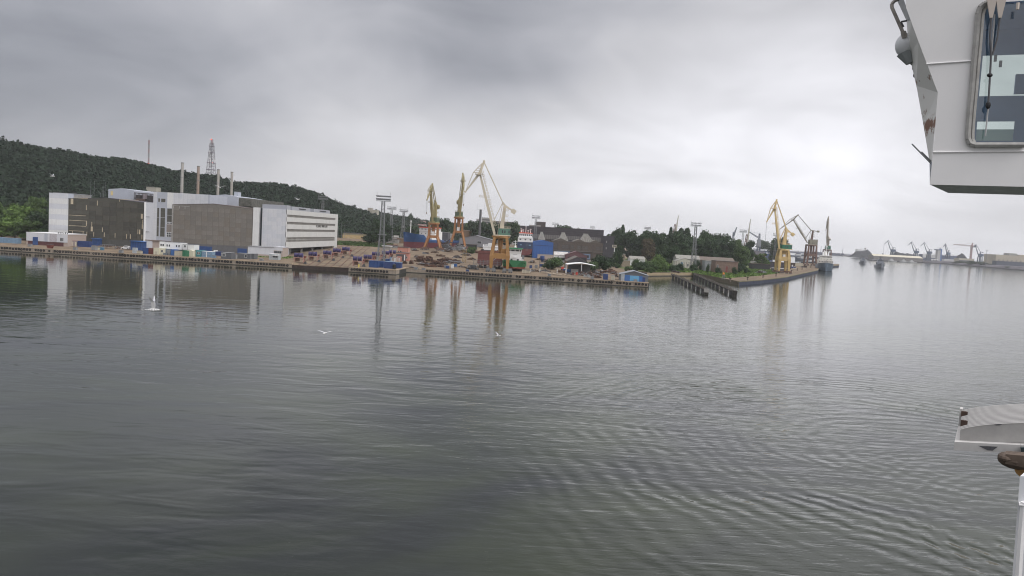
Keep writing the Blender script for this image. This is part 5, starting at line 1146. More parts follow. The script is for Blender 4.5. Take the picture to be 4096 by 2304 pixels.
t, w, h = C_(1075, 1114, 1016, 1039, 'small pale grey hut with a white canopy in the grass by the slipway', M('pale_grey_sheet', (.40, .43, .44), .6), 3.5, 'watch_hut', 'hut', ribs=False, wins=((.38, .95, .35, .72, 2),), roofm=bright); MB().bx(w * .3, w + .5, -.8, 0, h * .75, h * .8).build('canopy', bright, t)
for px, py, la in ((850, 1013, 'pair of white silo drums behind the light blue container'), (690, 1003, 'white drum by the mid blue container')):
    p = base(px, py + 8); t = thing('white_drum', la, 'drum', (p.x, p.y + 3, p.z), 0); [MB().tube((i * 1.2, 0, 1.5), (i * 1.2, 0, 2.9), .55, 10).build('drum', bright, t) for i in (0, 1)]; MB().bx(-.6, 1.8, -.5, .5, 0, 1.5).build('stand', steeld, t)
# quay edge boxes
for i, px in enumerate((1037, 1655, 1686)): kiosk(px, px + 14, 1034 + (px - 1037) * .062 - (2 if i else 0), 1044 + (px - 1037) * .062 - (3 if i else 0), ('pale low box on the quay edge left of the slipway', 'grey box on the quay edge right of the blue boxes', 'grey-green box on the quay edge below the scrap')[i], greym)
# winches of the slipway
def winch():
    t = thing('slipway_winch', 'x', 'winch')
    for x in (-2.6, 2.4):
        for y in (-1.2, 1.2): MB().bx(x - .18, x + .18, y - .18, y + .18, 0, 2.4).build('leg', M('winch_pink', (.40, .23, .19), .7, .15), t)
    MB().bx(-3.1, 3.0, -1.5, 1.5, 2.4, 2.75).build('deck', MATS['winch_pink'], t); MB().bx(-2.0, -.2, -.9, .9, .6, 2.4).build('gearbox', rustm, t); MB().bx(2.5, 3.3, -1.3, 1.3, 2.75, 3.7).build('brake', reddk, t)
    d = MB().tube((-2.6, -.9, 3.9), (-2.6, .9, 3.9), .01, 3); m = MB()
    for x in (-1.8, .7): o = MB().tube((x - .85, 0, 3.95), (x + .85, 0, 3.95), 1.15, 14).build('drum', purple, t); [MB().tube((x + k, 0, 3.95), (x + k + .1, 0, 3.95), 1.35, 14).build('flange', M('blue_violet', (.05, .045, .15), .5), o) for k in (-.95, .85)]
    return t
wp = None
for i, (px, py) in enumerate(((1198, 1050), (1254, 1043), (1312, 1037), (1350, 1027), (1386, 1020), (1433, 1064), (1474, 1055), (1506, 1041), (1545, 1036), (1572, 1032))):
    p = base(px, py); nm = ['nearest', 'second', 'third', 'fourth', 'farthest']; la = '%s purple slipway winch on the %s side of the slipway' % (nm[i % 5], 'left' if i < 5 else 'right')
    if wp is None: wp = winch(); wp.location = p; wp['label'] = la; wp['group'] = 'purple winches along the slipway'
    else: dup(wp, p, random.uniform(-.1, .1), la)
    m = MB(); q = base(px + 22, py + (6 if i < 5 else 3)); m.bx(-.8, .8, -.6, .6, 0, .9); o = m.build('mooring_anchor', steeld, loc=q); MB().tube((-.5, 0, .9), (.5, 0, .9), .5, 8).build('drum', dark, o); tag(o, 'small dark anchor block beside the %s winch on the %s side' % (nm[i % 5], 'left' if i < 5 else 'right'), 'anchor block', 'dark anchor blocks by the winches')
# slip rails
for i in range(7):
    m = MB(); x = -113 + i * 4.2
    prev = None
    for y in range(418, 640, 10): c = Vector((x - (y - 418) * .12, y, gz(x - (y - 418) * .12, y) + .12)); prev and m.beam(prev, c, .35, .2); prev = c
    m.build('slipway_rail', rustm, kind='structure')
p = base(1160 + 0, 1052); 
# pier with blue boxes
for a in ((1475, 1512, 1044, 1070, 'leftmost blue box of the pier group'), (1513, 1535, 1046, 1070, 'blue box behind the foot of the nearest mast'), (1541, 1557, 1036, 1060, 'tall blue container at the back of the pier group')):
    C_(*a[:5], blue, 4 if a[0] < 1540 else 3, group='blue boxes on the pier')
C_(1536, 1573, 1047, 1074, 'large deep blue box with a white plate, right of the mast', blued, 4, roofm=bluel, group='blue boxes on the pier'); C_(1579, 1603, 1050, 1073, 'rightmost blue box of the pier group with a pale roof', blued, 4, roofm=bluel, group='blue boxes on the pier')
p = base(1577, 1076); t = thing('black_tank', 'black ribbed water tank between the two right blue boxes', 'tank', (p.x, p.y - .3, p.z))
MB().tube((0, 0, 0), (0, 0, 2.2), .95, 14).build('body', blackm, t); MB().tube((0, 0, 2.2), (0, 0, 2.7), .8, 14, .3).build('top', blackm, t); [MB().tube((0, 0, z), (0, 0, z + .12), 1.02, 14).build('rib', blackm, t) for z in (.4, 1., 1.6)]
for a, mt in (((1558, 1568, 1029, 1046, 'narrow white and blue cabin at the back of the pier group'), bluel), ((1568.5, 1586, 1028, 1047, 'weathered pinkish cabin at the back of the pier group'), pinkb), ((1586.5, 1602, 1027, 1046, 'weathered salmon cabin right of the pinkish one'), salmon)): C_(*a, mt, 3, 'site_cabin', 'cabin', doors=((.5, .8, .8, white2),))
p = base(1435, 1069); t = thing('bollard', 'bright yellow bollard at the left end of the pier', 'bollard', (p.x, p.y, p.z)); MB().tube((0, 0, 0), (0, 0, 1.3), .25, 10).build('post', M('bright_yellow', (.75, .6, .08), .5), t); MB().tube((0, 0, 1.3), (0, 0, 1.45), .32, 10).build('cap', MATS['bright_yellow'], t)
bld('salmon_building', 'two-storey salmon pink building between the winches and the scrap', 'building', 1590, 1632, 990, base(1612, 1030).y, 9, salmon, brickd, wins=((.0, .18, .3, .62, 1), (.22, .38, .3, .68, 1)))
bld('salmon_building', 'lower salmon brick part in front of the two-storey salmon building', 'building', 1585, 1634, 1012, base(1612, 1043).y, 8, salmon, brickd, wins=((.8, .9, .3, .6, 1),)); C_(1584, 1622, 1017, 1043, 'dark grey hut with pale roof leaning on the salmon building', M('plum_grey', (.11, .09, .095), .7), 3, 'site_hut', 'hut', roofm=greym, doors=((.86, .96, .95, bright),))
t, w, h = bld('car_shelter', 'white-roofed open shelter at the back of the yard', 'shelter', 1530, 1561, 985, base(1545, 999).y, 6, greyc, bright, roof='flat', over=.8)
bld('small_office', 'small red-fasciaed office behind the white-roofed shelter', 'building', 1546, 1586, 981, base(1560, 994).y + 15, 8, greym, reddk, wins=((.3, .5, .3, .8, 2), (.65, .8, .1, .8, 1)))
# scrap field
pp = ((1617, 1055, 14, 12, 'rusty skip-like block at the left edge of the scrap field'), (1643, 1056, 15, 14, 'rusty block just right of the leftmost scrap'), (1680, 1048, 44, 24, 'tall jagged rusty scrap heap, left rear'), (1712, 1046, 34, 22, 'tall rusty scrap heap, centre rear'), (1690, 1062, 60, 12, 'broad low rusty scrap heap in front of the tall ones'),
      (1745, 1058, 60, 14, 'dark rusty heap in the middle of the scrap field'), (1775, 1046, 62, 14, 'long flat rusty stack behind the middle heap'), (1800, 1054, 60, 12, 'rusty plates on the right of the scrap field'), (1722, 1068, 50, 8, 'loose rusty pieces at the front of the scrap field'), (1760, 1069, 30, 8, 'rusty lump at the front right of the scrap field'), (1832, 1052, 30, 10, 'mixed pale and dark scrap next to the yellow scaffold tower'))
for i, a in enumerate(pp): pallet_pile(*a, [rustm, rustd, steel] if i in (4, 7, 10) else [rustm, rustd], 84, dep=a[2] * .16)
def scaffold(px, pyt, pyb, wpx, label, mt, n=4, name='scaffold_tower', Y=None):
    p = base(px, pyb); h = (pyb - pyt) * p.y / F; w = wpx * p.y / F; t = thing(name, label, 'scaffold', (p.x, p.y, p.z))
    for x in (-w / 2, w / 2):
        for y in (0, w): MB().tube((x, y, 0), (x, y, h), .1, 6).build('upright', mt, t)
    for k in range(n): z = h * (k + 1) / n; m = MB(); m.bx(-w / 2, w / 2, 0, w, z - .12, z); m.build('deck', mt, t); MB().beam((-w / 2, 0, z - h / n), (w / 2, 0, z), .1).beam((w / 2, w, z - h / n), (-w / 2, w, z), .1).build('brace', mt, t)
    return t
scaffold(1856, 996, 1051, 13, 'tall yellow-brown scaffold tower right of the scrap field', M('ochre_steel', (.30, .21, .09), .7, .2), 5)
for a in ((1776, 1788, 1060, 1074, 'grey cabinet left of the blue bin at the front of the scrap'), (1440 + 0, 1440, 0, 0, '')):
    if a[4]: kiosk(*a, greym)
kiosk(1783, 1796, 1062, 1075, 'small blue bin at the front of the scrap field', blue, 'waste_bin', 'bin'); kiosk(1803, 1813, 1056, 1075, 'white control cabinet at the front of the scrap field', bright); kiosk(1815, 1827, 1054, 1068, 'blue-grey bin right of the white control cabinet', bluem, 'waste_bin', 'bin')
kiosk(1863, 1875, 1077, 1087, 'blue bin on the quay edge left of the nearest crane', blue, 'waste_bin', 'bin')
pallet_pile(1888, 1078, 46, 18, 'tangled grey winch machinery left of the nearest crane', [steeld, steel], 50, 'machinery', 'machinery', 'machinery heaps')
pallet_pile(1700 + 135, 1003, 60, 26, 'pale grey steel frames between the two end-on cranes', [steel, greym], 40, 'scrap_pile', 'scrap', 'machinery heaps', flat=1.)
pallet_pile(1895, 1012, 46, 12, 'rusty beams stacked in front of the grey gabled shed', [rustm, rustd], 40)
more = [(1655, 1003, 26, 8, 'low keel timbers left of the blue bow'), (1735, 1012, 30, 7, 'dark parts between the legs of the left end-on crane'), (1790, 1008, 40, 9, 'grey and rusty parts right of the left end-on crane'), (1860, 1022, 44, 8, 'low rusty beams behind the yellow scaffold tower'), (1885, 1040, 30, 9, 'rusty plates beside the scaffold tower'),
 (2128, 1052, 24, 9, 'dark gear right of the green ship wheelhouse'), (2195, 1050, 50, 10, 'stacked beams right of the blue hopper'), (2190, 1066, 36, 9, 'timber and frames in front of the stacked beams'), (2135, 1086, 40, 7, 'scattered parts under the blue hopper'), (2180, 1086, 36, 5, 'flat scattered parts left of the pale boards'), (2245, 1090, 44, 8, 'jumble left of the bright blue container'),
 (2160, 1040, 40, 8, 'dark heap at the foot of the blue hall'), (2215, 1040, 30, 9, 'orange and grey beams below the flaking hut'), (2020, 1052, 26, 14, 'dark fittings between the crane legs'), (1845, 1070, 30, 7, 'pale scraps in front of the yellow scaffold tower'), (1650, 1072, 30, 4, 'few flat rusty plates near the quay edge'), (1615, 1040, 20, 6, 'parts right of the salmon building'), (2300, 1092, 30, 9, 'mixed crates left end of the pier scrap yard')]
more += [(1700, 1016, 30, 8, 'rusty parts in the open yard below the blue hull'), (1760, 1026, 36, 7, 'low rusty scatter in the open yard centre'), (1665, 1030, 26, 8, 'rusty scatter right of the salmon building top'), (1825, 1032, 34, 9, 'dark scatter left of the yellow scaffold tower'), (1850, 1010, 44, 10, 'row of rusty beams right of the pale steel frames'),
 (2225, 1070, 40, 8, 'brown debris in front of the big loose bush'), (2205, 1058, 30, 10, 'dark frames left of the big loose bush'), (2345, 1088, 40, 10, 'heap of fittings in front of the canopy posts'), (2395, 1102, 34, 10, 'rusty drums and plates right of the canopy'), (2280, 1100, 34, 7, 'flat planks and plates left of the red kiosk'), (2440, 1088, 40, 12, 'tall rusty frames behind the dark blue container')]
for i, a in enumerate(more): pallet_pile(*a, [[rustd, steeld, steel], [rustm, rustd, wood], [wood, rustd, greym]][i % 3], 44, grp='loose heaps about the yard')
# rust-red hull block under scaffolding
Yh = 478.; x = wx(1909, Yh, 6); x1_ = wx(2006, Yh, 6); w = x1_ - x; zt = D(1940, 1003, Yh).z - QZ; t = thing('hull_section', 'rust-red ship section on supports behind the left leg of the nearest crane', 'hull section', (x, Yh, QZ), 0)
MB().prism([(1.2, 2.2), (w, 2.2), (w, zt), (1.0, zt), (.2, zt - 1.5), (0, 3)], 0, 20).build('plating', redbr, t); MB().bx(.8, w, -.12, -.01, zt - 1.6, zt - 1.45).build('weld_seam', rustd, t)
for a in ((3.2, 5.0, 3.8), (7.0, 5.2, 4.0)): MB().bx(a[0], a[0] + .8, -.08, -.02, a[2], a[1]).build('opening', dark, t)
for i in range(5): MB().bx(1 + i * w / 5, 2 + i * w / 5, 2, 18, 0, 2.2).build('support', rustd, t)
m = MB(); [m.bx(random.uniform(2, w - 3), random.uniform(2, w - 3) + .1, 2, 3, zt, zt + .5) for _ in range(3)]
for i in range(8): xx = random.uniform(1, w - 2); m.bx(xx, xx + random.uniform(.4, 1.2), 1, 3, zt, zt + random.uniform(.3, 1.1))
m.build('loose_equipment', steeld, t)
t = thing('scaffold', 'low grey tube scaffold in front of the rust-red ship section', 'scaffold', (x - 2, Yh - 4, QZ), 0)
for i in range(9): MB().tube((i * 2, 0, 0), (i * 2, 0, 5.2), .12, 6).build('upright', steel, t)
for z in (1.6, 3.1, 4.4): MB().bx(0, 16.2, -.12, .6, z, z + .16).build('walkway', steel, t); MB().tube((0, -.12, z + .9), (16, -.12, z + .9), .07, 6).build('rail', steel, t)
MB().beam((11, -.3, 5.0), (15, -.3, 8.2), .5, .15).build('gangway', white2, t)
t, w, h = bld('white_deckhouse', 'bright white superstructure block waiting behind the rust-red section', 'ship block', 1930, 1996, 988, 510, 8, bright, bright, wins=((.7, .78, .3, .7, 1),)); MB().bx(w * .3, w * .62, .5, 4, h + .26, h + 2.4).build('upper_house', white2, t); m = MB(); rail_deck(m, 0, w, 0, 8, h + .3); m.build('railing', bright, t)
# blue hopper on stand and neighbours
p = base(2167, 1073); s_ = p.y / F; t = thing('hopper', 'blue round hopper on a frame above a blue bin', 'hopper', (p.x, p.y, p.z))
r_ = 9 * s_; MB().tube((0, 0, 36 * s_), (0, 0, 48 * s_), r_, 14).tube((0, 0, 26 * s_), (0, 0, 36 * s_), r_ * .2, 14, r_).build('vessel', blued, t); MB().ball((0, 0, 48 * s_), r_, r_, r_ * .3, 12, 4).build('lid', blue, t)
for x_ in (-1, 1):
    for y in (-1, 1): MB().bx(x_ * r_ - .1, x_ * r_ + .1, y * r_ - .1, y * r_ + .1, 0, 38 * s_).build('leg', steeld, t)
MB().bx(-r_ * 1.15, r_ * 1.15, -r_, r_, 1, 17 * s_).build('lower_bin', blued, t); MB().bx(-r_ * 1.3, r_ * 1.3, -r_ * 1.1, r_ * 1.1, 23 * s_, 24.5 * s_).build('collar', steel, t)
kiosk(2117, 2128, 1060, 1074, 'dark blue box right of the green ship', blued, 'tool_box', 'box'); kiosk(2138, 2150, 1060, 1074, 'grey framed crate left of the blue hopper', greym, 'crate', 'crate')
kiosk(2087, 2103, 1078, 1094, 'left one of the two grey gratings boxes under the green bow', beige, 'grating_box', 'box'); kiosk(2103.5, 2119, 1081, 1094, 'right one of the two grey grating boxes under the green bow', beige, 'grating_box', 'box')
kiosk(2190, 2203, 1095, 1106, 'grey-green box on the quay edge near the timber stacks', greym); kiosk(2362, 2376, 1106, 1117, 'grey-green box on the quay edge below the canopy', greym)
for i, (px, py, h_) in enumerate(((2123, 1090, 16), (2159, 1090, 17), (2228, 1094, 17), (2262, 1092, 14))):
    p = base(px, py); t = thing('white_post', ('white post right of the grating boxes', 'white post below the blue hopper', 'white post in the middle of the open yard', 'white post left of the long blue container')[i], 'post', (p.x, p.y, p.z), 0, 'white posts in the yard'); MB().tube((0, 0, 0), (0, 0, h_ * p.y / F), .16, 8).build('shaft', bright, t); MB().bx(-.3, .3, -.3, .3, 0, .15).build('foot', steeld, t)
for i, (px, py, n) in enumerate(((2187, 1093, 9), (2207, 1096, 9), (2235, 1101, 10), (2275, 1103, 8))):
    p = base(px, py); t = thing('timber_stack', ('left stack of pale boards on the yard edge', 'second stack of pale boards beside it', 'wide low stack of pale boards', 'rightmost stack of pale boards')[i], 'boards', (p.x, p.y, p.z), random.uniform(-.2, .2), 'stacks of pale boards')
    bm_ = MB().bx(-.22, .22, 0, 9, 0, .2).mesh('board', M('pale_board', (.30, .24, .18), .9, .2, 1))
    for k in range(n): inst('board', bm_, t, ((k - n / 2) * .52, random.uniform(-.6, .6), random.choice((0, .21))), random.uniform(-.04, .04))
# open-air scrap yard and canopy
t = thing('open_canopy', 'open-sided canopy with a white curved gable roof above the scrap yard', 'canopy', (wx(2267, 478, 6), 478, QZ)); w = (2381 - 2267) * 478 / F; he = 5.2; hp = D(2326, 1054, 478).z - QZ
arc = [(w * u, he + (hp - he) * (1 - abs(2 * u - 1.04) ** 1.25)) for u in (0, .12, .25, .38, .52, .66, .8, .92, 1)]
for (a, b), (c, d) in zip(arc, arc[1:]): MB().prism([(a, b), (c, d), (c, d + .3), (a, b + .3)], 0, 14).build('roof_sheet', bright, t)
for a, b in arc[::4] + [arc[-1]]:
    for y in (.2, 13.6): MB().bx(a - .15, a + .15, y, y + .3, 0, b).build('post', white2, t)
MB().bx(w * .1, w * .9, 13.2, 13.5, 0, he).build('back_wall', M('dim_grey_sheet', (.13, .13, .13), .8), t)
C_(2251, 2282, 1077, 1089, 'bright blue container with white lettering at the left of the canopy', bluem, 2.5, group='containers in the scrap yard'); C_(2284, 2313, 1078, 1092, 'whitish trailer body with a reddish stripe under the canopy edge', M('dirty_white', (.48, .46, .44), .6), 2.5, 'trailer_body', 'trailer', ribs=False, group='containers in the scrap yard')
C_(2413, 2432, 1097, 1119, 'dark blue container on the pier edge left of the beige cabinet', blued, 3, group='containers in the scrap yard')
kiosk(2443, 2459, 1101, 1122, 'beige cabinet with a white frame on the pier', beige); kiosk(2287, 2296, 1088, 1102, 'brown door-like panel in the scrap yard', redbr); kiosk(2302, 2311, 1087, 1101, 'small red and white kiosk in the scrap yard', hotred)
p = base(2236 + 16, 1082); t = thing('red_machine', 'small red machine with white parts left of the bright blue container', 'machine', (p.x, p.y, p.z)); MB().bx(-1.2, .4, -1, 1, .4, 2.2).build('body', hotred, t); MB().bx(.4, 1.8, -1, 1, .3, 1.5).build('bonnet', white2, t); MB().tube((-.8, -1.1, .5), (-.8, 1.1, .5), .5, 10).tube((1.2, -1.1, .5), (1.2, 1.1, .5), .5, 10).build('wheel', rubber, t)
sc = [(2330, 1096, 26, 9), (2355, 1098, 26, 10), (2382, 1094, 26, 12), (2405, 1094, 26, 12), (2430, 1092, 30, 12), (2455, 1096, 26, 14), (2345, 1104, 30, 8), (2375, 1106, 30, 9), (2402, 1104, 30, 10), (2465, 1108, 18, 14), (2320, 1102, 16, 9), (2390, 1112, 30, 8)]
nm = ['left rear', 'left middle rear', 'middle rear', 'right middle rear', 'right rear', 'far right rear', 'left front', 'middle front', 'right middle front', 'far right front by the boat shed', 'leftmost', 'foremost']
for a, n_ in zip(sc, nm): pallet_pile(*a, 'heap of pipes in the pier scrap yard, %s' % n_, [rustm, steel, rustd], 42, grp='heaps in the pier scrap yard')
for i, px in enumerate((2334, 2345, 2353)):
    kiosk(px, px + 8, 1098 + i, 1109 + i, '%s of three pale plastic tanks in the scrap yard' % ('leftmost', 'middle one', 'rightmost')[i], M('milky_plastic', (.42, .45, .47)), 'plastic_tank', 'tank', 1.2)
t, w, h = bld('boat_shed', 'grey boat shed with blue doors at the right end of the pier', 'shed', 2479, 2592, 1084, 431, 13, greyd, M('blue_grey_roof', (.22, .24, .27), .6, .08, .5), roof='gable', rise=2.2, rz=QR)
MB().bx(0, w, -.05, 0, 0, h - 2.3).build('front_cladding', M('grey_front_sheet', (.15, .16, .17), .6, .06), t)
for a, b, c, mt, n_ in ((.05, .17, .62, M('pale_grey_door', (.36, .38, .40), .6), 'door'), (.175, .36, .50, bluem, 'door'), (.362, .68, .47, M('sky_blue_door', (.12, .34, .55), .6, .12), 'door'), (.682, .80, .47, bluem, 'door'), (.80, .90, .38, blued, 'door')):
    MB().bx(a * w, b * w, -.16, -.051, .05, c * h * 1.15).build(n_, mt, t)
MB().bx(w * .5, w * .62, -1, -.17, 0, 1.2).build('grey_bench', greym, t)
# =================================================================== BACKGROUND BUILDINGS
def dormer(t, x0, x1, y, z0, z1, mt, lean=0.):
    m = MB(); w = x1 - x0; m.add([(x0, y, z0), (x1, y, z0), (x1, y + 10, z0), (x0, y + 10, z0), (x0 + w * (.34 + lean), y + 2, z1), (x0 + w * (.62 + lean), y + 2, z1), (x0 + w * (.62 + lean), y + 8, z1), (x0 + w * (.34 + lean), y + 8, z1)], [(3, 2, 1, 0), (4, 5, 6, 7), (0, 1, 5, 4), (1, 2, 6, 5), (2, 3, 7, 6), (3, 0, 4, 7)])
    o = m.build('roof_light', mt, t); mm = MB()
    for k in range(7): u = (k + .5) / 7; mm.beam((x0 + w * u, y - .05, z0), (x0 + w * (.34 + lean + .28 * u), y + 1.95, z1), .3)
    mm.bx(x0 + w * (.33 + lean), x0 + w * (.63 + lean), y + 1.6, y + 8.4, z1, z1 + .5); mm.build('glazing_bar', M('pale_bar', (.34, .33, .30), .7), o)
# long dark hall at the back
darkh = M('black_brown_brick_hall', (.062, .055, .062), .9, .2, .3, streak=.3)
t, w, h = bld('long_dark_hall', 'very long dark brick hall with a flat roofline behind the blue hall', 'hall', 2080, 2412, 912, 860, 60, darkh, darkh)
MB().bx(w * .05, w, -.3, .0, h * .56, h * .72).build('window_band', M('dim_band', (.12, .115, .115), .6, .3, 2), t)
for i in range(34): u = .08 + i * .027; MB().bx(w * u, w * u + .5, -.5, -.2, h * .56, h * .72).build('mullion', M('dim_mullion', (.2, .19, .18), .8), t)
for k in range(3): MB().bx(0, w, -.25, 0, h * (.76 + .075 * k), h * (.76 + .075 * k) + .35).build('roof_step', roofd, t)
MB().bx(w * .18, w * .3, 8, 20, h, h + 5.5).build('roof_tower', brickd, t); MB().bx(w * .1, w * .24, 4, 10, h, h + 1.6).build('vent_ridge', greyc, t)
t, w, h = bld('dark_stair_tower', 'dark windowless brick tower with two pale slits right of the long dark hall', 'tower', 2414, 2455, 945, 800, 30, M('black_brick', (.05, .047, .055), .9, .2, .4), None)
for v in (.45, .72): MB().bx(w * .22, w * .30, -.08, .02, h * v, h * v + 2).build('slit_window', greyc, t)
t, w, h = bld('brown_workshop', 'long brown brick workshop with three pale glazed roof lights', 'hall', 2206, 2410, 968, 730, 50, brick, roofd, z0=2.5)
for a, b, z in ((.0, .10, 0), (.13, .36, 0), (.5, .80, 0)): pass
zz = lambda py: D(2300, py, 742).z - t.location.z
xx = lambda px: wx(px, 742, 18) - t.location.x
dormer(t, xx(2230), xx(2272), 6, h + .2, h + 7.5, roofg); dormer(t, xx(2314), xx(2374), 6, h + .2, h + 7.5, roofg, -.05); dormer(t, xx(2150), xx(2180), 6, h + .2, h + 7, roofg)
for a, b in ((.02, .32), (.4, .68), (.72, .98)): MB().prism([(w * a, h), (w * b, h - .2), (w * (a + b) / 2, h + 2.6)], -.3, 30).build('roof_gable', M('dim_brown_roof', (.115, .10, .085), .9, .2, .4), t)
for u in (.04, .2, .26, .37, .5, .56, .64, .86, .93): win(t, u * w, u * w + 3.2, h * .62, h * .82, -.02, brickd, M('grimy_window', (.10, .095, .085), .6, .4, 2), 4, .2, rows=2)
for u in (.1, .34, .58, .8, .95): MB().bx(u * w, u * w + .8, -.4, 0, 0, h * .9).build('buttress', brickd, t)
MB().bx(0, w, -.6, .0, h * .5, h * .54).build('cornice', M('dull_cornice', (.13, .12, .105), .9), t)
MB().bx(w * .1, w * .36, -3, -.61, h * .16, h * .48).build('annex', M('faded_blue_wall', (.13, .18, .26), .7, .15), t); MB().bx(w * .52, w * .76, -3, -.61, h * .12, h * .40).build('annex', MATS['faded_blue_wall'], t)
MB().bx(w * .66, w * .73, -3.1, -2.9, h * .2, h * .34).build('opening', dark, t)
t, w, h = bld('blue_hall', 'bright blue sheet-clad hall with a shallow curved roof behind the hopper', 'hall', 2130, 2212, 961, 700, 30, M('hall_blue', (.035, .105, .31), .55, .08, .3, streak=.2), M('hall_blue_roof', (.04, .11, .32), .6), z0=2.4, roof='gable', rise=1.8, over=.1)
MB().bx(w * .05, w * .92, -.2, -.02, 1.2, h * .72).build('big_door', M('hall_blue_door', (.035, .11, .33), .5, .06), t); MB().bx(w * .03, w * .95, -.35, -.02, h * .72, h * .75).build('door_rail', blued, t)
for i in range(6): MB().bx(w * (.06 + .145 * i), w * (.06 + .145 * i) + .15, -.26, -.2, 1.2, h * .72).build('door_fold', blued, t)
MB().bx(w * .72, w * .80, -.3, -.2, 3.6, 4.4).build('notice', bright, t)
bld('pale_brick_plinth', 'low pinkish wall along the foot of the blue hall', 'wall', 2150, 2214, 1019, 690, 3, pinkb, greyc, z0=2.3)
t, w, h = bld('white_hut', 'flaking white hut with a dark band under its roof, right of the blue hall', 'hut', 2216, 2271, 1008, 610, 8, white2, M('peeling_white_roof', (.45, .43, .41), .9, .3, .8), z0=2.3, roof='ridge', rise=2.5); MB().bx(0, w, -.1, 0, h * .38, h * .58).build('window_band', dark, t)
t, w, h = bld('maroon_shed', 'maroon arched shed with an open dark front behind the brown gabled hall', 'shed', 2262, 2348, 1005, 600, 14, M('maroon_roof', (.13, .07, .075), .8, .2), M('maroon_roof', (.13, .07, .075)), roof='gable', rise=3.2, z0=2.2); MB().bx(w * .12, w * .97, -.1, 0, 0, h * .62).build('open_front', dark, t)
t, w, h = bld('brown_gabled_hall', 'brown brick hall with a low gable behind the open canopy', 'hall', 2268, 2350, 1027, 530, 26, M('tan_brick', (.22, .15, .10), .9, .2, .6), M('dim_brown_roof', (.115, .10, .085)), roof='gable', rise=3.4, z0=2.2)
MB().prism([(.1, h * .55), (w - .1, h * .55), (w - .1, h - 3.5), (w / 2, h - .2), (.1, h - 3.5)], -.12, -.01).build('gable_cladding', roofd, t); [MB().bx(w * u, w * u + 1.6, -.06, 0, h * .2, h * .48).build('broken_window', dark if i % 2 else glassd, t) for i, u in enumerate((.3, .5, .68, .85))]
bld('low_lean_to', 'low dark building with a felted sloping roof right of the brown gabled hall', 'building', 2351, 2402, 1044, 545, 18, brickd, M('dim_brown_roof', (.115, .10, .085)), roof='ridge', rise=1.6, z0=2.2)
bld('grey_gabled_shed', 'wide grey shed with a low gable behind the right end-on crane', 'shed', 1837, 1967, 942, 780, 40, M('shed_grey', (.20, .20, .215), .6, .06, .3), M('shed_grey_roof', (.17, .17, .18), .7), roof='gable', rise=3.5, wins=((.55, .68, .3, .52, 1),))
bld('black_low_shed', 'long low black-walled shed below the grey gabled shed', 'shed', 1812, 1905, 977, 705, 14, dark, brickd); bld('white_flat_building', 'low building with a white roof edge between the end-on cranes', 'building', 1745, 1812, 935, 900, 15, greyc, bright)
bld('white_flat_building', 'low brown building with a white roof edge right of the end-on cranes', 'building', 1850, 1885, 921, 950, 15, M('tan_brick', (.22, .15, .10)), bright)
for a in ((1903, 1922, 876, 1250, 'pale slab block left of the dark chimney', M('pale_block', (.38, .37, .36), .8)), (1925, 1958, 871, 1220, 'brownish flat-roofed block right of the dark chimney', greyc), (1958, 2050, 886, 1180, 'long grey-brown block behind the cream jib foot', M('grey_brown_block', (.21, .19, .175), .9)), (2048, 2078, 898, 1200, 'pale block among the trees left of the long dark hall', M('pale_block', (.38, .37, .36)))):
    t, w, h = bld('distant_block', a[4], 'building', *a[:4], 15, a[5], None); n = max(2, int(w / 3.5))
    for k in range(3): MB().bx(w * .06, w * .94, -.06, 0, h - 4 - k * 3.4, h - 2.4 - k * 3.4).build('window_row', glassd, t)
p = D(1923, 838, 900); t = thing('dark_chimney', 'black steel chimney with two thin aerials behind the grey shed', 'chimney', (p.x, 900, gz(p.x, 900)), 0); hh_ = p.z - t.location.z
MB().tube((0, 0, 0), (0, 0, hh_), 1.5, 12, 1.3).build('shaft', steeld, t); MB().beam((-4, 0, hh_ - .4), (4, 0, hh_ - .4), .15).beam((-4, 0, hh_), (-4, 0, hh_ + 6), .12).beam((4, 0, hh_), (4, 0, hh_ + 6), .12).build('aerial_frame', steel, t)
# left middle ground
bld('tan_flat_building', 'tan flat-roofed workshop behind the winches, left of the dark trees', 'building', 1370, 1462, 934, 800, 22, M('tan_render', (.27, .24, .165), .9, .12, .4, streak=.3), roofd, wins=((.2, .3, .12, .3, 2), (.45, .56, .12, .3, 2), (.75, .84, .1, .3, 2)), baseband=(3.4, M('ochre_base', (.45, .33, .17), .8)))
bld('blue_grey_store', 'low blue-grey store in front of the tan workshop', 'building', 1347, 1418, 973, 740, 8, M('dull_blue_wall', (.12, .16, .21), .8), roofd); bld('brown_ruin', 'roofless brown brick building left of the blue bow', 'building', 1540, 1590, 957, 720, 14, greyc, brickd, wins=((.1, .3, .45, .7, 1), (.6, .8, .45, .7, 1)))
bld('brown_ruin', 'taller stepped brown building directly left of the blue bow', 'building', 1588, 1618, 953, 730, 14, M('tan_brick', (.22, .15, .10)), greyc, wins=((.3, .5, .3, .5, 1),)); bld('grey_roof_house', 'grey-roofed house among trees above the brown ruins', 'house', 1560, 1592, 941, 850, 10, greyc, roofg, roof='ridge', rise=2)
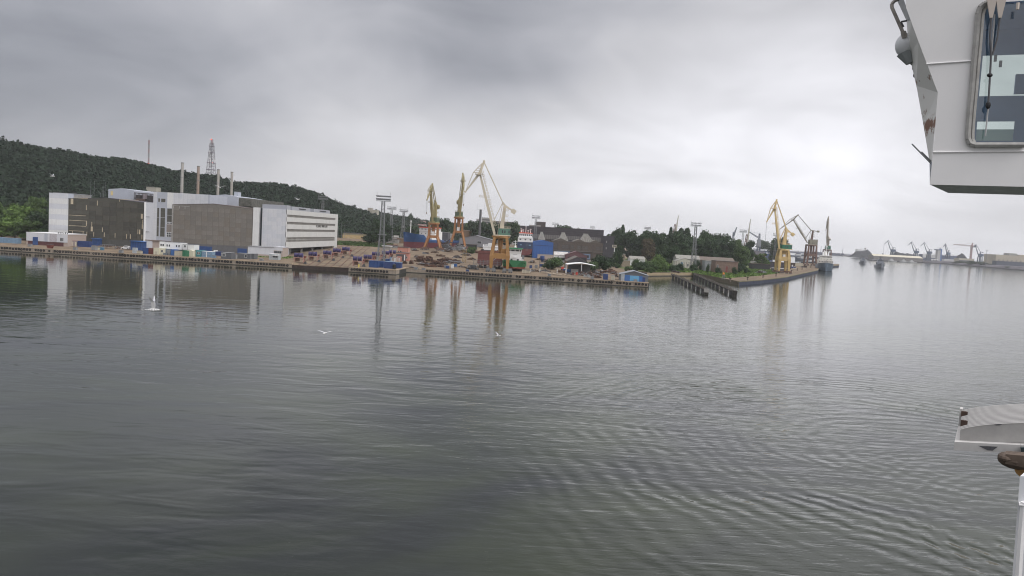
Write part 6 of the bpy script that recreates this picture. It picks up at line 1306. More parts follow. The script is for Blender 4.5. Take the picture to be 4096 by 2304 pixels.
for i, (a, b, y, Y, mt) in enumerate(((1565, 1700, 880, 1500, 'a'), (1600, 1640, 893, 1400, 'b'), (1655, 1720, 897, 1380, 'a'), (1560, 1612, 905, 1200, 'b'), (1700, 1760, 903, 1300, 'b'))):
    bld('distant_houses', ('long reddish roofline on the far slope', 'white-roofed house below the reddish roofline', 'reddish terrace behind the white ship bridge', 'pale low houses above the grey-roofed house', 'pale house row right of the white ship bridge')[i], 'house', a, b, y, Y, 12, M('far_red_roof', (.16, .10, .09), .9, .3, .3) if mt == 'a' else white2, M('far_red_roof', (.16, .10, .09)) if mt == 'a' else greyc, roof='ridge', rise=3)
t, w, h = bld('hill_apartments', 'pale apartment houses standing in the wood on the slope', 'building', 1468, 1484, 832, 1240, 14, M('ochre_wall', (.40, .37, .31), .8), greyc); bld('hill_apartments', 'ochre apartment house right of the pale ones in the wood', 'building', 1486, 1507, 840, 1230, 14, MATS['ochre_wall'], greyc, wins=((.1, .9, .8, .88, 4), (.1, .9, .62, .7, 4)))
bld('hill_house', 'small cream house in the wood above the dark-gated hall', 'house', 583, 622, 748, 760, 10, M('ochre_wall', (.40, .37, .31)), roofg, z0=34, wins=((.1, .9, .3, .7, 5),))
bld('shrouded_hull', 'dark grey hull wrapped in staging right of the left end-on crane', 'ship', 1752, 1790, 930, 720, 24, M('dark_staging_grey', (.09, .09, .10), .9, .3, .5), greym); pallet_pile(1775, 1000, 70, 40, 'dark staging and pipes in front of the shrouded hull', [steeld, rustd, greym], 60, flat=1., grp='loose heaps about the yard')
# lamp posts near the office
for i, (px, pt, pb_) in enumerate(((1352, 905, 962), (1365, 893, 962), (1378, 902, 928))):
    Y = 760; x = wx(px, Y, 10); z = gz(x, Y); zt = D(px, pt, Y).z; t = thing('lamp_post', ('left', 'tallest, middle', 'right')[i] + ' lamp post between the office block and the tan workshop', 'lamp post', (x, Y, z), 0, 'lamp posts by the office'); MB().tube((0, 0, 0), (0, 0, zt - z), .16, 6, .1).build('post', steel, t); MB().bx(-.9, .1, -.15, .15, zt - z, zt - z + .2).build('lamp_head', steel, t)
# right side sheds
t, w, h = bld('white_panelled_shed', 'white shed with vertical dark battens and a pale blue door on the grass', 'shed', 2702, 2778, 1033, 680, 12, M('cream_panels', (.50, .47, .41), .7, .1), roofg, roof='gable', rise=2.8, z0=2.1, wins=((.62, .7, .25, .5, 1),), doors=((.27, .4, .62, bluel),))
for i in range(11): MB().bx(w * (.04 + .088 * i), w * (.04 + .088 * i) + .25, -.06, 0, .1, h - 2.9).build('batten', brickd, t)
bld('long_low_store', 'long low store with a grey-brown roof behind the white panelled shed', 'building', 2706, 2800, 1022, 720, 16, greyc, roofg, roof='ridge', rise=3.2, z0=2.1); bld('long_low_store', 'low brown-roofed store joined to the right of the long one', 'building', 2800, 2938, 1030, 735, 16, brick, M('brown_felt_roof', (.14, .115, .095), .9, .2, .4), roof='ridge', rise=3., z0=2.1)
bld('grey_tin_shed', 'small pale grey tin shed left of the brick block', 'shed', 2820, 2857, 1044, 640, 10, M('tin_grey', (.30, .32, .33), .6, .1), roofg, z0=2.1, doors=((.5, .8, .7, greyc),)); t, w, h = bld('brick_block', 'plain brown brick block with a dull red door on the grass', 'building', 2862, 2951, 1046, 622, 14, M('weathered_brick', (.19, .13, .105), .9, .25, .5, streak=.3), brickd, z0=2.1, doors=((.45, .56, .62, M('dull_red_door', (.2, .06, .05), .8)),), wins=((.06, .14, .35, .7, 2),))
bld('low_wall_store', 'low pinkish wall between the white panelled shed and the tin shed', 'wall', 2782, 2820, 1060, 668, 1, pinkb, greyc, z0=2.1); bld('old_stone_house', 'grey-brown house half hidden by the willow', 'house', 2990, 3062, 1005, 960, 16, greyc, roofd, roof='ridge', rise=4, z0=2, wins=((.1, .2, .4, .6, 1), (.5, .6, .4, .6, 1)))
t, w, h = bld('beige_box_building', 'small beige windowless building below the watch cabin', 'building', 2472, 2500, 1017, 650, 12, M('beige_render', (.27, .22, .17), .9), greyc, z0=2.2); bld('ruined_wall', 'broken beige retaining wall on the bank', 'wall', 2466, 2520, 1042, 620, 2, M('beige_render', (.27, .22, .17)), greyc, z0=2.2)
t, w, h = bld('grey_roofed_shed', 'open grey-roofed shed with white lower walls among the bushes', 'shed', 2520, 2580, 1026, 660, 14, white2, roofg, roof='ridge', rise=2.4, z0=2.2)
p = D(2457, 1007, 690); t = thing('watch_cabin', 'small beige watch cabin on a white pole in front of the dark trees', 'cabin', (p.x, 690, 2.2)); hh_ = D(2457, 990, 690).z - 2.2; MB().tube((0, 0, 0), (0, 0, hh_), .35, 8).build('pole', bright, t); MB().bx(-1.9, 1.5, -1.2, 1.2, hh_, hh_ + 2.2).build('cabin', beige, t); MB().bx(-1.6, 1.2, -1.25, -1.19, hh_ + .8, hh_ + 1.7).build('window', glassd, t)
van(2470, 1012, 'white car parked under the watch cabin', bright, 4.4, 'parked_car', 'car'); 
# hulks, trailer and machines near the right crane
t, w, h = bld('black_barge_hull', 'black rusty pontoon lying on the grass behind the yellow crane', 'pontoon', 3010, 3080, 1057, 770, 12, dark, rustd, z0=2.1); bld('black_barge_hull', 'second dark pontoon, longer, behind the first', 'pontoon', 3070, 3165, 1050, 860, 10, M('dark_plum', (.05, .045, .06), .8), rustd, z0=2.1)
t, w, h = bld('flatbed_trailer', 'long white-topped flatbed trailer under the yellow crane', 'trailer', 3090, 3150, 1074, 742, 4, steeld, bright, z0=3.1); [MB().tube((w * u, .2, -.4), (w * u, .8, -.4), .55, 10).build('wheel', rubber, t) for u in (.08, .16, .84, .92)]
pallet_pile(3045, 1095, 46, 14, 'abandoned winch frame on the edge of the grass', [rustd, greym, steel], 40, 'winch_frame', 'machinery', 'machinery heaps'); t, w, h = bld('beige_partition', 'long plain beige container wall on the far end of the quay', 'container', 3182, 3211, 1053, 1020, 3, beige, beige, z0=2.2)
bld('brown_stack', 'brown crate stack left of the beige container', 'crates', 3160, 3181, 1052, 1000, 4, rustd, brickd, z0=2.2); pallet_pile(3174, 1073, 22, 12, 'blue and white machinery at the foot of the brown crate stack', [blued, white2], 24, 'machinery', 'machinery', 'machinery heaps'); pallet_pile(3218, 1070, 22, 8, 'dark mooring gear on the quay beside the olive crane', [steeld, rustd], 24, 'machinery', 'machinery', 'machinery heaps')
for i, (px, py) in enumerate(((2920, 1128), (2990, 1122), (3052, 1112), (3104, 1106), (3166, 1091), (3189, 1083), (3208, 1080), (3225, 1074), (3243, 1071))):
    p = base(px, py); t = thing('mooring_post', '%s concrete mooring post from the near end of the right-hand quay' % ('first', 'second', 'third', 'fourth', 'fifth', 'sixth', 'seventh', 'eighth', 'ninth')[i], 'mooring post', (p.x, p.y, p.z), 0, 'mooring posts on the right quay')
    MB().tube((0, 0, 0), (0, 0, 1.9), .42, 10, .36).build('shaft', M('dirty_post', (.16, .13, .11), .9), t); MB().bx(-.6, .6, -.5, .5, 1.9, 2.35).build('cap', rustd, t)
p = base(2893, 1118); t = thing('warning_beacon', 'orange triangle beacon on a small lattice stand at the quay corner', 'beacon', (p.x, p.y, p.z)); MB().lattice((0, 0, 0), (0, 0, 3.2), 1.8, 1.0, 3, .12, .08).build('stand', steel, t); MB().prism([(-.9, 3.3), (.9, 3.3), (0, 4.9)], -.06, .06).build('triangle', M('signal_orange', (.75, .25, .03), .5), t)
# =================================================================== RUINED JETTIES
def jetty(label, a, b, n, end):
    a, b = Vector(a), Vector(b); d = (b - a); L_ = d.length; d.normalize(); t = thing('ruined_jetty', label, 'jetty', (a.x, a.y, 0), math.atan2(d.y, d.x), 'ruined timber jetties')
    for i in range(n):
        x = L_ * (i + .4) / n; MB().bx(x - 2.4, x + random.uniform(.6, 2.2), -.65, .65, -1.5, 2.1).build('pier_block', M('black_pier_block', (.045, .042, .042), .9, .3, .6), t)
        for s_ in (-.4,): MB().tube((x + 7, s_, -1.5), (x + 7, s_, 2.1), .2, 7).build('timber_pile', pile, t)
    [MB().bx(-2, L_ - .5, y_ - .15, y_ + .15, 2.1, 2.4).build('deck_beam', pile, t) for y_ in (-.5, .5)]
    k = int(L_ / 1.25); st = MB().bx(-.12, .12, -.12, .12, 0, 1.).mesh('stump', M('grey_stump', (.13, .115, .10), .9, .3))
    for i in range(k):
        for s_ in (-.5, .5):
            if random.random() < .7: o = inst('stump', st, t, (i * 1.25 + random.uniform(-.3, .3), s_, 2.3), random.uniform(0, 1), (1, 1, random.uniform(.4, 1.35))); o.rotation_euler = (random.uniform(-.25, .25), random.uniform(-.25, .25), 0)
    MB().bx(L_ - .4, L_ + 1.6, -1.1, 1.1, 1.2, 2.9).build('end_block', end, t); MB().bx(L_ - .2, L_ + 1.4, -.95, .95, -1.5, 1.2).build('end_pier', pile, t)
p0, p1 = G(2688, 1106, 1.), G(2838, 1181, 0); jetty('nearer and shorter ruined jetty with a pale square end block', (p0.x, p0.y), (p1.x - 1, p1.y + 3), 9, greyc)
p0, p1 = G(2775, 1104, 1.), G(2952, 1188, 0); jetty('longer ruined jetty reaching to the right with a dark end block', (p0.x, p0.y), (p1.x - 1, p1.y + 3), 11, pile)
for i, f_ in enumerate((.3, .62)):
    p = G(2775 + (2952 - 2775) * (f_ + .1), 1104 + 84 * (f_ + .1), 0)
# =================================================================== TREES
TT = [(2467, 916, 24, 880, 'round', leafA, 'dark tree just right of the dark stair tower'), (2489, 902, 12, 900, 'tall', leafA, 'narrow poplar rising left of the dark wood'), (2515, 925, 40, 840, 'round', leafA, 'broad dark tree right of the narrow poplar'), (2560, 930, 42, 820, 'broad', leafA, 'broad dark tree behind the grey-roofed shed'),
      (2592, 950, 30, 800, 'round', leafD, 'brownish thin-leaved tree in the middle of the dark wood'), (2612, 926, 40, 860, 'round', leafA, 'dark tree behind the brownish one'), (2650, 928, 42, 830, 'broad', leafA, 'dark broad tree left of the second poplar'), (2678, 910, 10, 880, 'tall', leafA, 'second narrow poplar, left of the slim pale crane'),
      (2690, 925, 36, 840, 'round', leafA, 'dark tree below the slim pale crane'), (2725, 914, 16, 860, 'tall', leafA, 'left poplar of a pair right of the slim crane'), (2748, 914, 18, 850, 'tall', leafA, 'right poplar of the pair right of the slim crane'), (2735, 940, 42, 800, 'round', leafA, 'dark round tree below the pair of poplars'), (2680, 985, 32, 740, 'round', leafA, 'lower dark tree behind the bright green bush'),
      (2790, 950, 40, 820, 'round', leafA, 'dark tree behind the big mast on the grass'), (2822, 926, 36, 840, 'round', leafA, 'tall dark tree right of the big mast'), (2880, 936, 36, 850, 'round', leafA, 'last tall dark tree before the small grey crane'), (2845, 950, 40, 800, 'broad', leafA, 'broad dark tree behind the brick block'), (2905, 965, 34, 830, 'round', leafA, 'dark tree left of the willows'),
      (2948, 958, 30, 900, 'round', leafB, 'pale topped willow left of the bird-topped mast'), (2965, 985, 44, 820, 'broad', leafB, 'large willow in front of the bird-topped mast'), (2995, 962, 20, 960, 'round', leafA, 'dark tree right of the bird-topped mast'), (3048, 1012, 32, 830, 'broad', leafB, 'spreading willow in front of the old stone house'), (3111, 952, 34, 1120, 'round', leafA, 'dark round tree left of the yellow crane'),
      (3056, 963, 26, 1700, 'round', leafA, 'hazy round tree far behind the small harbour crane'), (1902, 885, 30, 950, 'round', leafA, 'dark tree left of the black chimney'), (1945, 880, 40, 930, 'broad', leafA, 'large dark tree behind the cream jib foot'), (1985, 895, 34, 960, 'round', leafA, 'dark tree behind the green machinery house'), (2040, 888, 30, 980, 'round', leafA, 'dark tree right of the green machinery house'),
      (1870, 893, 18, 1000, 'round', leafB, 'thin pale tree right of the taller end-on crane'), (1770, 874, 30, 900, 'round', leafA, 'dark tree between the two end-on cranes'), (1795, 888, 30, 960, 'broad', leafA, 'lower tree left of the taller end-on crane'), (1745, 885, 24, 930, 'round', leafB, 'mid green tree right of the left end-on crane'), (1640, 856, 12, 1450, 'round', leafA, 'lone tree on the skyline right of the third mast'),
      (2240, 902, 30, 1100, 'round', leafA, 'bushy tree above the roof of the long dark hall, left'), (2262, 906, 20, 1120, 'round', leafA, 'small tree above the roof of the long dark hall'), (2288, 912, 16, 1150, 'round', leafA, 'tree tuft above the middle of the dark hall roof'), (2322, 917, 20, 1150, 'round', leafA, 'low tree above the right of the dark hall roof'), (2385, 925, 20, 1150, 'round', leafA, 'low tree by the right end of the dark hall roof'),
      (1517, 880, 26, 660, 'round', leafA, 'tall dark tree behind the nearest light mast'), (1485, 925, 34, 690, 'round', leafA, 'dark tree right of the tan workshop'), (1545, 900, 26, 700, 'round', leafA, 'dark tree between the first two light masts'), (1600, 905, 40, 900, 'broad', leafA, 'dark trees behind the blue bow, left'), (1660, 905, 40, 900, 'broad', leafA, 'dark tree behind the white ship bridge'), (1215, 1000, 9, 560, 'fir', leafA, 'small dark fir under the office block'),
      (1720, 895, 40, 950, 'broad', leafA, 'dark tree right behind the left end-on crane'), (1590, 925, 30, 860, 'broad', leafA, 'low dark tree above the brown ruins'), (2438, 935, 22, 900, 'round', leafA, 'dark tree behind the stair tower'), (2080, 905, 26, 1020, 'round', leafA, 'dark tree at the left end of the long dark hall')]
for px, py, hw_, Y, sh, mt, la in TT: tree(px, py, hw_, Y, sh, mt, la, 'dark trees around the yard')
# broadleaf trees at the far left
for i, (px, py, hw_, Y, mt) in enumerate(((20, 805, 60, 540, leafB), (90, 818, 52, 530, leafC), (150, 790, 48, 560, leafB), (-40, 830, 60, 520, leafB), (60, 868, 55, 505, leafC), (165, 850, 45, 512, leafA), (120, 880, 48, 500, leafB), (5, 880, 50, 498, leafC), (215, 800, 40, 640, leafA), (180, 915, 30, 496, leafA))):
    tree(px, py, hw_, Y, 'round' if i % 2 else 'broad', mt, ('tall', 'bright green', 'upper right', 'leftmost', 'lower bright', 'dark', 'middle', 'lowest left', 'rear', 'small dark')[i] + ' leafy tree of the grove at the left end of the quay', 'grove at the left end of the quay')
BB = [(2225, 1028, 36, 512, leafB, 'big loose grey-green bush left of the canopy'), (2192, 1046, 22, 508, leafA, 'lower dark bush at the left foot of the big loose one'), (2402, 1018, 42, 520, leafA, 'largest dark bush behind the right end of the canopy'), (2440, 1030, 38, 530, leafA, 'dark bush right of the largest one'), (2375, 1045, 26, 510, leafB, 'bush directly behind the canopy roof'), (2465, 1000, 22, 600, leafA, 'shrub beside the beige windowless building'),
      (2545, 1034, 16, 585, leafB, 'round shrub in front of the grey-roofed shed'), (2572, 1048, 32, 560, leafA, 'wide dark bush left of the bright green one'), (2632, 1018, 32, 585, leafC, 'tall bright green bush on the bank'), (2650, 1038, 26, 575, leafC, 'bright green bush right of the tallest one'), (2600, 1045, 30, 565, leafB, 'mid green bush at the foot of the bright one'), (2512, 1064, 16, 550, leafB, 'small round bush on the yellow-green slope'), (2700, 1058, 18, 600, leafA, 'dark bush left of the white panelled shed door'),
      (2718, 1050, 14, 610, leafA, 'small bush in front of the white panelled shed'), (2776, 1058, 18, 625, leafA, 'dark bush at the foot of the big mast'), (2790, 1036, 16, 650, leafA, 'bush between the white panelled shed and the store'), (2832, 1058, 8, 610, leafA, 'tiny shrub in front of the tin shed'), (2875, 1068, 12, 602, leafA, 'low bush left of the brick block'), (2936, 1070, 14, 606, leafA, 'low bush in front of the brick block corner'), (2968, 1050, 20, 640, leafA, 'dark bush right of the brick block'),
      (2680, 1060, 26, 590, leafA, 'dark bush behind the scrap on the grass'), (1420, 975, 22, 690, leafB, 'left weedy bush in front of the blue-grey store'), (1450, 982, 26, 670, leafB, 'middle weedy bush behind the winches'), (1492, 985, 26, 650, leafB, 'right weedy bush at the foot of the tall dark tree'), (1885, 985, 16, 640, leafB, 'bush in front of the black low shed'), (2990, 1075, 14, 650, leafB, 'weedy clump near the abandoned winch'), (2605, 1070, 16, 545, leafB, 'low bush by the sandy bank')]
for px, py, hw_, Y, mt, la in BB: tree(px, py, hw_, Y, 'bush', mt, la, 'bushes on the banks')
pallet_pile(2700, 1090, 40, 7, 'dark scrap and rubble lying in the grass', [rustd, steeld], 24, grp='rubble in the grass')
# rough grass
def tufts(name, poly, n, s, mt, dz, label):
    xs = [p[0] for p in poly]; ys = [p[1] for p in poly]; P = []
    while len(P) < n:
        x, y = random.uniform(min(xs), max(xs)), random.uniform(min(ys), max(ys))
        if inside((x, y), poly): P.append((x, y, gz(x, y) + dz))
    P = np.array(P); k = len(P); a = RNG.uniform(0, 3.14, k); ss = s * RNG.uniform(.5, 1.4, k); dx = np.stack([np.cos(a), np.sin(a), a * 0], 1) * ss[:, None]; up = np.stack([RNG.normal(0, .3, k), RNG.normal(0, .3, k), np.ones(k)], 1) * ss[:, None]
    V = np.stack([P - dx, P + dx, P + dx * .6 + up, P - dx * .6 + up], 1).reshape(-1, 3); o = bpy.data.objects.new(name, bulk(name, V, np.arange(len(V)).reshape(-1, 4), mt, RNG.uniform(0, 1, k))); COL.objects.link(o); o['kind'] = 'stuff'; o['label'] = label
tufts('rough_grass', [p for p in grass_poly if p[1] < 820] + [(100, 820)], 9000, .7, leafC, 0, 'rough grass and weeds on the bank right of the pier')
tufts('weeds', [(-150, 640), (-100, 640), (-105, 700), (-160, 700)], 1500, .9, leafB, 0, 'weeds behind the winches at the edge of the yard')
tufts('weeds', [(-160, 462), (-130, 462), (-128, 478), (-160, 478)], 500, .5, leafC, 0, 'weeds around the pale grey hut')
# =================================================================== FAR SHIP AND FAR SHORE
t = thing('far_blue_ship', 'large pale blue ship with white lettering moored beyond the willows', 'ship', (wx(3035, 1500, 10), 1500, 0)); w = 64 * 1500 / F; hz = D(3070, 1005, 1500).z
MB().prism([(-30, -1), (w - 4, -1), (w, hz), (-30, hz)], 0, 22).build('hull', M('ship_pale_blue', (.07, .10, .22), .6, .08, .1), t); MB().bx(-30, w, -.2, 0, hz - 1, hz).build('rail_band', M('ship_navy', (.035, .05, .10)), t)
m = MB(); x = 4.
for g in range(4):
    for k in range((5, 5, 4, 2)[g]):
        for s_ in random.sample([(0, 0, 0, 1), (.8, 0, .8, 1), (0, 1, .8, 1), (0, .5, .8, .5), (0, 0, .8, 0)], 3): m.beam((x + s_[0] * 1.3, -.15, hz - 4.6 + s_[1] * 2.4), (x + s_[2] * 1.3, -.15, hz - 4.6 + s_[3] * 2.4), .38)
        x += 1.55
    x += 1.2
m.build('hull_lettering', bright, t); m = MB()
for i in range(16): m.bx(-26 + i * 3.4, -24 + i * 3.4, 4, 8, hz, hz + random.uniform(1.5, 5))
m.build('deck_equipment', white2, t, kind='stuff'); MB().bx(-30, -14, 6, 18, hz, hz + 12).build('bridge', white2, t); MB().tube((-20, 12, hz + 12), (-20, 12, hz + 24), .5, 6).build('mast', steel, t)
fland = M('far_quay', (.10, .095, .10), .9, .2, .02); fgreen = M('far_green', (.04, .055, .04), .9, .3, .03)
FP = [G(3370, 1024), G(3481, 1036), G(3640, 1047), G(3775, 1056), G(3900, 1066), G(4096, 1083), G(4500, 1112)]
fp = [(p.x, p.y) for p in FP]; m = MB(); n = len(fp); back_ = [(x * 1.45, y * 1.45 + 400) for x, y in fp]
m.v = [(x, y, 2.6) for x, y in fp] + [(x, y, 2.6) for x, y in back_] + [(x, y, -1) for x, y in fp]; m.f = [(i, i + 1, n + i + 1, n + i) for i in range(n - 1)] + [(i, 2 * n + i, 2 * n + i + 1, i + 1) for i in range(n - 1)]
m.build('far_shore', fland, kind='structure')
def eY(px): return float(np.interp(px, [3370, 3481, 3640, 3775, 3900, 4096, 4500], [p.y for p in FP]))
m = MB()
for (px, p) in zip((3370, 3481, 3640, 3700, 3775, 3900, 4096, 4500), [FP[0], FP[1], FP[2], None] + FP[3:]):
    if p is None: Y_ = eY(px); p = Vector((wx(px, Y_, 0), Y_, 0))
    h_ = 3.2 if px <= 3640 else 8.5
    for k, z in ((1.002, 2.61), (1.022, h_), (1.45, h_ + .5)): m.v.append((p.x * k, p.y * k, z))
m.f = [(i * 3 + j, i * 3 + 3 + j, i * 3 + 4 + j, i * 3 + 1 + j) for i in range(7) for j in range(2)]
m.build('far_bank', M('far_bank_soil', (.075, .068, .078), .95, .45, .03), kind='structure')
YF = 4300.; p0, p1 = wx(3120, YF, 0), wx(3520, YF, 0)
MB().bx(p0, p1, YF, YF + 300, -1, 5).build('far_pier', M('far_navy_wall', (.045, .055, .10), .9), kind='structure')
t = thing('pier_wall', 'far dark blue quay wall carrying the big white letters T E N', 'wall', (wx(3225, 4000, 5), 4000, 0)); w = wx(3375, 4000, 5) - t.location.x; MB().bx(0, w, 0, 20, -1, D(3300, 1010, 4000).z - 0).build('wall_face', MATS['far_navy_wall'], t)
def blk(ch, x, z, s, t, y):
    m = MB(); b = s * .17
    sg = {'T': [(0, 1, .8, 1), (.4, 0, .4, 1)], 'E': [(0, 0, 0, 1), (0, 1, .7, 1), (0, .5, .6, .5), (0, 0, .7, 0)], 'N': [(0, 0, 0, 1), (.75, 0, .75, 1), (0, 1, .75, 0)]}[ch]
    for a, b_, c, d in sg: m.beam((x + a * s, y, z + b_ * s), (x + c * s, y, z + d * s), b)
    m.build('letter', bright, t)
for ch, px, py in (('T', 3348, 1017), ('E', 3365, 1018)): q = D(px, py, 3990); blk(ch, q.x - t.location.x - 1.5, q.z, 5.0, t, -.5)
q = D(3383, 1019, 3700); tt_ = thing('letter_board', 'white letter N standing on the near end of the coal quay', 'sign', (q.x, 3700, 2.6)); blk('N', 0, q.z - 2.6, 5., tt_, 0)
for i, (a, b, y0, Y) in enumerate(((3150, 3285, 1004, 5600), (3165, 3290, 1020, 2400))):
    p = D((a + b) / 2, y0 + 4, Y); m = MB().bx(wx(a, Y, 0), wx(b, Y, 0), Y, Y + 25, -1, 3.2 if i == 0 else 2.0); o = m.build('breakwater', fland); tag(o, ('far low breakwater on the horizon behind the yellow crane', 'nearer low breakwater behind the olive crane legs')[i], 'breakwater')
for i, (px, pt, Y) in enumerate(((3283, 984, 4600), (3370, 990, 4600))):
    x = wx(px, Y, 10); zt = D(px, pt, Y).z; t = thing('distant_mast', ('left', 'right')[i] + ' thin mast on the far pier', 'mast', (x, Y, 5)); MB().tube((0, 0, 0), (0, 0, zt - 5), 1.3, 6, .8).build('pole', farst, t)
def heap(px0, px1, pyt, pyb, Y, label, prof):
    x0, x1 = wx(px0, Y, 5), wx(px1, Y, 5); zt = D((px0 + px1) / 2, pyt, Y).z; w = x1 - x0; n = len(prof) - 1; t = MB()
    P = []
    for i, h_ in enumerate(prof):
        for j, f_ in enumerate((0, .45, .85, 1, .7, 0)):
            P.append((w * i / n + random.uniform(-1, 1), j * w * .09 + random.uniform(-1, 1), max(0, h_ * f_ * (zt - 2.6) * random.uniform(.93, 1.04))))
    t.v = P; t.f = [(i * 6 + j, (i + 1) * 6 + j, (i + 1) * 6 + j + 1, i * 6 + j + 1) for i in range(n) for j in range(5)]
    o = t.build('coal_heap', coal, loc=(x0, Y, 2.55)); tag(o, label, 'coal heap', 'coal heaps on the far quay')
heap(3408, 3500, 1000, 1024, 3200, 'largest coal heap, at the left end of the far quay', [0, .3, .55, .75, .82, .85, .88, .92, 1.02, 1.2, 1., .75, .1]); heap(3575, 3690, 1009, 1022, 2900, 'flat-topped coal heap behind the long cream-roofed warehouse', [0, .6, 1, .95, .9, .92, .85, .9, .88, .82, .8, .5, 0]); heap(3822, 3886, 1015, 1030, 2760, 'pointed dark heap behind the low white terminal', [0, .4, .8, .9, 1.1, .95, .7, .4, 0])
def fb(name, label, cat, a, b, pt, Y, dep, wm, rm=None, **k):
    if a > 3660: Y = eY(a if a > 3900 else (a + b) / 2) * (1.03 + (Y - 2080) / 8000 * .8)
    return bld(name, label, cat, a, b, pt, Y, dep, wm, rm, z0=2.5, **k)
t, w, h = fb('long_warehouse', 'very long low warehouse with a cream roof on the far quay', 'warehouse', 3494, 3692, 1021, 2620, 40, M('far_grey_wall', (.22, .20, .19), .9), M('far_cream_roof', (.52, .48, .38), .8), roof='ridge', rise=6)
for i in range(26): MB().bx(w * i / 26, w * i / 26 + .8, -.3, 0, 0, h - 6).build('wall_rib', M('far_rib', (.15, .14, .15), .9), t)
t, w, h = fb('arched_terminal', 'far terminal with a row of white arches under its roof', 'building', 3690, 3845, 1021, 2560, 30, M('far_blue_wall', (.10, .12, .19), .8), white2)
MB().bx(0, w * .45, -.5, 0, h * .55, h).build('white_fascia', white2, t)
for i in range(14):
    m = MB(); cx_ = w * (i + .5) / 14; pr = [(cx_ + w / 30 * math.cos(a), h + .3 + w / 34 * math.sin(a)) for a in np.linspace(0, math.pi, 7)]
    for a, b in zip(pr, pr[1:]): m.beam((a[0], -.2, a[1]), (b[0], -.2, b[1]), 1.0)
    m.build('arch', white2, t)
t, w, h = fb('loading_tower', 'tall pale and blue tower with a projecting cabin on the far quay', 'tower', 3749, 3766, 1000, 2400, 14, M('far_pale', (.46, .45, .44), .8), greyc); MB().bx(w * .72, w * 1.02, -.5, 14.2, 0, h + 5).build('blue_shaft', M('far_blue_shaft', (.10, .18, .38), .7), t); MB().bx(-w * .6, w * .5, -2, 8, h - 1, h + 2.5).build('cabin', M('far_cabin', (.25, .27, .32), .7), t); m = MB(); [m.beam((w * u, 3, h + 2), (w * u, 3, h + 10), .5) for u in (.1, .4, .7)]; m.build('aerials', steel, t, kind='stuff')
t, w, h = fb('white_office', 'small white building with three dark windows below the tall tower', 'building', 3728, 3752, 1036, 2300, 12, bright, greyd); [MB().bx(w * u, w * (u + .18), -.3, 0, h * .5, h * .75).build('window', glassd, t) for u in (.1, .4, .7)]
t, w, h = fb('white_terminal', 'long low white building with faint rows of openings on the far quay', 'building', 3776, 3833, 1038, 2280, 14, white2, white2)
for k in range(3): MB().bx(w * .02, w * .98, -.3, 0, h * (.2 + .26 * k), h * (.3 + .26 * k)).build('window_row', M('far_window_row', (.28, .27, .28), .8), t)
t, w, h = fb('cream_warehouse', 'cream warehouse right of the white terminal', 'warehouse', 3836, 3896, 1034, 2350, 30, M('far_cream_wall', (.48, .44, .35), .8), M('far_pale_roof', (.5, .49, .47), .8)); MB().bx(0, w, -.4, 0, h * .45, h * .7).build('dark_band', greyd, t)
t, w, h = fb('cream_mill', 'massive cream mill building with a stepped roof at the right edge', 'building', 3982, 4200, 1024, 2300, 60, M('far_mill_wall', (.42, .37, .29), .9, .15, .02), greyc); MB().bx(w * .25, w * .4, 5, 30, h, h + 6).build('roof_house', greyc, t); MB().bx(w * .45, w, 5, 40, h, h + 3).build('roof_step', MATS['far_mill_wall'], t)
for i in range(12): MB().bx(w * (.05 + .08 * i), w * (.05 + .08 * i) + 3, -.4, 0, h * .45, h * .62).build('opening', greyd, t)
fb('dark_quay_shed', 'long dark shed in front of the cream mill', 'shed', 3985, 4220, 1050, 2160, 20, M('far_dark_shed', (.08, .09, .12), .9), greyd); fb('brown_quay_store', 'low brown store with a pale roof line at the water, right', 'building', 3975, 4058, 1064, 2100, 8, M('far_brown', (.14, .10, .09), .9), white2)
for i, (px, Y, w_) in enumerate(((3850, 2280, 60), (3905, 2260, 60), (3945, 2230, 46), (3700, 2500, 30), (4060, 2080, 50))):
    tree(px, (1045, 1044, 1050, 1044, 1066)[i], w_ * .6, eY(px) * 1.028, 'broad', leafA, ('wide', 'widest', 'low', 'small', 'rightmost')[i] + ' dark tree clump on the far quay ' + ('behind the white terminal', 'right of the cream warehouse', 'left of the cream mill', 'left of the tall tower', 'near the right edge')[i], 'tree clumps on the far quay', z0=2)
x = wx(3944, 2300, 20); t = thing('far_mast', 'slim mast with a T-shaped head left of the cream mill', 'mast', (x, 2300, 2.5)); hh_ = D(3945, 1005, 2300).z; MB().tube((0, 0, 0), (0, 0, hh_), .6, 6, .4).build('pole', steel, t); MB().bx(-4, 4, -.5, .5, hh_, hh_ + 1.2).build('head', steel, t)
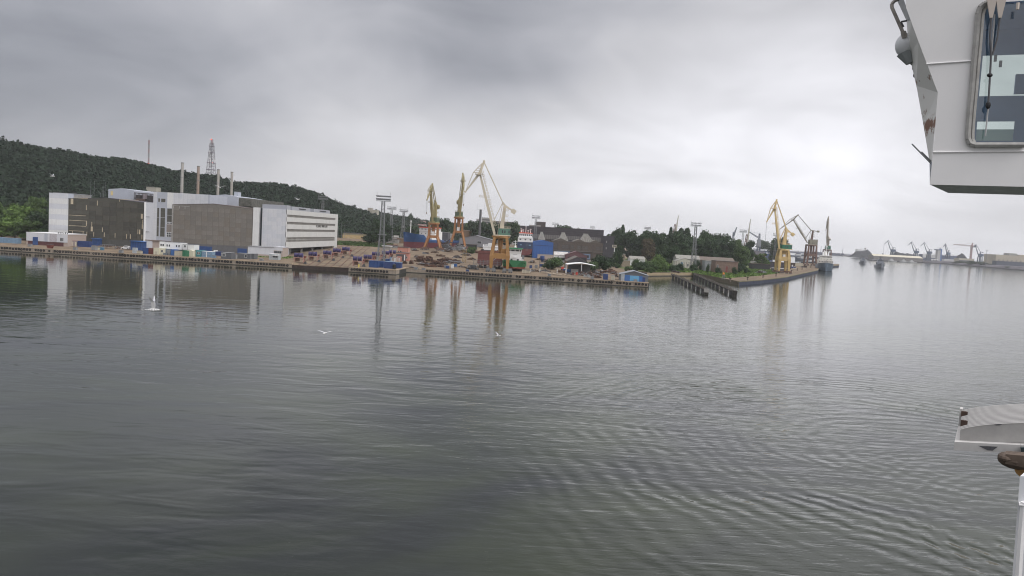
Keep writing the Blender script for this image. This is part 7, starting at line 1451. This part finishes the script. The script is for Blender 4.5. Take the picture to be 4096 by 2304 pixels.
# far coal cranes
Yk = 2750.; xk = wx(3568, Yk, 10)
CPk = cpts(xk, Yk, 2.6, house=(3565, 3582, 997, 1006), tower=(3573, 990), tbase=(3568, 3573, 997), jf=(3564.5, 1007), jt=(3551.5, 966), fh=(3554, 962), ft=(3536.5, 977), lf=(3571, 990), lp=(3573, 990), le=(3580, 991.5))
ck = None
for i, (px, la) in enumerate(((3568, 'leftmost of the far dark coal cranes, with a hanging grab'), (3661, 'second far coal crane, behind the long warehouse'), (3713, 'third far coal crane, above the arched terminal'), (3789, 'fourth far coal crane, close behind the tall tower'), (3918, 'rightmost far coal crane, beside the pale tower crane'))):
    Yi = Yk - (160 if i > 3 else 0); x = wx(px, Yi, 10)
    if ck is None:
        ck = crane(la, (x, Yk, 2.6), 0, CPk, farst, farst, M('far_crane_house', (.07, .10, .16), .6), (8.5, 5, 4, 6, CPk['house'][2] - 1), 'coal cranes on the far quay', leg=2.6, jw=4., detail=False)
        fx = CPk['ft'][0]; MB().tube((fx, 0, CPk['ft'][1]), (fx - 1.5, 0, 22), .35, 4).build('hoist_rope', farst, ck); o = MB().add([(fx - 6, -3, 13), (fx + 3, -3, 13), (fx + 3, 3, 13), (fx - 6, 3, 13), (fx - 1.5, 0, 24)], [(3, 2, 1, 0), (0, 1, 4), (1, 2, 4), (2, 3, 4), (3, 0, 4)]).build('grab', farst, ck)
    else:
        r = dup(ck, (x, Yi, 2.6), (0, .08, -.05, .5, .08)[i], la)
        for ch in list(r.children):
            if ch.name.startswith(('grab', 'hoist_rope')): bpy.data.objects.remove(ch)
x = wx(3882, 2600, 20); t = thing('tower_crane', 'pale red tower crane with a long horizontal jib behind the cream warehouse', 'crane', (x, 2600, 2.5)); hh_ = D(3889, 984, 2600).z - 2.5
pr_ = M('faded_red_crane', (.38, .24, .23), .7); MB().lattice((0, 0, 0), (0, 0, hh_), 4, 4, 10, 1., .6).build('tower', pr_, t)
xa = D(3814, 975, 2600).x - x; xb_ = D(3905, 984, 2600).x - x; MB().lattice((xa, 0, hh_ + 2), (0, 0, hh_), 2, 3.4, 12, .8, .5).build('jib', M('pale_crane_red', (.45, .36, .36), .7), t); MB().lattice((0, 0, hh_), (xb_, 0, hh_), 3, 3, 4, .8, .5).build('counter_jib', pr_, t)
MB().bx(xb_ - 6, xb_, -2, 2, hh_ - 4, hh_).build('counterweight', farst, t); MB().lattice((0, 0, hh_), (2, 0, hh_ + 10), 3, 1, 3, .8, .5).build('tower_head', pr_, t); MB().beam((2, 0, hh_ + 10), (xa * .6, 0, hh_ + 2), .4).beam((2, 0, hh_ + 10), (xb_, 0, hh_), .4).build('tie_bar', pr_, t)
# small craft at the far wharf
MB().bx(wx(3481, 2480, 0), wx(3650, 2480, 0), 2480, 2500, -1, 3).build('wharf', fland, kind='structure')
for i, (px, Y) in enumerate(((3552, 2470), (3600, 2460), (3632, 2440))): tug(px, 0, Y, ('white pilot boat with a red roof at the far wharf', 'middle small white boat at the far wharf', 'right small white boat at the far wharf')[i], 26, R((182, 175, 183)[i]), col='far_boat_white', cc=(.5, .5, .5), name='moored_boat', grp='small boats at the far wharf', s=1.0)
x = wx(3450, 3300, 20); t = thing('distant_ship', 'upper works of a white ship showing above the largest coal heap', 'ship', (x, 3300, 0)); zt = D(3450, 996, 3300).z
MB().bx(-22, 24, 0, 20, 4, zt - 2).build('superstructure', white2, t); MB().tube((-5, 5, zt - 2), (-5, 5, zt + 10), .6, 6).bx(-10, 0, 4, 6, zt + 3, zt + 4).build('mast', white2, t); MB().ball((12, 5, zt + 2), 4, 4, 4).build('dome', greyc, t)
# =================================================================== OUR OWN SHIP: bridge wing on the right
wp_ = M('ship_white_gloss', (.78, .765, .75), .38, .025, 3, spec=.5); wps = M('ship_white_side', (.66, .67, .68), .45, .04, 2)
def rusty_white():
    m = bpy.data.materials.new('rusting_white_paint'); m.use_nodes = True; t = m.node_tree; L = t.links.new; b = t.nodes['Principled BSDF']; b.inputs['Roughness'].default_value = .5
    tc = t.nodes.new('ShaderNodeTexCoord'); n = N(t, 'ShaderNodeTexNoise'); n.inputs['Scale'].default_value = 7; n.inputs['Detail'].default_value = 7; n.inputs['Roughness'].default_value = .75; L(tc.outputs['Object'], n.inputs['Vector'])
    sp = N(t, 'ShaderNodeSeparateXYZ'); L(tc.outputs['Object'], sp.inputs[0])
    def band(c, w): q = mth(t, 'DIVIDE', mth(t, 'SUBTRACT', sp.outputs[2], c), w); return mth(t, 'EXPONENT', mth(t, 'MULTIPLY', mth(t, 'MULTIPLY', q, q), -1.))
    k = mth(t, 'ADD', band(.48, .09), mth(t, 'MULTIPLY', band(.86, .03), .75))
    f = mth(t, 'MULTIPLY_ADD', mth(t, 'ADD', n.outputs['Fac'], mth(t, 'MULTIPLY', k, .17)), 14, -8.75, clamp=True)
    mx = N(t, 'ShaderNodeMix', data_type='RGBA'); mx.inputs[6].default_value = (.76, .75, .71, 1); mx.inputs[7].default_value = (.19, .075, .03, 1); L(f, mx.inputs['Factor']); L(mx.outputs[2], b.inputs['Base Color']); return m
rw = rusty_white()
P0 = D(3719, 738, 6.4); ang = R(-24); U = Vector((math.cos(ang), math.sin(ang), 0)); Nn = Vector((math.sin(ang), -math.cos(ang), 0))      # outward normal towards us
def pl(px, py, off=0.):
    "pixel -> (u, z) on the wing's front plane, off metres in front of it"
    d = ray(px, py); o = Vector((0, 0, H)); q = P0 + Nn * off; k = (q - o).dot(Nn) / d.dot(Nn); p = o + d * k - P0; return (p.dot(U), p.z)
Z = lambda x, y: (3500 + x / 1.812, y / 1.811)
wing = thing('bridge_wing', 'white overhanging bridge wing of our own ship with a large rounded window, upper right', 'ship part', P0, ang)
# local axes: x along the wing, y away from us, z up
A = [pl(*Z(*q)) for q in ((190, -60), (205, 0), (330, 340), (455, 670), (430, 1000), (397, 1337))]
win_px = [(745, 100), (712, 480), (684, 800), (668, 985)]
TR, BR = (3.2, A[0][1] + .25), (3.2, A[-1][1])
wl = [pl(*Z(*q)) for q in ((833, 20), (790, 32), (758, 60), (745, 105), (729, 300), (712, 480), (698, 660), (684, 800), (672, 960), (672, 1010), (690, 1042), (722, 1052), (900, 1052), (1080, 1052))]
wz0 = wl[-1][1]; wz1 = wl[0][1]; wxr = 2.6
# face with the window opening left out (pieces around the opening)
outer_l = A[::-1]                                  # bottom left up to the top
m = MB()
def face(m, pts, y=0.):
    o = len(m.v); m.v += [(a, y, b) for a, b in pts]; m.f.append(tuple(range(o, o + len(pts))))
Lw = wl[2:11]
zs_ = [TR[1], wl[0][1], wl[3][1], wl[5][1], wl[7][1], wl[9][1], wz0, A[-1][1]]
def xl_at(z):
    pts = sorted([(b, a) for a, b in A]); return float(np.interp(z, [p[0] for p in pts], [p[1] for p in pts]))
def xw_at(z):
    pts = sorted([(b, a) for a, b in wl[:12]]); return float(np.interp(z, [p[0] for p in pts], [p[1] for p in pts]))
face(m, [(xl_at(wz1), wz1), (wxr, wz1), (wxr, TR[1]), (xl_at(TR[1]), TR[1])]); face(m, [(A[-1][0], A[-1][1]), (wxr, BR[1]), (wxr, wz0), (xl_at(wz0), wz0)])
zz_ = sorted(set([wz0, wz1] + [b for a, b in wl if wz0 < b < wz1] + [b for a, b in A if wz0 < b < wz1]))
for a, b in zip(zz_, zz_[1:]): face(m, [(xl_at(a), a), (xw_at(a) if a > wz0 else wl[11][0], a), (xw_at(b) if b < wz1 else wl[0][0], b), (xl_at(b), b)])
face(m, [(wl[11][0], wz0), (wl[11][0] + .001, wz0), (wl[10][0], wl[10][1])])
face(m, [(wxr, BR[1]), (3.2, BR[1]), (3.2, TR[1]), (wxr, TR[1])])
m.build('front_plating', wp_, wing)
# weld seams
for a, b in ((Z(372, 465), Z(702, 442)), (Z(418, 1103), Z(1090, 1097))):
    p, q = pl(*a), pl(*b); MB().tube((p[0], -.004, p[1]), (q[0], -.004, q[1]), .007, 6).build('weld_seam', wp_, wing)
fr = MB().path([(a, -.02, b) for a, b in wl], .022, 6); fr.path([(a + .03, .02, b) for a, b in wl[:-1]], .02, 6); frm = fr.build('window_frame', M('grimy_frame', (.36, .35, .33), .6, .25, 9), wing)
def glass():
    m = bpy.data.materials.new('bridge_window_glass'); m.use_nodes = True; t = m.node_tree; t.nodes.clear(); L = t.links.new
    o = N(t, 'ShaderNodeOutputMaterial'); tr = N(t, 'ShaderNodeBsdfTransparent'); tr.inputs[0].default_value = (.62, .72, .68, 1); gl = N(t, 'ShaderNodeBsdfGlossy'); gl.inputs['Roughness'].default_value = .02; mx = N(t, 'ShaderNodeMixShader'); mx.inputs[0].default_value = .17
    L(tr.outputs[0], mx.inputs[1]); L(gl.outputs[0], mx.inputs[2]); L(mx.outputs[0], o.inputs[0]); return m
g = MB(); face(g, wl + [(wxr, wz0), (wxr, wz1)], .035); g.build('pane', glass(), frm)
# interior of the bridge: dark lining, far windows open to the sky
dz = 2.2; inn = M('bridge_interior_navy', (.20, .27, .40), .7, .1, 2); 
def iw(x, y): p = Z(x, y); d = ray(*p); o = Vector((0, 0, H)); q = P0 - Nn * dz; k = (q - o).dot(Nn) / d.dot(Nn); r = o + d * k - P0; return (r.dot(U), r.z)
ops = [(iw(782, 400), iw(1200, 690)), (iw(742, 878), iw(1001, 1020))]
(a0, z3), (a1, z2) = ops[0][0], ops[0][1]; (b0, z1_), (b1, z0_) = ops[1][0], ops[1][1]
bk = MB(); y = dz
xL_ = iw(560, 900)[0]; zB_ = iw(600, 1230)[1]
bk.bx(xL_, 4.5, y, y + .03, z3, TR[1]).bx(xL_, a0, y, y + .03, z2, z3).bx(iw(1015, 600)[0], 4.5, y - .02, y + .03, iw(1015, 680)[1], iw(1015, 540)[1]).bx(xL_, 4.5, y, y + .03, z1_, z2).bx(xL_, b0, y, y + .03, z0_, z1_).bx(b1, 4.5, y, y + .03, z0_, z1_).bx(xL_, 4.5, y, y + .03, zB_, z0_)
bk.build('rear_bulkhead', inn, wing)
mg = M('pale_green_shade', (.60, .70, .62), .6, .03); MB().bx(xL_, 4.5, .1, dz, zB_ - .03, zB_).build('floor_console', inn, wing); MB().bx(xL_, 4.5, .1, dz, TR[1] - .05, TR[1]).build('ceiling', inn, wing)
MB().bx(b0 - .02, b1 + .02, y + .05, y + .07, z0_ - .02, z0_ + .12).build('window_shade', mg, wing)
# side fin going back from the front edge, rust along its lower part
def fin_pt(px, py, back):
    q = ray(px, py); o = Vector((0, 0, H)); s = P0 - Nn * back; k = (s - o).dot(Nn) / q.dot(Nn); r = o + q * k - P0; return (r.dot(U), back, r.z)
fin = [fin_pt(*Z(228, 150), .42), fin_pt(*Z(247, 395), .42), fin_pt(*Z(300, 620), .36), fin_pt(*Z(350, 900), .26), fin_pt(*Z(395, 1170), .12)]
m = MB(); edge_ = [(xl_at(z) , 0, z) for z in (pl(*Z(228, 150))[1], pl(*Z(310, 300))[1], pl(*Z(455, 670))[1], pl(*Z(440, 900))[1], pl(*Z(402, 1172))[1])]
m.v = edge_ + fin; m.f = [(i, i + 1, 6 + i, 5 + i) for i in range(4)]; m.build('side_fin', rw, wing)
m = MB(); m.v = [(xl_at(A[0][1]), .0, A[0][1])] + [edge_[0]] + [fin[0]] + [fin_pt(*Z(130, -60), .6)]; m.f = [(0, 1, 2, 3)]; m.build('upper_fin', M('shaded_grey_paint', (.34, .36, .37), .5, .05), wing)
m = MB(); m.v = [(A[-1][0], 0, A[-1][1]), (3.2, 0, A[-1][1]), fin_pt(*Z(530, 1398), .34), fin_pt(4300, 778, .34)]; m.v[3] = (3.2, .34, m.v[2][2]); m.f = [(0, 2, 3, 1)]; m.build('chine', M('scuffed_underside', (.72, .73, .76), .6, .14, 14), wing)
c2 = m.v[2]; cb_ = fin_pt(*Z(560, 1388), 2.6); m = MB(); m.v = [(c2[0], .34, c2[2]), (3.2, .34, c2[2]), (4.6, 2.6, cb_[2]), cb_]; m.f = [(0, 3, 2, 1)]; m.build('bottom_plating', wps, wing)
m = MB(); m.v = [fin[4], (A[-1][0], 0, A[-1][1]), (c2[0], .34, c2[2]), cb_, fin_pt(*Z(420, 1150), 2.6), fin_pt(*Z(290, 170), 2.6), fin[0], fin[1], fin[2], fin[3]]; m.f = [(0, 1, 2, 3, 4), (0, 4, 5, 6, 7, 8, 9)]; m.build('outer_side', wps, wing)
# handrail pipe, round lamp, brackets, whip rods
q = lambda x, y, b=.3: fin_pt(*Z(x, y), b)
hr = MB().path([q(172, -8), q(140, 8), q(122, 28), q(122, 52), q(215, 262)], .014, 8); hr.build('handrail', M('grimy_pipe', (.35, .32, .29), .6, .35, 14), wing)
a, b = q(205, 230), q(217, 275); MB().tube(a, b, .022, 8).build('pipe_end', M('grimy_pipe', (.35, .32, .29)), wing)
a = q(225, 328, .36); lb = MB().ball((a[0], a[1], a[2]), .085, .08, .10, 14, 10).build('lamp', wps, wing, smooth=True); MB().tube((a[0], a[1], a[2] - .06), (a[0] + .04, a[1], a[2] - .15), .07, 12, .03).build('lamp_neck', M('shaded_grey_paint', (.34, .36, .37)), wing)
for x0, y0, x1, y1 in ((188, 158, 232, 150), (188, 158, 208, 195)): MB().beam(q(x0, y0), q(x1, y1), .012).build('bracket', M('dark_bracket', (.12, .12, .12), .7), wing)
for x0, y0, x1, y1 in ((268, 1043, 405, 1183), (337, 1100, 408, 1170)): MB().tube(q(x0, y0, .05), q(x1, y1, .05), .006, 6).build('whip_rod', steel, wing)
m = MB(); [m.ball(q(x, y, .4), .012, .012, .02, 5, 4) for x, y in ((253, 405), (256, 425), (265, 455), (277, 490), (285, 545))]; m.build('edge_fittings', M('dark_bracket', (.12, .12, .12)), wing, kind='stuff')
# wipers
def W_(x, y, off=.07): p = pl(*Z(x, y), off); return (p[0], -off, p[1])
pk = M('wiper_arm_mount', (.55, .48, .42), .5, .1)
for x0, w_, x1, y1 in ((848, 34, 842, 130), (916, 36, 906, 130)):
    a, b = W_(x0, -30), W_(x1, y1); MB().beam(a, b, .075, .03, .02, .02).build('wiper_mount', pk, wing)
MB().path([W_(842, 130), W_(834, 260), W_(842, 390), W_(833, 560), W_(822, 740)], .008, 6).path([W_(906, 130), W_(886, 280), W_(850, 400)], .007, 6).build('wiper_arm', steeld, wing)
MB().path([W_(867, 105, .05), W_(850, 310, .05), W_(833, 550, .05), W_(820, 780, .05), W_(800, 985, .05)], .006, 6).build('wiper_blade', M('wiper_metal', (.4, .4, .4), .4), wing); MB().ball(W_(832, 545), .02, .015, .016).ball(W_(820, 762), .018, .015, .03).build('wiper_joint', blackm, wing)
for x, y in ((1037, 20), (875, 400), (912, 440)): a = W_(x, y, .09 if y < 100 else -.4); MB().tube(a, (a[0], a[1], a[2] - .05), .012, 6).build('hanging_fitting', pk if y < 100 else steeld, wing)
# =================================================================== ribbed housing on the rail, bottom right
Zb = lambda x, y: (3700 + x / 1.921, 1550 + y / 1.922)
Yl = 3.0; PSI = math.atan((3980 - CX) / F)
def DV(px, py, dist):
    d = ray(px, py); return Vector((0, 0, H)) + d * (dist / (d.x * math.sin(PSI) + d.y * math.cos(PSI)))
def LV(v): return Vector((v.x * math.cos(PSI) - v.y * math.sin(PSI), v.x * math.sin(PSI) + v.y * math.cos(PSI), v.z))
def bp(x, y, Y=Yl): return DV(*Zb(x, y), Y)
o_ = bp(266, 410); box = thing('ribbed_housing', 'pale grey ribbed lamp housing with a curved top on the ship rail, lower right', 'lamp housing', o_, -PSI)
def rel(x, y, Y=Yl): v = LV(bp(x, y, Y) - o_); return (v.x, v.y, v.z)
hg_ = M('housing_grey', (.50, .485, .465), .6, .08, 30); hg2 = M('housing_face_grey', (.33, .32, .305), .7, .14, 14, bump=.02); hg3 = M('housing_groove_shade', (.16, .155, .15), .8, .1, 14)
topf = [(272, 322), (330, 307), (400, 295), (480, 285), (560, 279), (660, 274), (800, 270), (900, 268)]; Yb_ = 3.28
pf = [rel(266, 410)] + [rel(x, y) for x, y in topf] + [rel(900, 430)]
m = MB(); k = len(pf); m.v = pf + [(p[0], p[1] + .3, p[2]) for p in pf]; m.f = [tuple(range(k))[::-1], tuple(range(k, 2 * k))] + [(i, (i + 1) % k, k + (i + 1) % k, k + i) for i in range(k)]; m.build('front_casing', hg2, box)
bt = [(283, 178), (340, 165), (400, 156), (480, 146), (560, 139), (660, 133), (760, 130), (900, 130)]
nr = 17
for i in range(nr):
    f_ = i / (nr - 1); m = MB(); pts = []
    for (x0, y0), (x1, y1) in zip(topf, bt): a, b = Vector(rel(x0, y0)), Vector(rel(x1, y1, Yb_)); pts.append(a.lerp(b, f_))
    m.path(pts, .0017, 6); m.build('rib', hg_, box)
m = MB(); a = [Vector(rel(x, y)) for x, y in topf]; b = [Vector(rel(x, y, Yb_)) for x, y in bt]; m.v = a + b; n = len(a); m.f = [(i, i + 1, n + i + 1, n + i) for i in range(n - 1)]; m.build('ribbed_top', hg3, box)  # shade between the ribs is put into this darker base colour
for (x, y) in ((302, 207), (300, 277)):
    f_ = (300 - y) / 130.; yy = Yl + .28 * f_ - .006; c = rel(x, y, yy); MB().bx(c[0] - .010, c[0] + .010, c[1] - .004, c[1] + .004, c[2] - .011, c[2] + .011).build('slot', M('rusty_dark_slot', (.07, .045, .035), .9, .3, 40), box)
pb = [rel(228, 425), rel(232, 468), rel(900, 486), rel(900, 436)]
p3 = MB(); top_ = [(-.032, -.03, .0), ]
zt_ = rel(300, 415)[2]; xL = rel(228, 425)[0]; z_b = rel(228, 468)[2]; p_r = rel(900, 436); sl = (p_r[2] - zt_) / (p_r[0] - xL)
p3.v = [(xL, -.03, zt_), (p_r[0], -.03, p_r[2]), (p_r[0], .45, p_r[2]), (xL, .45, zt_), (xL, -.03, z_b), (p_r[0], -.03, z_b + (p_r[2] - zt_)), (p_r[0], .45, z_b + (p_r[2] - zt_)), (xL, .45, z_b)]
p3.f = [(0, 1, 2, 3), (7, 6, 5, 4), (4, 5, 1, 0), (5, 6, 2, 1), (6, 7, 3, 2), (7, 4, 0, 3)]; p3.build('base_plate', hg_, box)
m = MB(); xs_ = [410, 440, 500, 560, 540, 520, 480, 450]; ys_ = [433, 435, 437, 440, 455, 470, 466, 452]
m.v = [(lambda v: (v[0], -.0315, v[2]))(rel(x, y)) for x, y in zip(xs_, ys_)]; m.f = [tuple(range(8))]; m.build('chipped_paint', M('bare_dark_metal', (.08, .08, .085), .8, .4, 60), box)
m = MB(); m.v = [(lambda v: (v[0], -.002, v[2]))(rel(x, y)) for x, y in ((528, 284), (560, 280), (594, 283), (575, 290), (545, 291))]; m.f = [(0, 1, 2, 3, 4)]; m.build('chipped_paint', MATS['bare_dark_metal'], box)
for x, y in ((285, 420), (738, 438)): c = rel(x, y); MB().tube((c[0], -.015, c[2] - .001), (c[0], -.015, c[2] + .004), .004, 8).build('screw', steeld, box)
MB().bx(rel(240, 300)[0], rel(262, 300)[0], .26, .30, rel(240, 410)[2], rel(262, 262)[2]).build('rear_flange', hg_, box)
# wooden handrail end on a rusty bracket
c = bp(600, 535, 2.9); rail = thing('wooden_handrail', 'worn wooden handrail end on a rusty bracket at the lower right edge', 'handrail', c, -PSI)
def rc(x, y, Y=2.9): return LV(bp(x, y, Y) - c)
m = MB(); sect = []
m.beam(rc(618, 536), rc(900, 574), .05, .030, .06, .042).ball(rc(625, 538), .024, .03, .017, 12, 8).ball(rc(700, 565), .05, .028, .026, 12, 8); m.build('rail_end', M('worn_dark_wood', (.10, .073, .055), .7, .5, 22), rail)
m = MB(); m.prism([(rc(x, y).x, rc(x, y).z) for x, y in ((690, 590), (860, 590), (860, 790), (761, 708), (700, 655), (688, 632))], -.01, .03); m.build('bracket', M('rusted_orange_bracket', (.34, .19, .07), .8, .4, 25), rail)
m = MB(); m.prism([(rc(x, y).x, rc(x, y).z) for x, y in ((736, 490), (900, 490), (900, 620), (760, 605))], .05, .12); m.build('hose_clamp', M('dark_teal_rubber', (.03, .045, .05), .6), rail)
# white bulwark at the bottom right
cb = DV(4085, 1910, 2.6); bw = thing('bulwark', 'narrow strip of our ship\'s white bulwark at the lower right corner', 'ship part', cb, -PSI)
def rb(px, py, Y): return tuple(LV(DV(px, py, Y) - cb))
m = MB(); m.v = [rb(4080, 1905, 2.6), rb(4040, 2420, 2.6), rb(4220, 2420, 2.6), rb(4220, 1905, 2.6)] + [tuple(Vector(v) + Vector((.12, .6, 0))) for v in (rb(4080, 1905, 2.6), rb(4040, 2420, 2.6), rb(4220, 2420, 2.6), rb(4220, 1905, 2.6))]
m.f = [(0, 1, 2, 3), (7, 6, 5, 4), (0, 4, 5, 1), (0, 3, 7, 4)]; m.build('plating', wps, bw)
MB().path([rb(4096, 2008, 2.58), rb(4086, 2120, 2.58), rb(4072, 2330, 2.58), rb(4066, 2420, 2.58)], .009, 6).build('edge_moulding', wp_, bw); MB().bx(*[0, .08, -.03, 0, rb(4090, 2013, 2.6)[2], rb(4090, 2009, 2.6)[2]]).build('joint', wp_, bw)
# =================================================================== GULLS
def gull(px, py, Y, s, label, up=1.2, hd=0., fold=False):
    p = D(px, py, Y); t = thing('seagull', label, 'bird', p, hd, 'gulls over the water'); t.scale = (s, s, s)
    m = MB(); prof = [(-.30, .015), (-.22, .05), (-.08, .085), (.06, .08), (.16, .055), (.22, .05), (.27, .035), (.31, .008)]
    for (x0, r0), (x1, r1) in zip(prof, prof[1:]): m.tube((x0, 0, .02 if x0 > .15 else 0), (x1, 0, .02 if x1 > .15 else 0), r0, 10, r1)
    m.build('body', feather, t, smooth=True); MB().tube((.30, 0, .02), (.36, 0, .01), .012, 6, .002).build('beak', M('beak_yellow', (.6, .4, .05), .5), t)
    m = MB(); m.add([(-.28, -.03, 0), (-.28, .03, 0), (-.42, .08, 0), (-.42, -.08, 0)], [(0, 1, 2, 3)]).build('tail', feather, t)
    for sd in (-1, 1):
        a1, a2 = up, up * .55; P_ = []
        for k, (dist, ch, ang_) in enumerate(((0, .16, 0), (.2, .17, a1), (.42, .14, a1), (.58, .09, a2), (.75, .02, a2))):
            P_.append((dist, ch, ang_))
        y = z = 0; L0 = 0; V = []
        for dist, ch, a_ in P_:
            d = dist - L0; y += d * math.cos(a_); z += d * math.sin(a_); L0 = dist; sw = -.02 if dist < .3 else -.02 - (dist - .3) * .35
            V += [(.10 + sw, sd * y, .03 + z), (.10 + sw - ch, sd * y, .02 + z), (.06 + sw, sd * y, .05 + z)]
        m = MB(); m.v = V
        for k in range(4): a = k * 3; m.f += [(a, a + 3, a + 5, a + 2), (a + 2, a + 5, a + 4, a + 1), (a + 1, a + 4, a + 3, a)]
        m.build('wing', featherg if sd > 0 else feather, t)
    return t
gull(614, 1240, 40, 1.0, 'largest gull flying low over the water at the left, wings raised', 1.35, R(4)); gull(1300, 1333, 70, 1.0, 'small gull with spread wings below the blue boxes', .35, R(80)); gull(1994, 1343, 90, 1.0, 'tiny gull over the reflection of the nearest crane', .6, R(30)); gull(209, 705, 90, .9, 'small gull high in front of the wooded hill', .5, R(10)); gull(1192, 798, 120, 1., 'tiny gull in front of the wood right of the chimneys', .4, R(60)); gull(881, 750, 110, 1., 'tiny gull between the two right chimneys', .4, R(100))
# =================================================================== AIR
hz = MB().bx(-5500, 8500, -250, 9000, -1.8, 200)
def haze_mat():
    m = bpy.data.materials.new('haze_air'); m.use_nodes = True; t = m.node_tree; t.nodes.clear(); o = N(t, 'ShaderNodeOutputMaterial'); v = N(t, 'ShaderNodeVolumePrincipled')
    v.inputs['Color'].default_value = (.97, .98, 1, 1); v.inputs['Density'].default_value = .00007; v.inputs['Anisotropy'].default_value = .2; t.links.new(v.outputs[0], o.inputs['Volume']); return m
hz.build('haze', haze_mat(), kind='stuff', label='thin grey-blue air')
